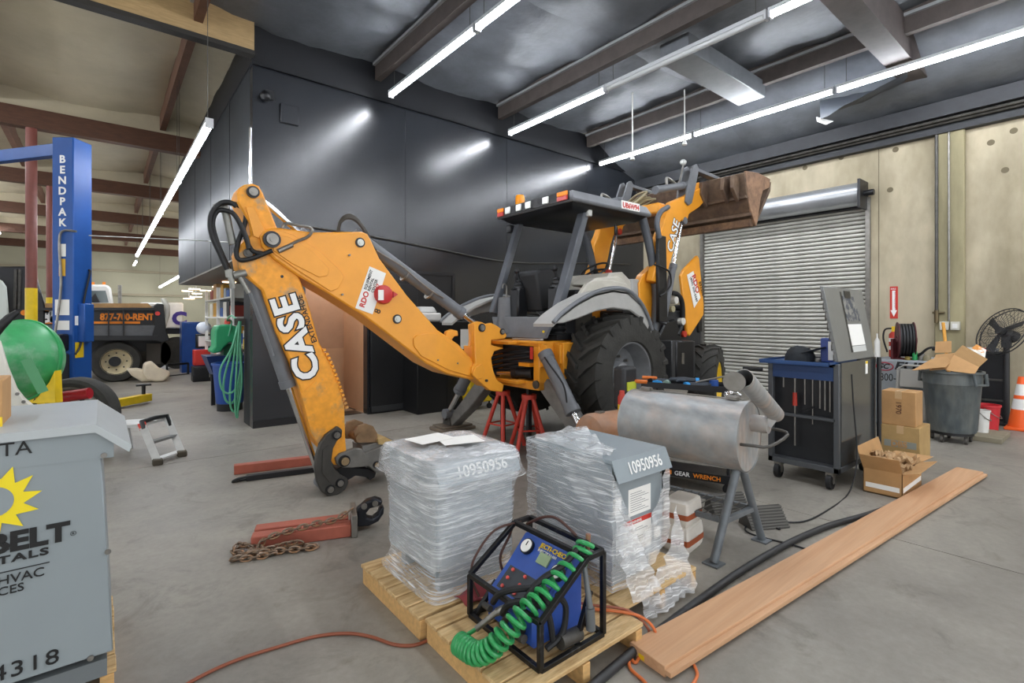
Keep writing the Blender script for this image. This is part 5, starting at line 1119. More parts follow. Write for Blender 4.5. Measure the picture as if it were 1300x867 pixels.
def glove(lab, p, rz, s=1.0):
    t = thing('work_glove', lab, 'glove', p, rz, group='gloves on the tool tray', local=True)
    q = MB(); q.loft([[V((x, w_*math.cos(a), .03+h_*math.sin(a))) for a in [k*.7854 for k in range(8)]] for x, w_, h_ in ((-.10, .045, .02), (-.05, .04, .022), (0, .05, .028), (.06, .052, .026), (.09, .04, .02))]); q.build('palm', mat('glove_grey', '3A4048', .8, var=.2), t)
    for k in range(4): q = MB(); y = -.036+k*.024; q.tube([(.07, y, .032), (.12, y*1.15, .036), (.155-.012*abs(k-1.5), y*1.2, .022)], [.014, .012, .009], 8); q.build('finger', mat('glove_grey', '3A4048', .8), t)
    q = MB(); q.tube([(0, .045, .03), (.05, .075, .035), (.08, .085, .025)], [.014, .012, .009], 8); q.build('thumb', mat('glove_grey', '3A4048', .8), t)
    q = MB(); q.loft([[V((x, .048*math.cos(a), .03+.024*math.sin(a))) for a in [k*.7854 for k in range(8)]] for x in (-.125, -.095)]); q.build('cuff', mat('glove_blue', '2E93D8', .7), t)
    return t
glove('grey work glove with blue cuff lying flat on the tool tray', cc-ta*.28+V((0, 0, 0.881)), .4); glove('grey work glove with blue cuff heaped higher on the tool tray', cc-ta*.06+tb*.04+V((0, 0, 0.905)), 2.2); glove('grey work glove with blue trim at the right of the pile', cc+ta*.08-tb*.05+V((0, 0, 0.881)), -.6)
q = MB(); q.cyl(cc+ta*.2+V((0, 0, 0.881)), cc+ta*.2+V((0, 0, 0.955)), .04, n=20); tag(q.build('tape_roll', BLUEP), 'blue tape roll standing on the tool tray', 'tape')
q = MB(); q.cyl(cc-ta*.20-tb*.10+V((0, 0, 0.905)), cc-ta*.20-tb*.02+V((0, 0, 0.905)), .03, n=16); tag(q.build('tin_can', mat('can_green', '8FA79A', .4, .3)), 'small pale can beside the gloves on the tray', 'can')
q = MB(); q.tube([cc+ta*.06-tb*.08+V((0, 0, 0.935)), cc+ta*.30+tb*.0+V((0, 0, 0.995))], .008, 8); tag(q.build('steel_rod', STEEL), 'thin steel rod leaning across the tool tray', 'rod')
q = MB(); q.tube([cc+ta*.22+tb*.08+V((0, 0, 0.905)), cc+ta*.40+tb*.07+V((0, 0, 0.920)), cc+ta*.52+tb*.06+V((0, 0, 0.915))], .014, 8); tag(q.build('black_wrench', BLACK), 'black wrench handle sticking out of the tray', 'wrench')
# charcoal bag: two folds of a printed paper sack
def sack(p, dims, lab, seed):
    t = thing('charcoal_bag', lab, 'bag', p, 0.15, group='charcoal bags', local=True)
    q = MB(); n = 20; R_ = []
    for z, g in ((0, .9), (.02, 1.0), (dims[2]*.35, 1.04), (dims[2]*.7, 1.0), (dims[2]*.93, .95), (dims[2], .80)):
        R_.append([V((dims[0]/2*g*math.copysign(abs(math.cos(a))**.28, math.cos(a))*(1+.10*noise.noise(V((math.cos(a)*2, math.sin(a)*2, z*12+seed)))), dims[1]/2*g*math.copysign(abs(math.sin(a))**.28, math.sin(a))*(1+.10*noise.noise(V((math.cos(a)*2, z*12, math.sin(a)*2+seed)))), z)) for a in [2*math.pi*k/n for k in range(n)]])
    q.loft(R_); q.build('sack', mat('sack_paper', 'E2DCD2', .7, var=.08, vs=7), t)
    q = MB(); q.loft([[V((p.x*1.012, p.y*1.012, z_)) for p in R_[2]] for z_ in (dims[2]*.30, dims[2]*.52)], True, False); q.build('printed_band', mat('sack_brown', 'A4532F', .7), t)
    q = MB(); q.box((dims[0]*.53, 0, dims[2]*.5), (.004, dims[1]*.5, dims[2]*.6)); q.build('printed_panel', mat('sack_brown', 'A4532F', .7), t)
    return t
bp = G(884, 702); sack((bp.x+.03, bp.y+.12, 0), (.26, .19, .17), 'white and brown charcoal bag at the bottom, beside the smoker leg', 1.0); sack((bp.x+.03, bp.y+.12, .165), (.25, .18, .16), 'white and brown charcoal bag lying on top of the lower one', 5.0)
# ribbed rubber wheel chocks under the smoker
for (px, py, rz, lab) in ((925, 650, -.5, 'left ribbed black wheel chock under the smoker'), (972, 668, -.5, 'right ribbed black wheel chock beside the cable')):
    p = G(px, py); t = thing('wheel_chock', lab, 'wheel chock', (p.x, p.y, 0), rz, group='wheel chocks', local=True)
    q = MB(); q.prism([(-.15, -.06, 0), (-.15, .10, 0), (-.15, .06, .13), (-.15, .04, .13)], (.30, 0, 0)); q.build('wedge', mat('chock_rubber', '4A4844', .8), t)
    for k in range(8):
        f = (k+.5)/8; y = -.06+.10*f; z = .13*f; q = MB(); q.bar((-.15, y-.004, z+.003), (.15, y-.004, z+.003), .008, .010); q.build('rib', mat('chock_rib', '6B6964', .8), t)
q = MB(); q.tube([G(a, b, .008) for a, b in ((1030, 699), (1000, 690), (960, 680), (946, 672), (955, 663))]+[G(a, b, .008) for a, b in ((980, 668), (990, 672), (985, 663), (970, 662))], .006, 8, k=5); ec = thing('extension_lead', 'black lead with a plug end on the floor by the chocks', 'cord', G(1000, 690)); q.build('lead', RUB2, ec)
p = G(1030, 699, .014); q = MB(); q.cyl(p+V((-.03, .02, 0)), p+V((.01, -.005, 0)), .014, n=12); q.build('plug', RUB2, ec)
q = MB(); q.tube([onY(1081, 475, 1.55), onY(1084, 520, 1.54), onY(1088, 570, 1.52), onY(1086, 600, 1.50), G(1076, 628, .01), G(1050, 648, .008), G(1020, 662, .008), G(985, 662, .008)], .006, 8, k=6); tag(q.build('power_cable', RUB2), 'thin black cable running down the tool cart to the floor', 'cable')
# ================================================================ TOOL CART
CX, CYa, CYb, CXb, CZ0, CZ1 = 4.95, 1.60, 2.20, 5.95, .15, 1.125
ct = thing('tool_cart', 'black rolling tool cabinet with blue top tray and open tool rack side', 'tool cart', ((CX+CXb)/2, (CYa+CYb)/2, 0))
CB_ = mat('cart_black', '25272A', .38, var=.15, vs=5); CG = mat('cart_grey_post', '55585B', .4, .3)
q = MB(); q.bb((CX+.10, CYa+.02, CZ0), (CXb, CYb, CZ1-.12)); q.build('cabinet', CB_, ct, bev=.006)
for (x, y) in ((CX, CYa), (CX, CYb-.045), (CXb-.045, CYa), (CXb-.045, CYb-.045)):
    q = MB(); q.bb((x, y, CZ0), (x+.045, y+.045, CZ1-.02)); q.build('corner_post', CG, ct, bev=.004)
q = MB(); q.bb((CX, CYa, CZ0), (CXb, CYb, CZ0+.05)); q.build('base_frame', CG, ct, bev=.004)
q = MB(); q.bb((CX, CYa+.03, .60), (CX+.06, CYb-.03, .625)); q.build('rack_rail', CG, ct)
q = MB(); q.bb((CX-.0, CYa+.045, CZ1-.17), (CX+.1, CYb-.045, CZ1-.05)); q.build('rack_top', mat('tray_navy', '183A6A', .45), ct)
DB = mat('tray_blue', '1C4478', .4, var=.1)
q = MB(); q.bb((CX-.14, CYa+.03, CZ1-.035), (CX+.55, CYb+.02, CZ1-.02)); q.bb((CX-.14, CYa+.03, CZ1-.035), (CX-.13, CYb+.02, CZ1)); q.bb((CX-.14, CYa+.03, CZ1-.035), (CX+.55, CYa+.04, CZ1)); q.bb((CX-.14, CYb+.01, CZ1-.035), (CX+.55, CYb+.02, CZ1)); q.build('top_tray', DB, ct)
q = MB(); q.bb((CX+.55, CYa, CZ1-.05), (CXb, CYb, CZ1)); q.build('rear_top', CB_, ct)
q = MB(); q.bb((CX+.05, CYa-.004, CZ0+.06), (CXb-.05, CYa+.02, CZ1-.01)); q.build('side_panel', mat('polished_side', '6A6E70', .14, .75, var=.15, vs=2), ct)
q = MB(); q.cyl((CXb-.02, CYa-.03, .2), (CXb-.02, CYa-.03, CZ1), .02, n=12); q.build('side_handle', BLACK, ct)
q = MB(); q.bb((5.62, CYa-.006, .98), (5.68, CYa-.004, 1.10)); sl_ = q.build('side_label', PAPER, ct)
q = MB(); q.bb((5.62, CYa-.007, 1.075), (5.68, CYa-.006, 1.10)); q.build('label_band', YELP, sl_)
for (x, y) in ((CX+.06, CYa+.08), (CX+.06, CYb-.08), (CXb-.08, CYa+.08), (CXb-.08, CYb-.08)):
    q = MB(); q.cyl((x-.02, y-.02, .068), (x-.02, y+.02, .068), .068, n=22); cs_ = q.build('caster', RUB2, ct)
    q = MB(); q.cyl((x-.02, y-.02, .062), (x-.02, y+.02, .062), .03, n=16); q.build('caster_hub', STEEL, cs_)
    q = MB(); q.bb((x-.05, y-.03, .118), (x+.04, y+.03, .15)); q.bb((x-.03, y-.028, .05), (x+.01, y-.022, .13)); q.bb((x-.03, y+.022, .05), (x+.01, y+.028, .13)); q.build('caster_fork', STEEL, cs_)
q = MB(); q.cyl((CX-.12, CYb+.0, CZ1-.10), (CX-.12, CYb+.18, CZ1-.10), .016); q.build('push_handle', RUB2, ct)
# leaning back panel with a sheet of photos
lid = thing('cart_back_panel', 'grey back panel leaning up from the tool cart with a printed sheet', 'panel', (5.46, CYa, CZ1))
PA, PB_, PC, PD = V((CX+.02, CYa+.01, CZ1)), V((CXb, CYa+.01, CZ1)), V((CXb, CYa+.12, 1.79)), V((CX+.02, CYa+.13, 1.79))
q = MB(); q.prism([PA, PB_, PC, PD], (0, .03, .005)); q.build('panel', mat('panel_grey', '7B7D7B', .38, .25, var=.06), lid, bev=.004)
pu = (PD-PA).normalized(); pn = V((1, 0, 0)).cross(pu).normalized(); pn = pn if pn.y < 0 else -pn
def onlid(fx, fz, lift): return PA+V((fx, 0, 0))+pu*fz+pn*lift
def lq(x0, x1, z0, z1, l, m, nm, sl=0.0, par=None): q = MB(); q.prism([onlid(x0+sl*(z1-z0)*-0, z0, l), onlid(x1, z0, l), onlid(x1-sl, z1, l), onlid(x0-sl, z1, l)], pn*.003); return q.build(nm, m, par or lid)
bd_ = lq(.36, .76, .07, .64, .001, BLACK, 'board_back', .0)
lq(.40, .76, .13, .33, .004, PAPER, 'white_sheet', 0, bd_); lq(.40, .76, .07, .125, .004, mat('grey_sheet', 'C9CBC8', .6), 'lower_sheet', 0, bd_)
lq(.40, .76, .36, .60, .004, mat('photo_collage', '8A8A84', .5, col2='3E4450', var=.3, vs=14, lo=.45, hi=.55), 'photo_sheet', 0, bd_); lq(.46, .62, .58, .65, .008, BLACK, 'clip', 0, bd_)
for k in range(7):
    z = CZ1+.62-.09*k; f = (z-CZ1)/.665; p = PA.lerp(PD, f); q = MB(); q.tube([p+V((-.012, .01, .0)), p+V((-.04, .01, -.02)), p+V((-.035, .01, -.07)), p+V((-.015, .01, -.06))], .005, 6, k=4); q.build('hanging_chain', STEELD, lid)
# cap and blue can on the tray
hp = G(1003, 462, CZ1-.02); hp = V((CX+.17, 1.98, CZ1-.02))
hat = thing('baseball_cap', 'black cap lying on the blue cart tray', 'cap', hp)
HM = mat('cap_black', '24282C', .8, var=.3, vs=12)
q = MB(); n = 20; R_ = []
for z, g in ((0, 1.0), (.05, .98), (.09, .85), (.12, .6), (.135, .25)): R_.append([hp+V((.12*g*math.cos(a), .13*g*math.sin(a), z+.02*noise.noise(V((math.cos(a)*2, math.sin(a)*2, z*9))))) for a in [2*math.pi*k/n for k in range(n)]])
q.loft(R_); q.build('crown', HM, hat)
q = MB(); q.prism([hp+V((x, y, .075+.35*(-y-.05))) for x, y in ((-.10, -.05), (-.12, -.15), (-.08, -.21), (0, -.22), (.06, -.2), (.09, -.05))], (0, 0, .008)); q.build('brim', HM, hat, bev=.002)
cn = thing('square_can', 'square blue and white can on the cart tray', 'can', (CX+.25, 1.72, CZ1-.02))
q = MB(); q.box((CX+.25, 1.74, CZ1+.09), (.11, .15, .22)); q.build('body', mat('can_blue', '24408C', .35), cn, bev=.008)
q = MB(); q.bb((CX+.193, 1.69, CZ1+.0), (CX+.1945, 1.75, CZ1+.17)); q.build('label', PAPER, cn); q = MB(); q.cyl((CX+.25, 1.74, CZ1+.20), (CX+.25, 1.74, CZ1+.225), .025); q.build('cap', PAPER, cn)
for (dx, dy, r, h_, m_, lab) in ((.1, -.06, .035, .03, STEEL, 'small steel tin left of the square can'), (.30, -.20, .04, .06, mat('jar_amber', '7A4A2C', .3), 'small amber jar behind the square can')):
    q = MB(); q.cyl((CX+.1+dx, 1.9+dy, CZ1-.02), (CX+.1+dx, 1.9+dy, CZ1-.02+h_), r); tag(q.build('small_tin', m_), lab, 'tin')
# tools in the rack: handle + shaft
def driver(y, z1, z2, m, lab, r=.007, grip=0.0, cat='screwdriver'):
    t = thing('hand_tool', lab, cat, (CX+.03, y, z2), group='tools hanging in the cart rack'); x = CX+.03
    q = MB(); q.cyl((x, y, z2), (x, y, z1), r, n=8); q.build('shaft', STEEL, t)
    if grip: q = MB(); q.cyl((x, y, grip-.12), (x, y, grip), .021, .018, n=12); q.build('handle', m, t)
    q = MB(); q.cyl((x, y, z1-.005), (x, y, z1+.012), r*1.6, n=8); q.build('tip', STEEL, t)
driver(2.07, .955, .86, BLACK, 'short steel pick at the far end of the tool rack'); driver(1.97, .955, .33, REDP, 'long pry tool with a red handle in the tool rack', .008, .82); driver(1.885, .955, .72, STEEL, 'medium steel chisel hanging in the tool rack'); driver(1.82, .955, .55, STEEL, 'longest plain steel rod in the tool rack', .006)
driver(1.76, .955, .70, STEEL, 'forked steel tool in the tool rack'); driver(1.72, .955, .69, STEEL, 'slim steel punch beside the forked tool'); driver(1.68, .955, .68, STEEL, 'steel tool nearest the cabinet corner in the rack')
q = MB(); q.bar((CX+.02, 1.90, .66), (CX+.02, 1.80, .71), .03, .02); tag(q.build('pliers', BLACK), 'black pliers lying on the rack rail', 'pliers')
# ================================================================ BOXES
def carton(lab, x0, x1, y0, y1, z0, z1, group, m=CARD):
    t = thing('cardboard_box', lab, 'box', ((x0+x1)/2, (y0+y1)/2, z0), group=group)
    q = MB(); q.bb((x0, y0, z0), (x1, y1, z1)); b_ = q.build('carton', m, t, bev=.006)
    q = MB(); q.bb((x0+.0, (y0+y1)/2-.03, z1), (x1, (y0+y1)/2+.03, z1+.001)); q.bb((x0-.001, (y0+y1)/2-.03, z1-.08), (x0, (y0+y1)/2+.03, z1)); q.build('tape', mat('packing_tape', 'C8A67C', .3), t)
    return t
b1 = carton('upper cardboard box of the stack, with scribbled writing', 6.62, 6.90, 1.43, 1.73, .36, .725, 'stacked cardboard boxes')
b2 = carton('lower cardboard box of the stack, with a printed grey band', 6.60, 7.02, 1.39, 1.73, 0, .358, 'stacked cardboard boxes', mat('cardboard_dark', 'B3935F', .8, var=.1, vs=5))
q = MB(); q.bb((6.598, 1.42, .13), (6.60, 1.70, .20)); gb = q.build('grey_band', mat('print_grey', '8C8F86', .7), b2); text('lettering', 'DBS', CARD, gb, (6.597, 1.64, .138), (0, -1, 0), (0, 0, 1), .08, bold=.004)
text('lettering', '1970', mat('marker', '5A3A2A', .7), b1, (6.618, 1.60, .62), (0, 0, -1), (0, -1, 0), .07)
# open box with crumpled kraft paper
o1 = thing('open_carton', 'open cardboard box overflowing with crumpled brown paper', 'box', (5.45, 1.34, 0))
x0, x1, y0, y1, h_ = 5.15, 5.74, 1.20, 1.48, .21
q = MB(); q.bb((x0, y0, 0), (x1, y1, .01)); q.bb((x0, y0, 0), (x0+.006, y1, h_)); q.bb((x1-.006, y0, 0), (x1, y1, h_)); q.bb((x0, y0, 0), (x1, y0+.006, h_)); q.bb((x0, y1-.006, 0), (x1, y1, h_)); q.build('carton', CARD, o1)
def flap(a, b, d): q = MB(); a, b, d = V(a), V(b), V(d); n_ = (b-a).cross(d).normalized()*.005; q.prism([a, b, b+d, a+d], n_); q.build('flap', CARD, o1)
flap((x0, y0, h_), (x0, y1, h_), (-.10, 0, .13)); flap((x1, y0, h_), (x1, y1, h_), (.17, -.05, .03)); flap((x0, y0, h_), (x1, y0, h_), (.0, -.11, .03)); flap((x0, y1, h_), (x1, y1, h_), (.0, .05, .17))
q = MB(); q.bb((x0-.002, y0+.02, .05), (x0, y1-.02, .09)); q.bb((x0+.02, y0-.002, .05), (x1-.02, y0, .09)); q.build('tape', PAPER, o1)
KR = mat('kraft_paper', 'C2A27A', .85, var=.15, vs=9)
for k in range(16):
    c_ = V((random.uniform(x0+.08, x1-.08), random.uniform(y0+.07, y1-.05), h_+random.uniform(-.02, .07))); R_ = Matrix.Rotation(random.uniform(0, 3), 3, 'Z') @ Matrix.Rotation(random.uniform(-.6, .6), 3, 'X')
    q = MB(); vs_ = []
    for j in range(6):
        for i in range(6):
            p = V((-.09+.18*i/5, -.05+.10*j/5, .03*math.sin(i*2.1+k)+.025*math.cos(j*2.7+k*2))); vs_.append(c_+R_ @ p)
    q.add(vs_, [(j*6+i, j*6+i+1, (j+1)*6+i+1, (j+1)*6+i) for j in range(5) for i in range(5)]); pp = tag(q.build('kraft_paper', KR, ang=10), 'crumpled sheet of brown kraft paper in the open box', 'paper', 'crumpled paper in the open box')
# ================================================================ FUEL TANK CORNER
tk = thing('fuel_tank', 'grey fuel tank cabinet against the concrete wall', 'tank', (9.1, 1.95, 0))
q = MB(); q.bb((8.6, 1.50, 0), (9.7, 2.38, .93)); bd2 = q.build('tank_body', mat('tank_grey', '949B9F', .5, var=.12, vs=2), tk, bev=.02)
text('lettering', 'FUEL', INK, bd2, (8.596, 2.10, .80), (0, -1, 0), (0, 0, 1), .15, bold=.004, sx=1.35, shear=.2); text('lettering', '1-800-903-22', INK, bd2, (8.596, 2.36, .63), (0, -1, 0), (0, 0, 1), .15, sx=.72)
q = MB(); q.tube([V((8.595, 2.21+.10*math.cos(t), .83+.055*math.sin(t))) for t in [k*.3142 for k in range(20)]], .008, 6, closed=True); q.build('logo_ring', mat('logo_maroon', 'A03040', .5), bd2); text('lettering', 'SC', INK, bd2, (8.594, 2.28, .80), (0, -1, 0), (0, 0, 1), .10, bold=.003, shear=.3)
rl = thing('hose_reel', 'maroon hose reel wound with black hose on the fuel tank', 'hose reel', (8.9, 2.02, .93))
c_ = V((8.85, 2.03, 1.20)); axr = V((.75, -.66, 0)).normalized()
axr = V((.35, -.94, 0)).normalized()
MAR = mat('reel_maroon', '5E2A2E', .5, var=.15)
for s_ in (-1, 1): q = MB(); q.lathe([(.06, .085*s_), (.255, .085*s_), (.26, .095*s_), (.06, .095*s_)], c_, axr, 32, closed=True); q.build('flange', MAR, rl)
for k in range(5): q = MB(); q.lathe([(.20, -.07+.035*k-.016), (.235, -.07+.035*k-.012), (.235, -.07+.035*k+.012), (.20, -.07+.035*k+.016)], c_, axr, 32, caps=False); q.build('hose_turn', RUB2, rl)
q = MB(); q.cyl(c_-axr*.11, c_+axr*.13, .05); q.box(c_-axr*.11+V((0, 0, -.13)), (.16, .03, .3), rz=-.36); q.box(c_+V((0, 0, -.262)), (.22, .26, .02), rz=-.36); q.build('stand', MAR, rl)
fe = thing('fire_extinguisher', 'red and white fire extinguisher behind the hose reel', 'fire extinguisher', (9.2, 2.24, .93))
q = MB(); q.lathe([(0, .93), (.065, .93), (.07, .95), (.07, 1.27), (.04, 1.31), (.0, 1.32)], (9.2, 2.24, 0), (0, 0, 1), 20); q.build('cylinder', REDP, fe)
for z in (1.04, 1.16): q = MB(); q.lathe([(.0705, z), (.0715, z+.005), (.0715, z+.05), (.0705, z+.055)], (9.2, 2.24, 0), (0, 0, 1), 20, caps=False); q.build('white_band', PAPER, fe)
q = MB(); q.bb((9.17, 2.20, 1.31), (9.24, 2.27, 1.39)); q.build('valve', YELP, fe); q = MB(); q.tube([(9.2, 2.27, 1.36), (9.2, 2.36, 1.34), (9.2, 2.38, 1.2), (9.2, 2.33, 1.0)], .012, 8, k=4); q.build('hose', RUB2, fe)
q = MB(); q.tube([c_+axr*.05+V((0, 0, -.2)), (8.75, 1.86, 1.0), (8.72, 1.75, 1.10), (8.72, 1.66, 1.11), (8.75, 1.56, 1.05), (8.80, 1.6, .95)], .016, 8, k=5); nzl = thing('fuel_nozzle', 'black fuel nozzle and hose end on the fuel tank', 'nozzle', (8.75, 1.7, .93)); q.build('hose', RUB2, nzl)
q = MB(); q.cyl((8.72, 1.70, 1.10), (8.70, 1.60, 1.11), .03, n=12); q.build('nozzle_body', BLACK, nzl)
for (y, x, h2, r, m_, lab) in ((1.90, 8.75, .14, .03, GREENP, 'green pump handle on the tank top'), (1.84, 8.8, .10, .05, STEEL, 'steel filter cup on the tank top'), (1.76, 8.72, .08, .045, mat('valve_tan', '8E8468', .5), 'tan valve cap on the tank top'), (1.64, 8.85, .09, .06, STEELD, 'dark fitting at the tank edge'), (1.97, 8.70, .05, .035, mat('brass2', '9A8A50', .4, .6), 'small brass cap on the tank top')):
    q = MB(); q.lathe([(0, .93), (r, .93), (r, .93+h2*.7), (r*.6, .93+h2), (0, .93+h2)], (x, y, 0), (0, 0, 1), 14); tag(q.build('tank_fitting', m_), lab, 'fitting', 'fittings on the fuel tank')
q = MB(); q.cyl((8.02, 1.36, .25), (8.55, 1.56, 1.45), .018, n=10); tag(q.build('broom_handle', mat('orange_handle', 'D89A3A', .5)), 'orange broom handle rising out of the trash can', 'handle')
# folded chairs leaning on the tank
for k in range(2):
    x = 8.52-.07*k; t = thing('folding_chair', ['inner', 'outer'][k]+' grey folding chair leaning on the fuel tank', 'chair', (x, 1.860, 0), group='folding chairs')
    FCH = mat('folding_grey', 'A4A29B', .5)
    q = MB(); q.tube([(x-.06, 1.690, .02), (x-.02, 1.690, .5), (x+.03, 1.690, .82), (x+.035, 1.760, .87), (x+.035, 1.960, .87), (x+.03, 2.030, .82), (x-.02, 2.030, .5), (x-.06, 2.030, .02)], .012, 8); q.build('frame', FCH, t)
    q = MB(); q.prism([(x+.008, 1.715, .58), (x+.008, 2.005, .58), (x+.03, 2.005, .82), (x+.03, 1.715, .82)], (.008, 0, 0)); q.build('backrest', FCH, t, bev=.003)
    q = MB(); q.prism([(x-.05, 1.715, .16), (x-.05, 2.005, .16), (x-.01, 2.005, .52), (x-.01, 1.715, .52)], (.012, 0, 0)); sx2 = q.build('seat', FCH, t, bev=.003)
    if k: q = MB(); q.bb((x-.045, 1.800, .30), (x-.04, 1.890, .48)); q.build('paper_tag', PAPER, t)
# ================================================================ TRASH CAN, FAN, CONE
cx_, cy_ = 8.12, 1.40
tc = thing('trash_can', 'large dark grey trash can on a wheeled dolly full of cardboard', 'trash can', (cx_, cy_, 0))
TCM = mat('trash_grey', '4F585C', .55, col2='6E706A', var=.2, vs=4, stretch=(1, 1, .4))
q = MB(); q.lathe([(r_*.85, z_) for r_, z_ in [(.0, .13), (.265, .13), (.28, .16), (.325, .70), (.335, .71), (.335, .84), (.36, .845), (.36, .87), (.33, .87), (.32, .72), (.27, .18), (0, .17)]], (cx_, cy_, 0), (0, 0, 1), 36); q.build('body', TCM, tc)
for a in (-2.0, 1.14):
    q = MB(); d_ = V((math.cos(a), math.sin(a), 0)); s_ = V((-d_.y, d_.x, 0)); c_ = V((cx_, cy_, .78))+d_*.30
    q.tube([c_+s_*.10+V((0, 0, .07)), c_+s_*.09-V((0, 0, .06))+d_*.02, c_-s_*.09-V((0, 0, .06))+d_*.02, c_-s_*.10+V((0, 0, .07))], .018, 8); q.build('handle', TCM, tc)
q = MB(); q.cyl((cx_, cy_, .095), (cx_, cy_, .135), .21, n=28); q.build('dolly', BLACK, tc)
for k in range(5):
    a = k*1.2566+.3; p = V((cx_+.19*math.cos(a), cy_+.19*math.sin(a), .04)); q = MB(); q.cyl(p+V((0, -.014, 0)), p+V((0, .014, 0)), .04, n=14); q.bb(p+V((-.012, -.02, 0)), p+V((.012, .02, .06))); q.build('caster', STEELD, tc)
def sheetcard(lab, pts, m=CARD, par=None):
    q = MB(); P_ = [V(p) for p in pts]; n_ = (P_[1]-P_[0]).cross(P_[2]-P_[0]).normalized()*.006; q.prism(P_, n_); return tag(q.build('cardboard_sheet', m), lab, 'cardboard', 'cardboard in the trash can')
CD2 = mat('cardboard_inner', '9E7B4F', .85, var=.08)
def tp(px, py, x): return onX(px, py, x)
sheetcard('broad cardboard flap spilling over the left rim of the trash can', [tp(1158, 470, 7.75), tp(1182, 456, 7.95), tp(1222, 448, 8.1), tp(1200, 466, 7.78)])
sheetcard('upright cardboard flap at the back of the trash can', [tp(1187, 448, 8.25), tp(1208, 448, 8.25), tp(1208, 433, 8.33), tp(1188, 434, 8.33)])
sheetcard('dark tilted cardboard flap on the right of the trash can', [tp(1210, 450, 8.0), tp(1222, 438, 8.15), tp(1254, 456, 8.2), tp(1243, 466, 8.0)], CD2)
sheetcard('pale cardboard side below the dark flap in the trash can', [tp(1200, 470, 7.82), tp(1211, 450, 7.95), tp(1243, 466, 7.95), tp(1238, 474, 7.85), tp(1232, 474, 7.82)])
sheetcard('flat cardboard panel at the front of the trash can', [tp(1180, 470, 7.80), tp(1188, 450, 8.1), tp(1212, 448, 8.05), tp(1202, 468, 7.8)], CARD)
sheetcard('white and orange box end at the back of the trash can', [tp(1228, 446, 8.38), tp(1240, 437, 8.42), tp(1252, 444, 8.42), tp(1250, 458, 8.30), tp(1230, 466, 8.22)], mat('white_orange_card', 'E6E2D8', .7, col2='E0984A', vs=9, lo=.5, hi=.52))
# pedestal fan
fx, fy = 9.93, 1.12
fn = thing('pedestal_fan', 'black pedestal fan with a round wire guard by the wall', 'fan', (fx, fy, 0))
FK = mat('fan_black', '2A2A2B', .5)
q = MB(); q.cyl((fx, fy, 0), (fx, fy, .03), .13, n=26); q.build('base', FK, fn); q = MB(); q.cyl((fx, fy, .03), (fx, fy, 1.18), .035, n=14); q.build('pole', FK, fn)
fc = V((fx-.04, fy+.05, 1.325)); fa = V((-.64, .58, .42)).normalized(); x_, y_, _ = frame(fa)
q = MB(); q.cyl(fc-fa*.2, fc-fa*.02, .085, .07, n=18); q.bb((fx-.05, fy-.05, 1.1), (fx+.05, fy+.05, 1.28)); q.build('motor', FK, fn)
for s_, d_ in ((.36, 0), (.355, -.05), (.24, .06), (.12, .075)): q = MB(); q.tube([fc+fa*d_+x_*(s_*math.cos(t*.2094))+y_*(s_*math.sin(t*.2094)) for t in range(30)], .008 if s_ > .3 else .003, 6, closed=True); q.build('guard_ring', FK, fn)
for k in range(30):
    a = k*math.pi/15; r_ = x_*math.cos(a)+y_*math.sin(a); a2 = a+.25; r2 = x_*math.cos(a2)+y_*math.sin(a2)
    q = MB(); q.tube([fc+fa*.08+r_*.06, fc+fa*.065+r_*.22, fc+r2*.36, fc-fa*.08+r2*.22, fc-fa*.1+r_*.08], .0028, 5); q.build('guard_wire', FK, fn)
for k in range(3):
    a = k*2.094+.5; r_ = x_*math.cos(a)+y_*math.sin(a); t_ = fa.cross(r_); q = MB(); q.prism([fc+r_*.05-t_*.03, fc+r_*.30-t_*.07+fa*.02, fc+r_*.32+t_*.04-fa*.02, fc+r_*.06+t_*.04], fa*.004); q.build('blade', FK, fn)
q = MB(); q.cyl(fc-fa*.03, fc+fa*.04, .055, n=16); q.build('blade_hub', FK, fn)
# traffic cone
p = V((9.66, .945, 0)); cn2 = thing('traffic_cone', 'orange traffic cone with two white bands at the right edge', 'cone', p)
OC = mat('cone_orange', 'F2621F', .5)
q = MB(); q.box(p+V((0, 0, .02)), (.31, .31, .04)); q.build('base', OC, cn2, bev=.008)
def cr(z): return .145-.115*z/.72
for z0, z1, m_, nm in ((.04, .28, OC, 'cone_body'), (.28, .42, WHITE, 'white_band'), (.42, .47, OC, 'cone_body'), (.47, .62, WHITE, 'white_band'), (.62, .72, OC, 'cone_tip')):
    q = MB(); q.cyl(p+V((0, 0, z0)), p+V((0, 0, z1)), cr(z0), cr(z1), n=28); q.build(nm, m_, cn2)
# buckets, dark bin, timber
def pail(lab, x, y, r, h_, m, z=0):
    t = thing('bucket', lab, 'bucket', (x, y, z)); q = MB(); q.lathe([(0, z), (r*.82, z), (r, z+h_*.93), (r*1.08, z+h_*.94), (r*1.08, z+h_), (r*.96, z+h_), (r*.8, z+.02), (0, z+.02)], (x, y, 0), (0, 0, 1), 24); q.build('pail', m, t)
    q = MB(); q.tube([(x+r, y, z+h_*.9), (x+r*.75, y-r*.75, z+h_*.65), (x, y-r*1.08, z+h_*.55), (x-r*.75, y-r*.75, z+h_*.65), (x-r, y, z+h_*.9)], .005, 6, k=4); q.build('bail', STEEL, t)
pail('red bucket beside the dark grey trash can', 9.10, 1.22, .14, .37, mat('bucket_red', 'C92A32', .45)); 
pail('white bucket squeezed between the trash can and the red bucket', 8.72, 1.22, .09, .28, WHITE, .06)
q = MB(); q.bb((8.35, .98, 0), (9.0, 1.32, .06)); tag(q.build('timber_block', mat('old_timber', '8C8470', .8, var=.15), bev=.005), 'old timber block on the floor in front of the red bucket', 'timber')
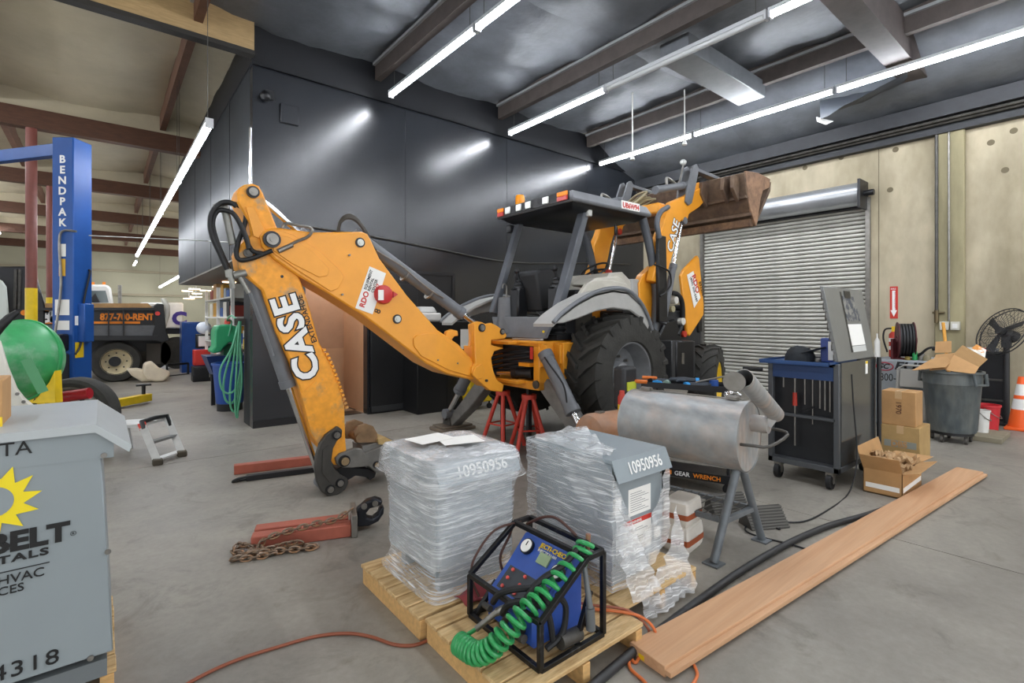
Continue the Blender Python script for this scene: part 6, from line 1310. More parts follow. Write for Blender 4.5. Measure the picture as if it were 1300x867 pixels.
bn = thing('black_cabinet', 'black shelf cabinet with clutter behind the fan', 'cabinet', (10.2, 1.4, 0))
q = MB(); q.bb((10.10, 1.15, 0), (10.34, 1.62, 1.02)); q.build('body', BLACK, bn, bev=.01); q = MB(); q.bb((10.085, 1.15, .60), (10.10, 1.62, .63)); q.bb((10.085, 1.15, .30), (10.10, 1.62, .33)); q.build('shelf_edge', STEELD, bn)
for (y, w_, m_, lab) in ((1.55, .08, PAPER, 'white packet on the black cabinet'), (1.40, .1, REDP, 'red packet on the black cabinet'), (1.27, .07, mat('grey_pack', '77787A', .5), 'grey packet on the black cabinet')):
    q = MB(); q.box((10.2, y, 1.045), (.12, w_, .05)); tag(q.build('packet', m_, bev=.004), lab, 'packet', 'packets on the black cabinet')
q = MB(); q.lathe([(0, 0), (.04, 0), (.035, .25), (.012, .30), (.012, .36), (0, .36)], (8.72, 2.33, .93), (0, 0, 1), 14); tag(q.build('spray_bottle', WHITE), 'white bottle at the near end of the fuel tank', 'bottle')
# mop bucket seen under the machine
mp = thing('mop_bucket', 'yellow mop bucket behind the backhoe frame', 'mop bucket', (4.9, 7.0, 0))
q = MB(); q.prism([(4.68, 6.8, .12), (5.1, 6.8, .12), (5.16, 6.8, .52), (4.62, 6.8, .52)], (0, .35, 0)); q.build('bucket', YELP, mp, bev=.02)
for (x, y) in ((4.72, 6.83), (5.06, 6.83), (4.72, 7.12), (5.06, 7.12)): q = MB(); q.cyl((x, y-.02, .045), (x, y+.02, .045), .045, n=14); q.bb((x-.01, y-.01, .04), (x+.01, y+.01, .13)); q.build('caster', RUB2, mp)
# cabinet with printer against the black wall
pc = thing('black_cabinet', 'black two door cabinet against the black wall behind the boom', 'cabinet', (4.5, 7.3, 0))
A_ = onY(530, 400, 7.05); B_ = onY(602, 400, 7.05)
q = MB(); q.bb((A_.x, 7.05, .0), (B_.x, 7.55, 1.46)); q.build('body', mat('cabinet_black', '1A1B1D', .35), pc, bev=.008); q = MB(); q.bb(((A_.x+B_.x)/2-.004, 7.045, .08), ((A_.x+B_.x)/2+.004, 7.05, 1.4)); q.build('door_gap', INK, pc)
q = MB(); q.bb((B_.x-.28, 7.042, 1.0), (B_.x-.04, 7.048, 1.33)); tag(q.build('notice', PAPER), 'white notice on the black cabinet behind the boom ram', 'notice')
pr = thing('printer', 'white printer on the black cabinet behind the boom', 'printer', (A_.x+.24, 7.3, 1.46))
q = MB(); q.bb((A_.x+.02, 7.08, 1.46), (A_.x+.46, 7.45, 1.60)); q.build('body', WHITE, pr, bev=.03, seg=3); q = MB(); q.prism([(A_.x+.06, 7.1, 1.60), (A_.x+.40, 7.1, 1.60), (A_.x+.36, 7.15, 1.70), (A_.x+.12, 7.15, 1.70)], (0, .28, 0)); q.build('lid', mat('printer_grey', 'CFCFCB', .5), pr, bev=.02)
# ================================================================ NEAR LEFT: the big transformer, step stool
dt = thing('rental_transformer', 'large grey rental transformer with sun logo at the left edge', 'transformer', (-.54, 2.80, 0))
fx0, fx1, fy0, fy1, z0, z1, zr = -1.12, .015, 2.47, 3.16, .225, 1.0, 1.105
LEAN = .018
q = MB(); q.loft([[V((fx0, fy0, z0)), V((fx1+LEAN, fy0, z0)), V((fx1+LEAN, fy1, z0)), V((fx0, fy1, z0))], [V((fx0, fy0, z1)), V((fx1-LEAN, fy0, z1)), V((fx1-LEAN, fy1, z1)), V((fx0, fy1, z1))]]); q.build('cabinet', mat('rental_grey', '8E979A', .42, var=.03, vs=2), dt, bev=.004)
q = MB(); q.prism([(fx0, fy0-.002, z1), (fx1+.02, fy0-.002, z1-.03), (fx1+.02, fy0-.002, z1+.045), (-.02, fy0-.002, zr-.003), (fx0, fy0-.002, zr-.003)], (0, fy1-fy0, 0)); q.build('gable', MATS['rental_grey'], dt)
RG = mat('roof_grey', 'B4BABB', .4, var=.04, vs=3)
q = MB(); q.prism([(fx0-.05, fy0-.018, zr-.012), (-.015, fy0-.018, zr-.012), (-.015, fy0-.018, zr), (fx0-.05, fy0-.018, zr)], (0, fy1-fy0+.06, 0)); q.prism([(fx0-.051, fy0-.021, zr-.03), (-.02, fy0-.021, zr-.03), (-.02, fy0-.021, zr+.001), (fx0-.051, fy0-.021, zr+.001)], (0, .012, 0)); rf = q.build('roof', RG, dt)
q = MB(); q.prism([(-.018, fy0-.018, zr), (.088, fy0-.018, 1.012), (.088, fy0-.018, 1.0), (-.018, fy0-.018, zr-.014)], (0, fy1-fy0+.06, 0)); q.prism([(-.02, fy0-.02, zr), (.09, fy0-.02, 1.012), (.082, fy0-.02, .985), (-.02, fy0-.02, zr-.03)], (0, .006, 0)); q.build('roof_slope', RG, dt)
q = MB(); q.bb((fx0+.06, fy0+.06, .135), (fx1-.06, fy1-.06, .225)); q.bb((fx0, fy0+.01, .135), (fx1, fy0+.06, .20)); q.build('skid', mat('skid_grey', '6C7274', .5), dt)
for (px, py) in ((80, 546), (115, 835), (132, 578), (137, 700)):
    p = onY(px, py, fy0-.004); q = MB(); q.cyl(p, p+V((0, -.006, 0)), .010, n=12); q.build('screw', STEEL, dt)
def tx(s, px, py, size, m=INK, **k): return text('lettering', s, m, dt, onY(px, py, fy0-.004), (1, 0, 0), (0, 0, 1), size, align='RIGHT', **k)
tx('DELTA', 41, 575, .066, spacing=1.0); tx('SUNBELT', 88, 684, .092, bold=.004, sx=1.08); tx('RENTALS', 62, 703, .036, bold=.001, sx=1.5, spacing=1.15); tx('& HVAC', 57, 730, .045); tx('SERVICES', 31, 749, .041); tx('4318', 76, 840, .075, sx=1.1, spacing=1.1)
q = MB(); a_ = onY(63, 714, fy0-.004); q.bb((a_.x-.6, fy0-.005, a_.z), (a_.x, fy0-.003, a_.z+.003)); q.build('rule', INK, dt)
p = onY(93, 677, fy0-.005); q = MB(); q.tube([p+V((.008*math.cos(t), 0, .008*math.sin(t))) for t in [k*.5236 for k in range(12)]], .0008, 5, closed=True); q.build('registered_ring', INK, dt)
text('lettering', 'R', INK, dt, p+V((-.0035, 0, -.004)), (1, 0, 0), (0, 0, 1), .011)
c_ = onY(-9, 638, fy0-.004); q = MB(); pts = []
for k in range(12):
    a = 2*math.pi*k/12+.12; pts += [c_+V((.125*math.cos(a), 0, .125*math.sin(a))), c_+V((.078*math.cos(a+.16), 0, .078*math.sin(a+.16)))]
q.prism(pts, (0, -.001, 0)); q.build('sun_logo', mat('logo_yellow', 'F5DD1C', .5), dt)
q = MB(); q.cyl(c_+V((0, -.001, 0)), c_+V((0, -.0025, 0)), .052, n=28); q.build('sun_centre', MATS['rental_grey'], dt)
pallet(-1.05, .045, 2.52, 3.2, .13, 'pallet under the large rental transformer at the left', 6, True)
q = MB(); q.bb((-.52, 2.62, zr), (-.285, 2.86, zr+.17)); sb = thing('small_carton', 'small tan carton with a yellow label on the left transformer', 'box', (-.4, 2.74, zr)); q.build('carton', CARD, sb, bev=.004)
q = MB(); q.bb((-.51, 2.618, zr+.0), (-.284, 2.62, zr+.035)); q.build('label', YELP, sb)
# step stool lying folded open
ss = thing('step_stool', 'small aluminium step stool with black rail and rubber feet', 'step stool', (.5, 6.4, 0))
f1, f2 = G(200, 590), G(231, 579); t1, t2 = D(180, 538, 5.5), D(212, 530, 5.86)
AL = mat('aluminium', 'C9CBC9', .35, .5, var=.1)
for a_, b_ in ((f1, t1), (f2, t2)):
    q = MB(); q.bar(a_+V((0, 0, .03)), b_, .07, .03, up=(0, 1, 0)); q.build('leg', AL, ss); q = MB(); q.box(a_+V((0, 0, .03)), (.09, .09, .06)); q.build('rubber_foot', mat('foot_rubber', '4A4438', .8), ss, bev=.01)
q = MB(); q.bar(f1.lerp(t1, .5)+V((0, 0, .01)), f2.lerp(t2, .5)+V((0, 0, .01)), .08, .025); q.build('step', mat('step_grey', '6E706E', .5), ss)
q = MB(); q.bar(f1.lerp(t1, .12), f2.lerp(t2, .12), .015, .09, up=(0, 1, 0)); q.build('cross_plate', AL, ss)
q = MB(); q.tube([f1.lerp(t1, .85), t1+V((0, 0, .02)), t1.lerp(t2, .5)+V((0, 0, .03)), t2+V((0, 0, .02)), f2.lerp(t2, .75)], .026, 8); q.build('top_rail', BLACK, ss)
q = MB(); q.bar(f1.lerp(t1, .88), f1.lerp(t1, 1.0), .075, .035, up=(0, 1, 0)); q.build('red_clip', REDP, ss)
l1_, l2_ = t1+V((-.42, .20, -.03)), t2+V((-.36, .26, -.02))
q = MB(); q.prism([t1, t2, l2_, l1_], (0, 0, -.03)); q.build('platform', AL, ss)
for p_ in (l1_, l2_): q = MB(); q.cyl((p_.x+.04, p_.y, 0), (p_.x, p_.y, p_.z-.02), .018, n=10); q.build('rear_leg', AL, ss)
# ================================================================ LEFT BAY: white panel, mixer, tyre, lift
wp = thing('curved_fender', 'off white curved fender panel standing behind the rental transformer', 'fender', onY(0, 640, 4.1))
P_ = [onY(a, b, 4.1) for a, b in ((-90, 400), (-40, 412), (0, 433), (10, 466), (21, 493), (31, 506), (42, 515), (60, 522))]+[V((onY(60, 522, 4.1).x, 4.1, 0)), V((onY(-90, 400, 4.1).x, 4.1, 0))]
q = MB(); q.prism(P_, (0, .05, 0)); q.build('panel', mat('cream_fibreglass', 'D9D6CA', .45, var=.06, vs=4), wp, bev=.01)
for (a, b) in ((22, 500), (30, 510), (6, 487)): p = onY(a, b, 4.098); q = MB(); q.cyl(p, p+V((0, -.006, 0)), .010, n=8); q.build('rivet', STEEL, wp)
mx = thing('concrete_mixer', 'green drum concrete mixer on a yellow frame at the left edge', 'mixer', (-.75, 5.9, 0))
c_ = D(12, 457, 4.7); axm = V((-.62, -.75, .12)).normalized()
q = MB(); q.lathe([(.0, .30), (.20, .295), (.30, .26), (.365, .18), (.385, .10), (.37, .0), (.30, -.16), (.225, -.30), (.215, -.34), (.205, -.34), (.215, -.29), (.28, -.16), (.35, .0)], c_, -axm, 44, caps=False); dm = q.build('drum', mat('mixer_green', '3FA564', .4, col2='8FB89A', var=.1, vs=4, lo=.5, hi=.75), mx)
q = MB(); q.lathe([(.205, -.34), (.23, -.335), (.235, -.35), (.21, -.36)], c_, -axm, 44, closed=True); q.build('mouth_ring', GREENP, dm)
q = MB(); q.lathe([(.382, .085), (.395, .09), (.395, .115), (.382, .12)], c_, -axm, 44, closed=True); q.build('drum_band', GREENP, dm)
q = MB(); a_, b_ = D(33, 456, 4.3), D(55, 498, 4.35); q.bar(a_, b_, .07, .02, up=(0, 1, 0)); q.build('paddle_bracket', mat('bracket_green', '58A06E', .5), dm)
q = MB(); p = D(58, 512, 4.75); q.prism([D(38, 512, 4.7), D(71, 512, 4.7), D(69, 470, 4.7), D(62, 485, 4.7), D(46, 506, 4.7)], (.05, .06, 0)); q.build('frame_plate', YELP, mx, bev=.006)
for (dx, dy) in ((-.15, .1), (.35, .0), (.1, .45)): q = MB(); q.cyl((c_.x+dx, c_.y+dy+.1, 0), (c_.x+dx*.5, c_.y+dy*.5+.12, c_.z-.3), .028, n=10); q.build('leg', YELP, mx)
q = MB(); q.tube([D(-20, 440, 4.0), D(0, 415, 4.05), D(12, 403, 4.1), D(22, 396, 4.15)], [.035, .035, .03, .02], 10); q.bar(D(-20, 440, 4.0), V((D(-20, 440, 4.0).x, D(-20, 440, 4.0).y, .1)), .03, .03); q.build('tilt_handle', RUB2, mx)
ty = thing('loose_wheel', 'black truck wheel with grey rim standing before the blue lift', 'wheel', D(97, 560, 5.6))
c_ = D(97, 525, 5.7); c_.z = .42; at = V((-.50, -.86, 0)).normalized()
q = MB(); q.lathe([(.31, -.09), (.33, -.11), (.37, -.12), (.405, -.10), (.42, -.06), (.42, .06), (.405, .10), (.37, .12), (.33, .11), (.31, .09)], c_, at, 44, caps=False); q.build('tyre', RUBBER, ty)
q = MB(); q.lathe([(.315, .10), (.325, .112), (.305, .10), (.28, .02), (.18, .0), (.07, .02), (.06, .05), (0, .05)], c_, at, 40, caps=False); q.build('rim', STEEL, ty)
rc = thing('red_air_tank', 'dull red air tank under clear plastic beside the loose wheel', 'tank', D(88, 560, 5.1))
a_, b_ = D(66, 506, 5.0), D(114, 499, 5.05); q = MB(); q.cyl(a_, b_, .055, n=20); q.build('tank', mat('tank_red', 'A8232E', .3), rc)
for f in (.2, .8): p = a_.lerp(b_, f); q = MB(); q.cyl((p.x, p.y, 0), p, .02, n=10); q.build('leg', BLACK, rc)
# two-post lift
def PX_(px, py, d): return D(px, py, d)
base = D(92, 500, 6.6); base.z = 0; hz = 3.83
lf = thing('vehicle_lift', 'blue two post vehicle lift with yellow arm', 'vehicle lift', (base.x, base.y, 0))
rz_ = math.radians(52)
Rl = Matrix.Rotation(rz_, 3, 'Z')
LB = mat('lift_blue', '1A4F98', .5, var=.1, vs=3)
bdv = (D(0, 197, 6.9)-D(80, 188, 6.6)); bdv.z = 0; bdv.normalize(); second = base+bdv*3.4
for o_ in (base, second):
    q = MB(); q.box(o_+V((0, 0, hz/2)), (.30, .27, hz), R=Rl); po = q.build('post', LB, lf, bev=.01)
    q = MB(); q.box(o_+V((0, 0, .012)), (.5, .5, .024), R=Rl); q.build('base_plate', LB, lf)
q = MB(); q.bar(base+V((0, 0, hz-.10)), second+V((0, 0, hz-.10)), .10, .16); q.build('overhead_beam', LB, lf, bev=.006)
nl_ = Rl @ V((-1, 0, 0)); nr_ = Rl @ V((0, -1, 0))
if nl_.dot(V((-1, -.2, 0))) < 0: nl_ = -nl_
faces = [Rl @ V((1, 0, 0)), Rl @ V((-1, 0, 0)), Rl @ V((0, 1, 0)), Rl @ V((0, -1, 0))]
vd = (V((0, 0, 0))-base); vd.z = 0; vd.normalize(); vis = sorted(faces, key=lambda n_: -n_.dot(vd))[:2]
rt_ = V((RT[0], RT[1], 0)); vis.sort(key=lambda n_: n_.dot(rt_)); NLf, NRf = vis
def onface(n_, s, z, w_): h_ = .15 if abs((Rl.transposed() @ n_).x) > .5 else .135; t_ = V((0, 0, 1)).cross(n_); return base+n_*(h_+.003)+t_*s+V((0, 0, z)), t_
for k, chx in enumerate('BENDPAK'):
    p, t_ = onface(NLf, 0, 3.50-.135*k, 0); text('lettering', chx, WHINK, lf, p, t_, (0, 0, 1), .135, bold=.004, align='CENTER')
def stick(n_, s, z, w_, h_, m, nm): p, t_ = onface(n_, s, z, 0); q = MB(); q.prism([p-t_*w_/2, p+t_*w_/2, p+t_*w_/2+V((0, 0, h_)), p-t_*w_/2+V((0, 0, h_))], n_*.003); q.build(nm, m, lf)
stick(NLf, 0, 2.30, .09, .16, PAPER, 'label'); stick(NLf, 0, 2.05, .08, .22, mat('label_amber', 'E0AE3A', .5), 'label'); stick(NLf, .0, 1.55, .18, .20, PAPER, 'label'); stick(NLf, .0, 1.36, .18, .12, PAPER, 'label'); stick(NRf, -.06, 1.42, .14, .12, PAPER, 'label'); stick(NRf, -.06, 1.0, .13, .2, YELP, 'label')
q = MB(); p, t_ = onface(NLf, -.02, 1.2, 0); q.box(p+NLf*.08, (.22, .2, .22), R=Rl); q.build('power_unit', BLACK, lf, bev=.02); q = MB(); q.box(p+NLf*.09+V((0, 0, -.32)), (.22, .22, .36), R=Rl); q.build('oil_tank', mat('tank_dark', '2A2B2E', .5), lf, bev=.02)
p, t_ = onface(NRf, .02, 2.1, 0); q = MB(); q.tube([p+V((0, 0, .05))+t_*.07, p+t_*.05+NRf*.03, p-t_*.05+NRf*.03-V((0, 0, .4)), p-t_*.09+NRf*.03-V((0, 0, .9)), p-t_*.2+NRf*.05-V((0, 0, 1.05))], .012, 8, k=5); q.build('cable', RUB2, lf)
p, t_ = onface(NLf, .0, 2.6, 0); q = MB(); q.tube([p+t_*.18+V((0, 0, .02)), p+t_*.02+V((0, 0, .02))+NLf*.02, p-t_*.02-V((0, 0, .15))+NLf*.02, p+NLf*.02-V((0, 0, .7)), p-t_*.05+NLf*.05-V((0, 0, 1.3))], .014, 8, k=5); q.build('grey_conduit', STEEL, lf)
q = MB(); q.box(base+NRf*.17+V((0, 0, 1.45)), (.16, .10, .5), R=Rl); q.build('carriage', LB, lf, bev=.01)
e_ = G(189, 511); s_ = base+V((.25, .5, .12)); s_ = G(120, 525); 
q = MB(); q.bar(s_+V((0, 0, .10)), e_+V((0, 0, .10)), .14, .13); ar_ = q.build('lift_arm', YELP, lf, bev=.008); q = MB(); q.bar(base+V((.1, .1, .10)), s_+V((0, 0, .10)), .16, .14); q.build('lift_arm_root', YELP, lf)
q = MB(); p = e_+V((-.08, -.05, .16)); q.cyl(p, p+V((0, 0, .15)), .03); q.box(p+V((0, 0, .17)), (.22, .14, .03)); q.build('lift_pad', BLACK, ar_)
q = MB(); q.tube([D(113, 299, 6.6), D(200, 303, 7.4), D(264, 306, 8.3), onX(300, 308, 1.62)], .008, 6, k=3); tag(q.build('air_line', mat('line_grey', 'A0A09A', .5)), 'thin pale air line strung from the blue lift to the black wall', 'air line')
# ================================================================ DUMP TRUCK AND THINGS BEHIND
YT = 15.3
tr = thing('dump_truck', 'black dump truck with orange phone number on its bed', 'truck', (onY(150, 480, YT).x, 16.4, 0))
TK = mat('truck_black', '1C1D20', .4, var=.2, vs=3)
def tq(pts, y, w_, m, nm, par=None, bev=.0): q = MB(); q.prism([onY(a, b, y) for a, b in pts], (0, w_, 0)); return q.build(nm, m, par or tr, bev=bev)
bed = tq([(40, 391), (195, 391), (195, 414), (40, 414)], YT, 2.3, TK, 'bed')
tq([(40, 413), (197, 413), (193, 427), (40, 427)], YT-.1, .12, mat('truck_grey', '5A5C5F', .45, var=.15), 'bed_skirt'); tq([(30, 426), (200, 426), (200, 432), (30, 432)], YT-.15, 2.5, TK, 'bed_rail')
tq([(195, 388), (200, 385), (208, 386), (211, 420), (216, 432), (205, 435), (194, 432), (192, 425), (195, 414)], YT-.1, .2, TK, 'tailgate_post', bev=.02); tq([(198, 387), (206, 387), (206, 428), (198, 428)], YT+.1, 2.1, TK, 'tailgate')
q = MB(); p = onY(200, 398, YT-.12); q.cyl(p, p+V((0, -.03, 0)), .05); q.build('red_marker', mat('red_lens', 'D2403A', .3), tr)
for x in (138, 157): tq([(x-1, 391), (x+1, 391), (x+1, 427), (x-1, 427)], YT-.16, .16, TK, 'bed_rib')
tq([(56, 385), (188, 385), (194, 391), (56, 391)], YT+.02, .1, mat('side_board', 'B08A5C', .75, var=.15), 'side_board'); tq([(40, 390.5), (196, 390.5), (196, 394), (40, 394)], YT-.12, .14, TK, 'top_rail')
tq([(112, 408), (178, 408), (178, 411), (112, 411)], YT-.01, .02, ORINK, 'orange_stripe'); tq([(46, 408), (70, 408), (70, 411), (46, 411)], YT-.01, .02, ORINK, 'orange_stripe')
text('lettering', '877-700-RENT', ORINK, tr, onY(127, 406, YT-.012), (1, 0, 0), (0, 0, 1), .215, bold=.010, sx=.78); text('lettering', '&', WHINK, tr, onY(52, 409, YT-.012), (1, 0, 0), (0, 0, 1), .36, bold=.012); text('lettering', 'E', WHINK, tr, onY(62, 409, YT-.012), (1, 0, 0), (0, 0, 1), .36, bold=.012); text('lettering', 'T', ORINK, tr, onY(45, 409, YT-.012), (1, 0, 0), (0, 0, 1), .36, bold=.012)
for (px, y) in ((148, YT-.02), (148, YT+2.0), (20, YT-.02)):
    c_ = onY(px, 460, YT-.02); c_ = V((c_.x, y+.15, .48)); q = MB(); q.lathe([(.29, -.16), (.34, -.18), (.45, -.17), (.49, -.10), (.49, .22), (.45, .26), (.29, .25)], c_, (0, 1, 0), 40, caps=False); q.build('tyre', RUBBER, tr)
    q = MB(); q.lathe([(.30, -.16), (.31, -.17), (.28, -.13), (.26, .02), (.14, .05), (.13, .0), (0, .0)], c_, (0, 1, 0), 36, caps=False); rm = q.build('rim', mat('cream_rim', 'D8CBA8', .5, var=.12), tr); q = MB(); q.cyl(c_+V((-.03, .04, 0)), c_+V((-.03, -.05, 0)), .12, n=20); q.build('hub', BLACK, rm)
    for k in range(8): a = k*.785; p = c_+V((.2*math.cos(a), .03, .2*math.sin(a))); q = MB(); q.cyl(p, p+V((0, -.03, 0)), .018, n=8); q.build('wheel_nut', BLACK, rm)
tq([(30, 432), (205, 432), (205, 446), (30, 446)], YT+.6, 1.1, TK, 'chassis'); tq([(186, 436), (204, 436), (204, 462), (186, 462)], YT+.25, .05, mat('mud_flap', '4E4A44', .8), 'mud_flap')
tq([(-40, 338), (42, 338), (57, 388), (57, 425), (-40, 425)], YT-.05, .2, TK, 'bulkhead', bev=.03)
for x in (20, 25): q = MB(); q.cyl(onY(x, 342, YT-.1), onY(x-1, 392, YT-.1), .03, n=10); q.build('hydraulic_rod', STEELD, tr)
q = MB(); p = onY(31, 397, YT-.1); q.cyl(p, p+V((0, -.03, 0)), .06); q.build('amber_marker', ORINK, tr)
tq([(-20, 352), (2, 355), (8, 364), (12, 408), (-20, 410)], YT-.35, .08, mat('pale_green_white', 'D3DAD4', .5), 'side_fairing', bev=.03)
# white truck cab behind the bed
YC = 20.5
wc = thing('white_truck', 'white truck cab behind the dump truck bed', 'truck', (onY(128, 420, YC).x, YC+1, 0))
def wq(pts, y, w_, m, nm, bev=.0): q = MB(); q.prism([onY(a, b, y) for a, b in pts], (0, w_, 0)); return q.build(nm, m, wc, bev=bev)
wq([(60, 362), (136, 361), (141, 366), (145, 390), (150, 440), (60, 440)], YC, 2.2, WHITE, 'cab', .06)
wq([(113, 369), (134, 369), (138, 384), (113, 384)], YC-.02, .04, mat('cab_glass', '55605E', .1, spec=.8), 'side_window'); wq([(115, 379), (121, 372), (127, 384), (115, 384)], YC-.03, .02, BLACK, 'seat_seen')
for x in (116, 130): wq([(x, 358), (x+4, 358), (x+4, 362), (x, 362)], YC+.3, .1, ORINK, 'roof_marker')
for x in (75, 140): c_ = onY(x, 440, YC); q = MB(); q.cyl((c_.x, YC-.05, .5), (c_.x, YC+.3, .5), .5, n=32); q.build('wheel', RUBBER, wc)
q = MB(); q.cyl(onY(152, 362, YC), onY(152, 388, YC), .05); q.build('exhaust_stack', STEEL, wc)
YL = 18.2
bt = thing('lettered_truck', 'white box truck with a large purple letter beside the black block', 'truck', (onY(215, 440, YL).x, YL+1, 0))
def bq(pts, y, w_, m, nm, bev=.0): q = MB(); q.prism([onY(a, b, y) for a, b in pts], (0, w_, 0)); return q.build(nm, m, bt, bev=bev)
bq([(178, 384), (233, 384), (233, 417), (178, 417)], YL, 2.2, WHITE, 'box_body', .04); bq([(178, 417), (233, 417), (233, 424), (178, 424)], YL+.1, 2.0, TK, 'chassis')
for x in (192, 226): c_ = onY(x, 440, YL); q = MB(); q.cyl((c_.x, YL-.02, .48), (c_.x, YL+.3, .48), .48, n=32); q.build('wheel', RUBBER, bt)
text('lettering', 'C', mat('purple_ink', '3E2E86', .5), bt, onY(218.5, 411.5, YL-.015), (1, 0, 0), (0, 0, 1), .52, bold=.03)
q = MB(); q.prism([onY(a, b, YT+.9) for a, b in ((205, 378), (211, 379), (216, 388), (216, 400), (211, 416), (207, 420), (206, 414), (210, 402), (211, 392), (208, 384))], (0, .5, 0)); tag(q.build('white_fender', mat('cream_fibreglass', 'D9D6CA', .45), bev=.03), 'white curved truck fender standing upright by the tailgate', 'fender')
# cream fenders lying on the floor
for (pts, lab) in (([(160, 461), (167, 470), (180, 478), (194, 478), (186, 464), (175, 461)], 'cream fender piece lying on the floor before the truck wheel'), ([(181, 470), (183, 458), (193, 455), (203, 464), (215, 468), (217, 472), (208, 481), (196, 481), (187, 478)], 'larger cream fender piece lying on the floor by the mud flap')):
    q = MB(); q.prism([onY(a, b, 14.6 if 'larger' in lab else 14.75) for a, b in pts], (0, .4 if 'larger' in lab else .3, 0)); o_ = q.build('cream_fender', mat('fender_cream', 'E0D3BA', .5, var=.06), bev=.05, seg=3); o_.location.z = 0.0; tag(o_, lab, 'fender', 'cream fenders on the floor')
q = MB(); c_ = G(212, 478); 
fr2 = thing('welded_stand', 'low black steel frame on the floor past the fenders', 'frame', c_)
q.bar(c_, c_+V((.5, .3, 0)), .05, .05); q.bar(c_+V((0, 0, .3)), c_+V((.5, .3, .3)), .05, .05); q.bar(c_+V((.5, .3, 0)), c_+V((.5, .3, .3)), .05, .05); q.bar(c_, c_+V((0, 0, .3)), .05, .05); q.build('welded_frame', BLACK, fr2)
# ================================================================ WORK AREA UNDER THE BLACK BULKHEAD
for i, (px, py) in enumerate(((277, 366), (261, 370.5), (250, 374), (247, 368.6), (238, 371), (291, 360), (240, 381), (249, 379))):
    p = G(px, py, 2.36) if i < 6 else G(px, py, 2.1); p.z = 2.40 if i < 6 else 2.15
    t = thing('ceiling_lamp', ['second', 'third', 'fourth', 'fifth', 'sixth', 'nearest', 'lower farthest', 'lower nearer'][i]+' round warm ceiling lamp under the black bulkhead, counted from its near end', 'lamp', (p.x, p.y, p.z), group='round lamps under the bulkhead')
    q = MB(); q.cyl(p, p+V((0, 0, .025)), .16, n=20); q.build('shade', WHITE, t); q = MB(); q.cyl(p+V((0, 0, -.012)), p, .145, n=20); q.build('diffuser', glow('warm_diffuser', 'FFD9A8', 9), t)
    if i >= 6: q = MB(); q.cyl(p+V((0, 0, .02)), (p.x, p.y, 2.46), .01, n=6); q.build('stem', WHITE, t)
# storage rack with cartons
rk = thing('storage_rack', 'white storage rack with loaded shelves under the bulkhead', 'rack', (2.5, 12.9, 0))
RX0, RX1, RY0, RY1 = 2.0, 2.6, 11.2, 14.4
for x in (RX0, RX1):
    for y in (RY0, 12.8, RY1): q = MB(); q.bb((x-.03, y-.03, 0), (x+.03, y+.03, 2.2)); q.build('upright', WHITE, rk)
for z in (.35, 1.0, 1.55, 1.95): q = MB(); q.bb((RX0-.03, RY0, z-.03), (RX1+.03, RY1, z)); q.build('shelf', mat('shelf_white', 'D6D6D0', .5), rk)
cols = ['B98F5E', 'D8D4CA', 'C9963C', '8E3A30', '3E5E9A', 'E2DED2', '2B2B2E', '9AA0A6']
names = ['brown', 'off white', 'amber', 'dark red', 'blue', 'cream', 'black', 'grey']
k = 0
for z in (.35, 1.0, 1.55, 1.95):
    y = RY0+.15
    while y < RY1-.3:
        w_ = random.uniform(.22, .4); h_ = random.uniform(.15, .36); ci = (k*3+int(z*4)) % 8
        q = MB(); q.bb((RX0+.02, y, z), (RX0+.4, y+w_, z+h_)); o_ = q.build('stored_box', mat('box_'+names[ci], cols[ci], .6), bev=.008)
        tag(o_, '%s box, number %d from the near end, on the %s rack shelf' % (names[ci], int((y-RY0)/.4)+1, {.35: 'lowest', 1.0: 'second', 1.55: 'third', 1.95: 'top'}[z]), 'box', 'boxes on the storage rack'); y += w_+.08; k += 1
# blue locker, red and black bins further back
def cab(nm, lab, cat, px, py, d, w_, dpt, zb, zt, m, front=None):
    p = D(px, py, d); t = thing(nm, lab, cat, (p.x, p.y, zb)); q = MB(); q.bb((p.x-w_/2, p.y, zb), (p.x+w_/2, p.y+dpt, zt)); q.build('body', m, t, bev=.01)
    q = MB(); q.bb((p.x-w_/2+.03, p.y-.012, zb+.05), (p.x+w_/2-.03, p.y, zt-.04)); f_ = q.build('front', front or m, t, bev=.004); q = MB(); q.cyl((p.x+w_/2-.08, p.y-.04, (zb+zt)/2-.08), (p.x+w_/2-.08, p.y-.04, (zb+zt)/2+.08), .012, n=8); q.build('handle', STEEL, f_); return p
cab('blue_locker', 'tall blue locker standing at the edge of the work area', 'locker', 247, 440, 14.2, .6, .5, 0, 1.42, BLUEP)
cab('red_tool_box', 'red tool box between the blue locker and green drain pan', 'tool box', 257, 445, 12.2, .34, .3, .38, .75, mat('toolbox_red', 'C8342C', .4)); cab('black_bin', 'black bin on the floor under the red tool box', 'bin', 258, 460, 12.1, .42, .34, 0, .36, BLACK); cab('black_box', 'black box with a white label beside the red tool box', 'box', 262, 430, 12.6, .4, .3, .77, 1.12, BLACK, PAPER)
pl_ = D(261, 440, 12.3)
q = MB(); p = D(255, 425, 12.4); q.ball((pl_.x, pl_.y+.25, 1.28), .17, 12, (1, 1, .9)); tag(q.build('plastic_bag', mat('bag_clear', 'D5DCE6', .3)), 'pale plastic bag on top of the black box', 'bag')
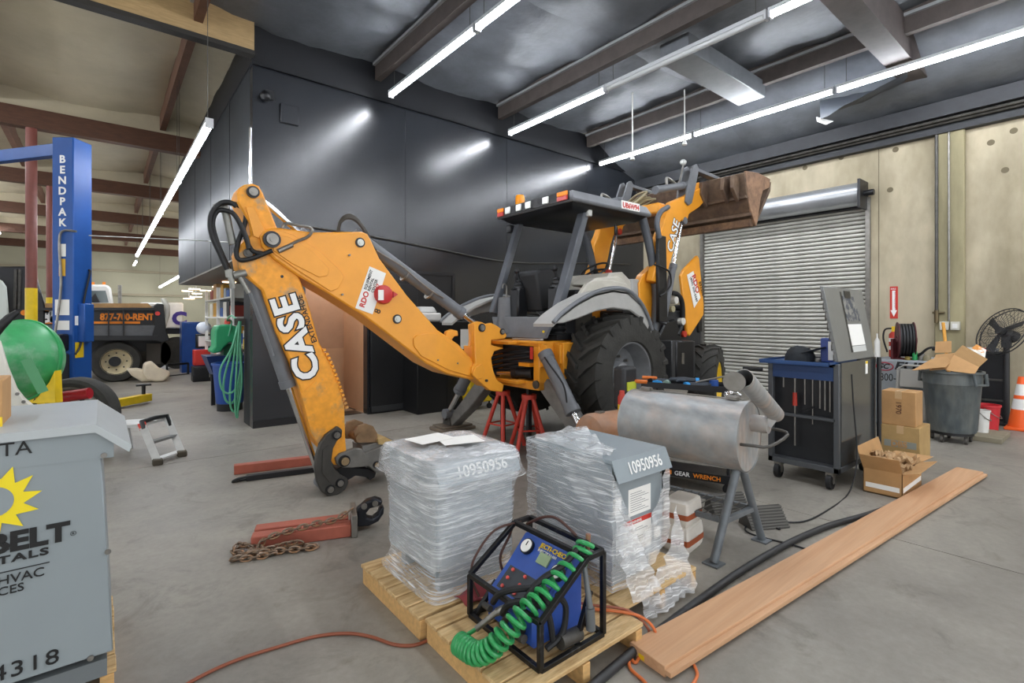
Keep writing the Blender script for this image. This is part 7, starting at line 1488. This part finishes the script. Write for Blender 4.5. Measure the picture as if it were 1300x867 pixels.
# blue drain trough on black legs, blue bin, green drain pan, hanging green hose
tg = thing('drain_trough', 'dark blue drain trough on black legs beside the black wall', 'trough', (1.9, 10.2, 0))
q = MB(); q.loft([[V((1.50, 10.05, .52)), V((2.6, 10.05, .52)), V((2.6, 10.5, .52)), V((1.50, 10.5, .52))], [V((1.38, 9.95, .86)), V((2.7, 9.95, .86)), V((2.7, 10.6, .86)), V((1.38, 10.6, .86))]]); q.build('basin', mat('navy_paint', '1D3568', .45), tg)
for (x, y) in ((1.50, 10.1), (1.62, 10.45), (2.55, 10.1), (2.55, 10.45)): q = MB(); q.bb((x-.03, y-.03, 0), (x+.03, y+.03, .54)); q.build('leg', BLACK, tg)
bb_ = thing('blue_bin', 'blue round bin on a black dolly under the green hose', 'bin', (1.64, 9.42, 0))
q = MB(); q.lathe([(0, .12), (.20, .12), (.25, .74), (.27, .745), (.27, .78), (.24, .78), (.19, .15), (0, .15)], (1.64, 9.42, 0), (0, 0, 1), 28); q.build('bin', mat('bin_blue', '1F4C9C', .45), bb_); q = MB(); q.cyl((1.64, 9.42, .0), (1.64, 9.42, .115), .19, n=20); q.build('dolly', BLACK, bb_)
gp = thing('drain_pan', 'green plastic drain pan propped on the blue trough', 'drain pan', (1.85, 10.2, .86))
gpts = [(271, 449), (268, 446), (273, 440), (273, 420), (277, 413), (290, 412), (300, 414), (302, 442), (297, 436), (292, 434), (286, 440), (280, 447)]
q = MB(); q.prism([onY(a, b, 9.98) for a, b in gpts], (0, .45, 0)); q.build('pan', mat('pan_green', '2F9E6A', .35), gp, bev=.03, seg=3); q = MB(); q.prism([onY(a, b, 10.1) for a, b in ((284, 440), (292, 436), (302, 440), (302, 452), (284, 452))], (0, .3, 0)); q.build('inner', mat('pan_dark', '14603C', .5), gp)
q = MB(); c_ = onY(291, 410, 10.1); q.lathe([(0, 0), (.06, 0), (.06, .05), (.03, .09), (0, .09)], c_+V((0, .1, -.02)), (0, 0, 1), 14); q.build('red_cap', REDP, gp)
hs = thing('hanging_green_hose', 'pale green hose hung in loops beside the black wall corner', 'hose', (1.5, 8.0, 0))
HG = mat('hose_mint', '5FB08A', .45)
for k in range(4):
    x = 1.52; w_ = (.06, .26, .12, .20)[k]; zb = (.10, .45, .18, .30)[k]; y = 8.02+.03*k; pts = [(x, y, 1.47), (x-w_*.35, y, 1.1), (x-w_*.9, y, zb+.35), (x-w_*.85, y, zb+.08), (x-w_*.45, y, zb), (x-.02, y, zb+.12), (x+.03, y, zb+.5), (x+.01, y+.01, 1.1), (x+.015, y+.02, 1.47)]
    q = MB(); q.tube(pts, .014, 8, k=6); q.build('hose_loop', HG, hs)
q = MB(); q.bar((1.6, 8.06, 1.46), (1.46, 8.06, 1.46), .03, .10); q.build('hook', STEELD, hs)
q = MB(); q.tube([(1.52, 8.1, 1.47), (1.50, 8.5, 1.55), (1.60, 9.4, 1.48), (1.75, 9.9, 1.45), (1.72, 9.98, 1.2)], .014, 8, k=6); q.build('hose_lead', HG, hs)
for (y, z, h_, m_, lab) in ((8.35, 1.05, .18, YELP, 'yellow jug on the wall shelf by the green hose'), (8.35, 1.23, .12, WHITE, 'white tub on the wall shelf by the green hose')):
    q = MB(); q.lathe([(0, z), (.09, z), (.09, z+h_*.8), (.05, z+h_), (0, z+h_)], (1.72, y, 0), (0, 0, 1), 16); tag(q.build('jug', m_), lab, 'jug')
sf = thing('wall_shelf', 'small dark wall shelf behind the hanging green hose', 'shelf', (1.7, 8.4, 1.0)); q = MB(); q.bb((1.60, 8.2, 1.02), (1.95, 8.6, 1.05)); q.build('board', BLACK, sf); q = MB(); q.bb((1.60, 8.38, .8), (1.63, 8.42, 1.02)); q.build('bracket', BLACK, sf)
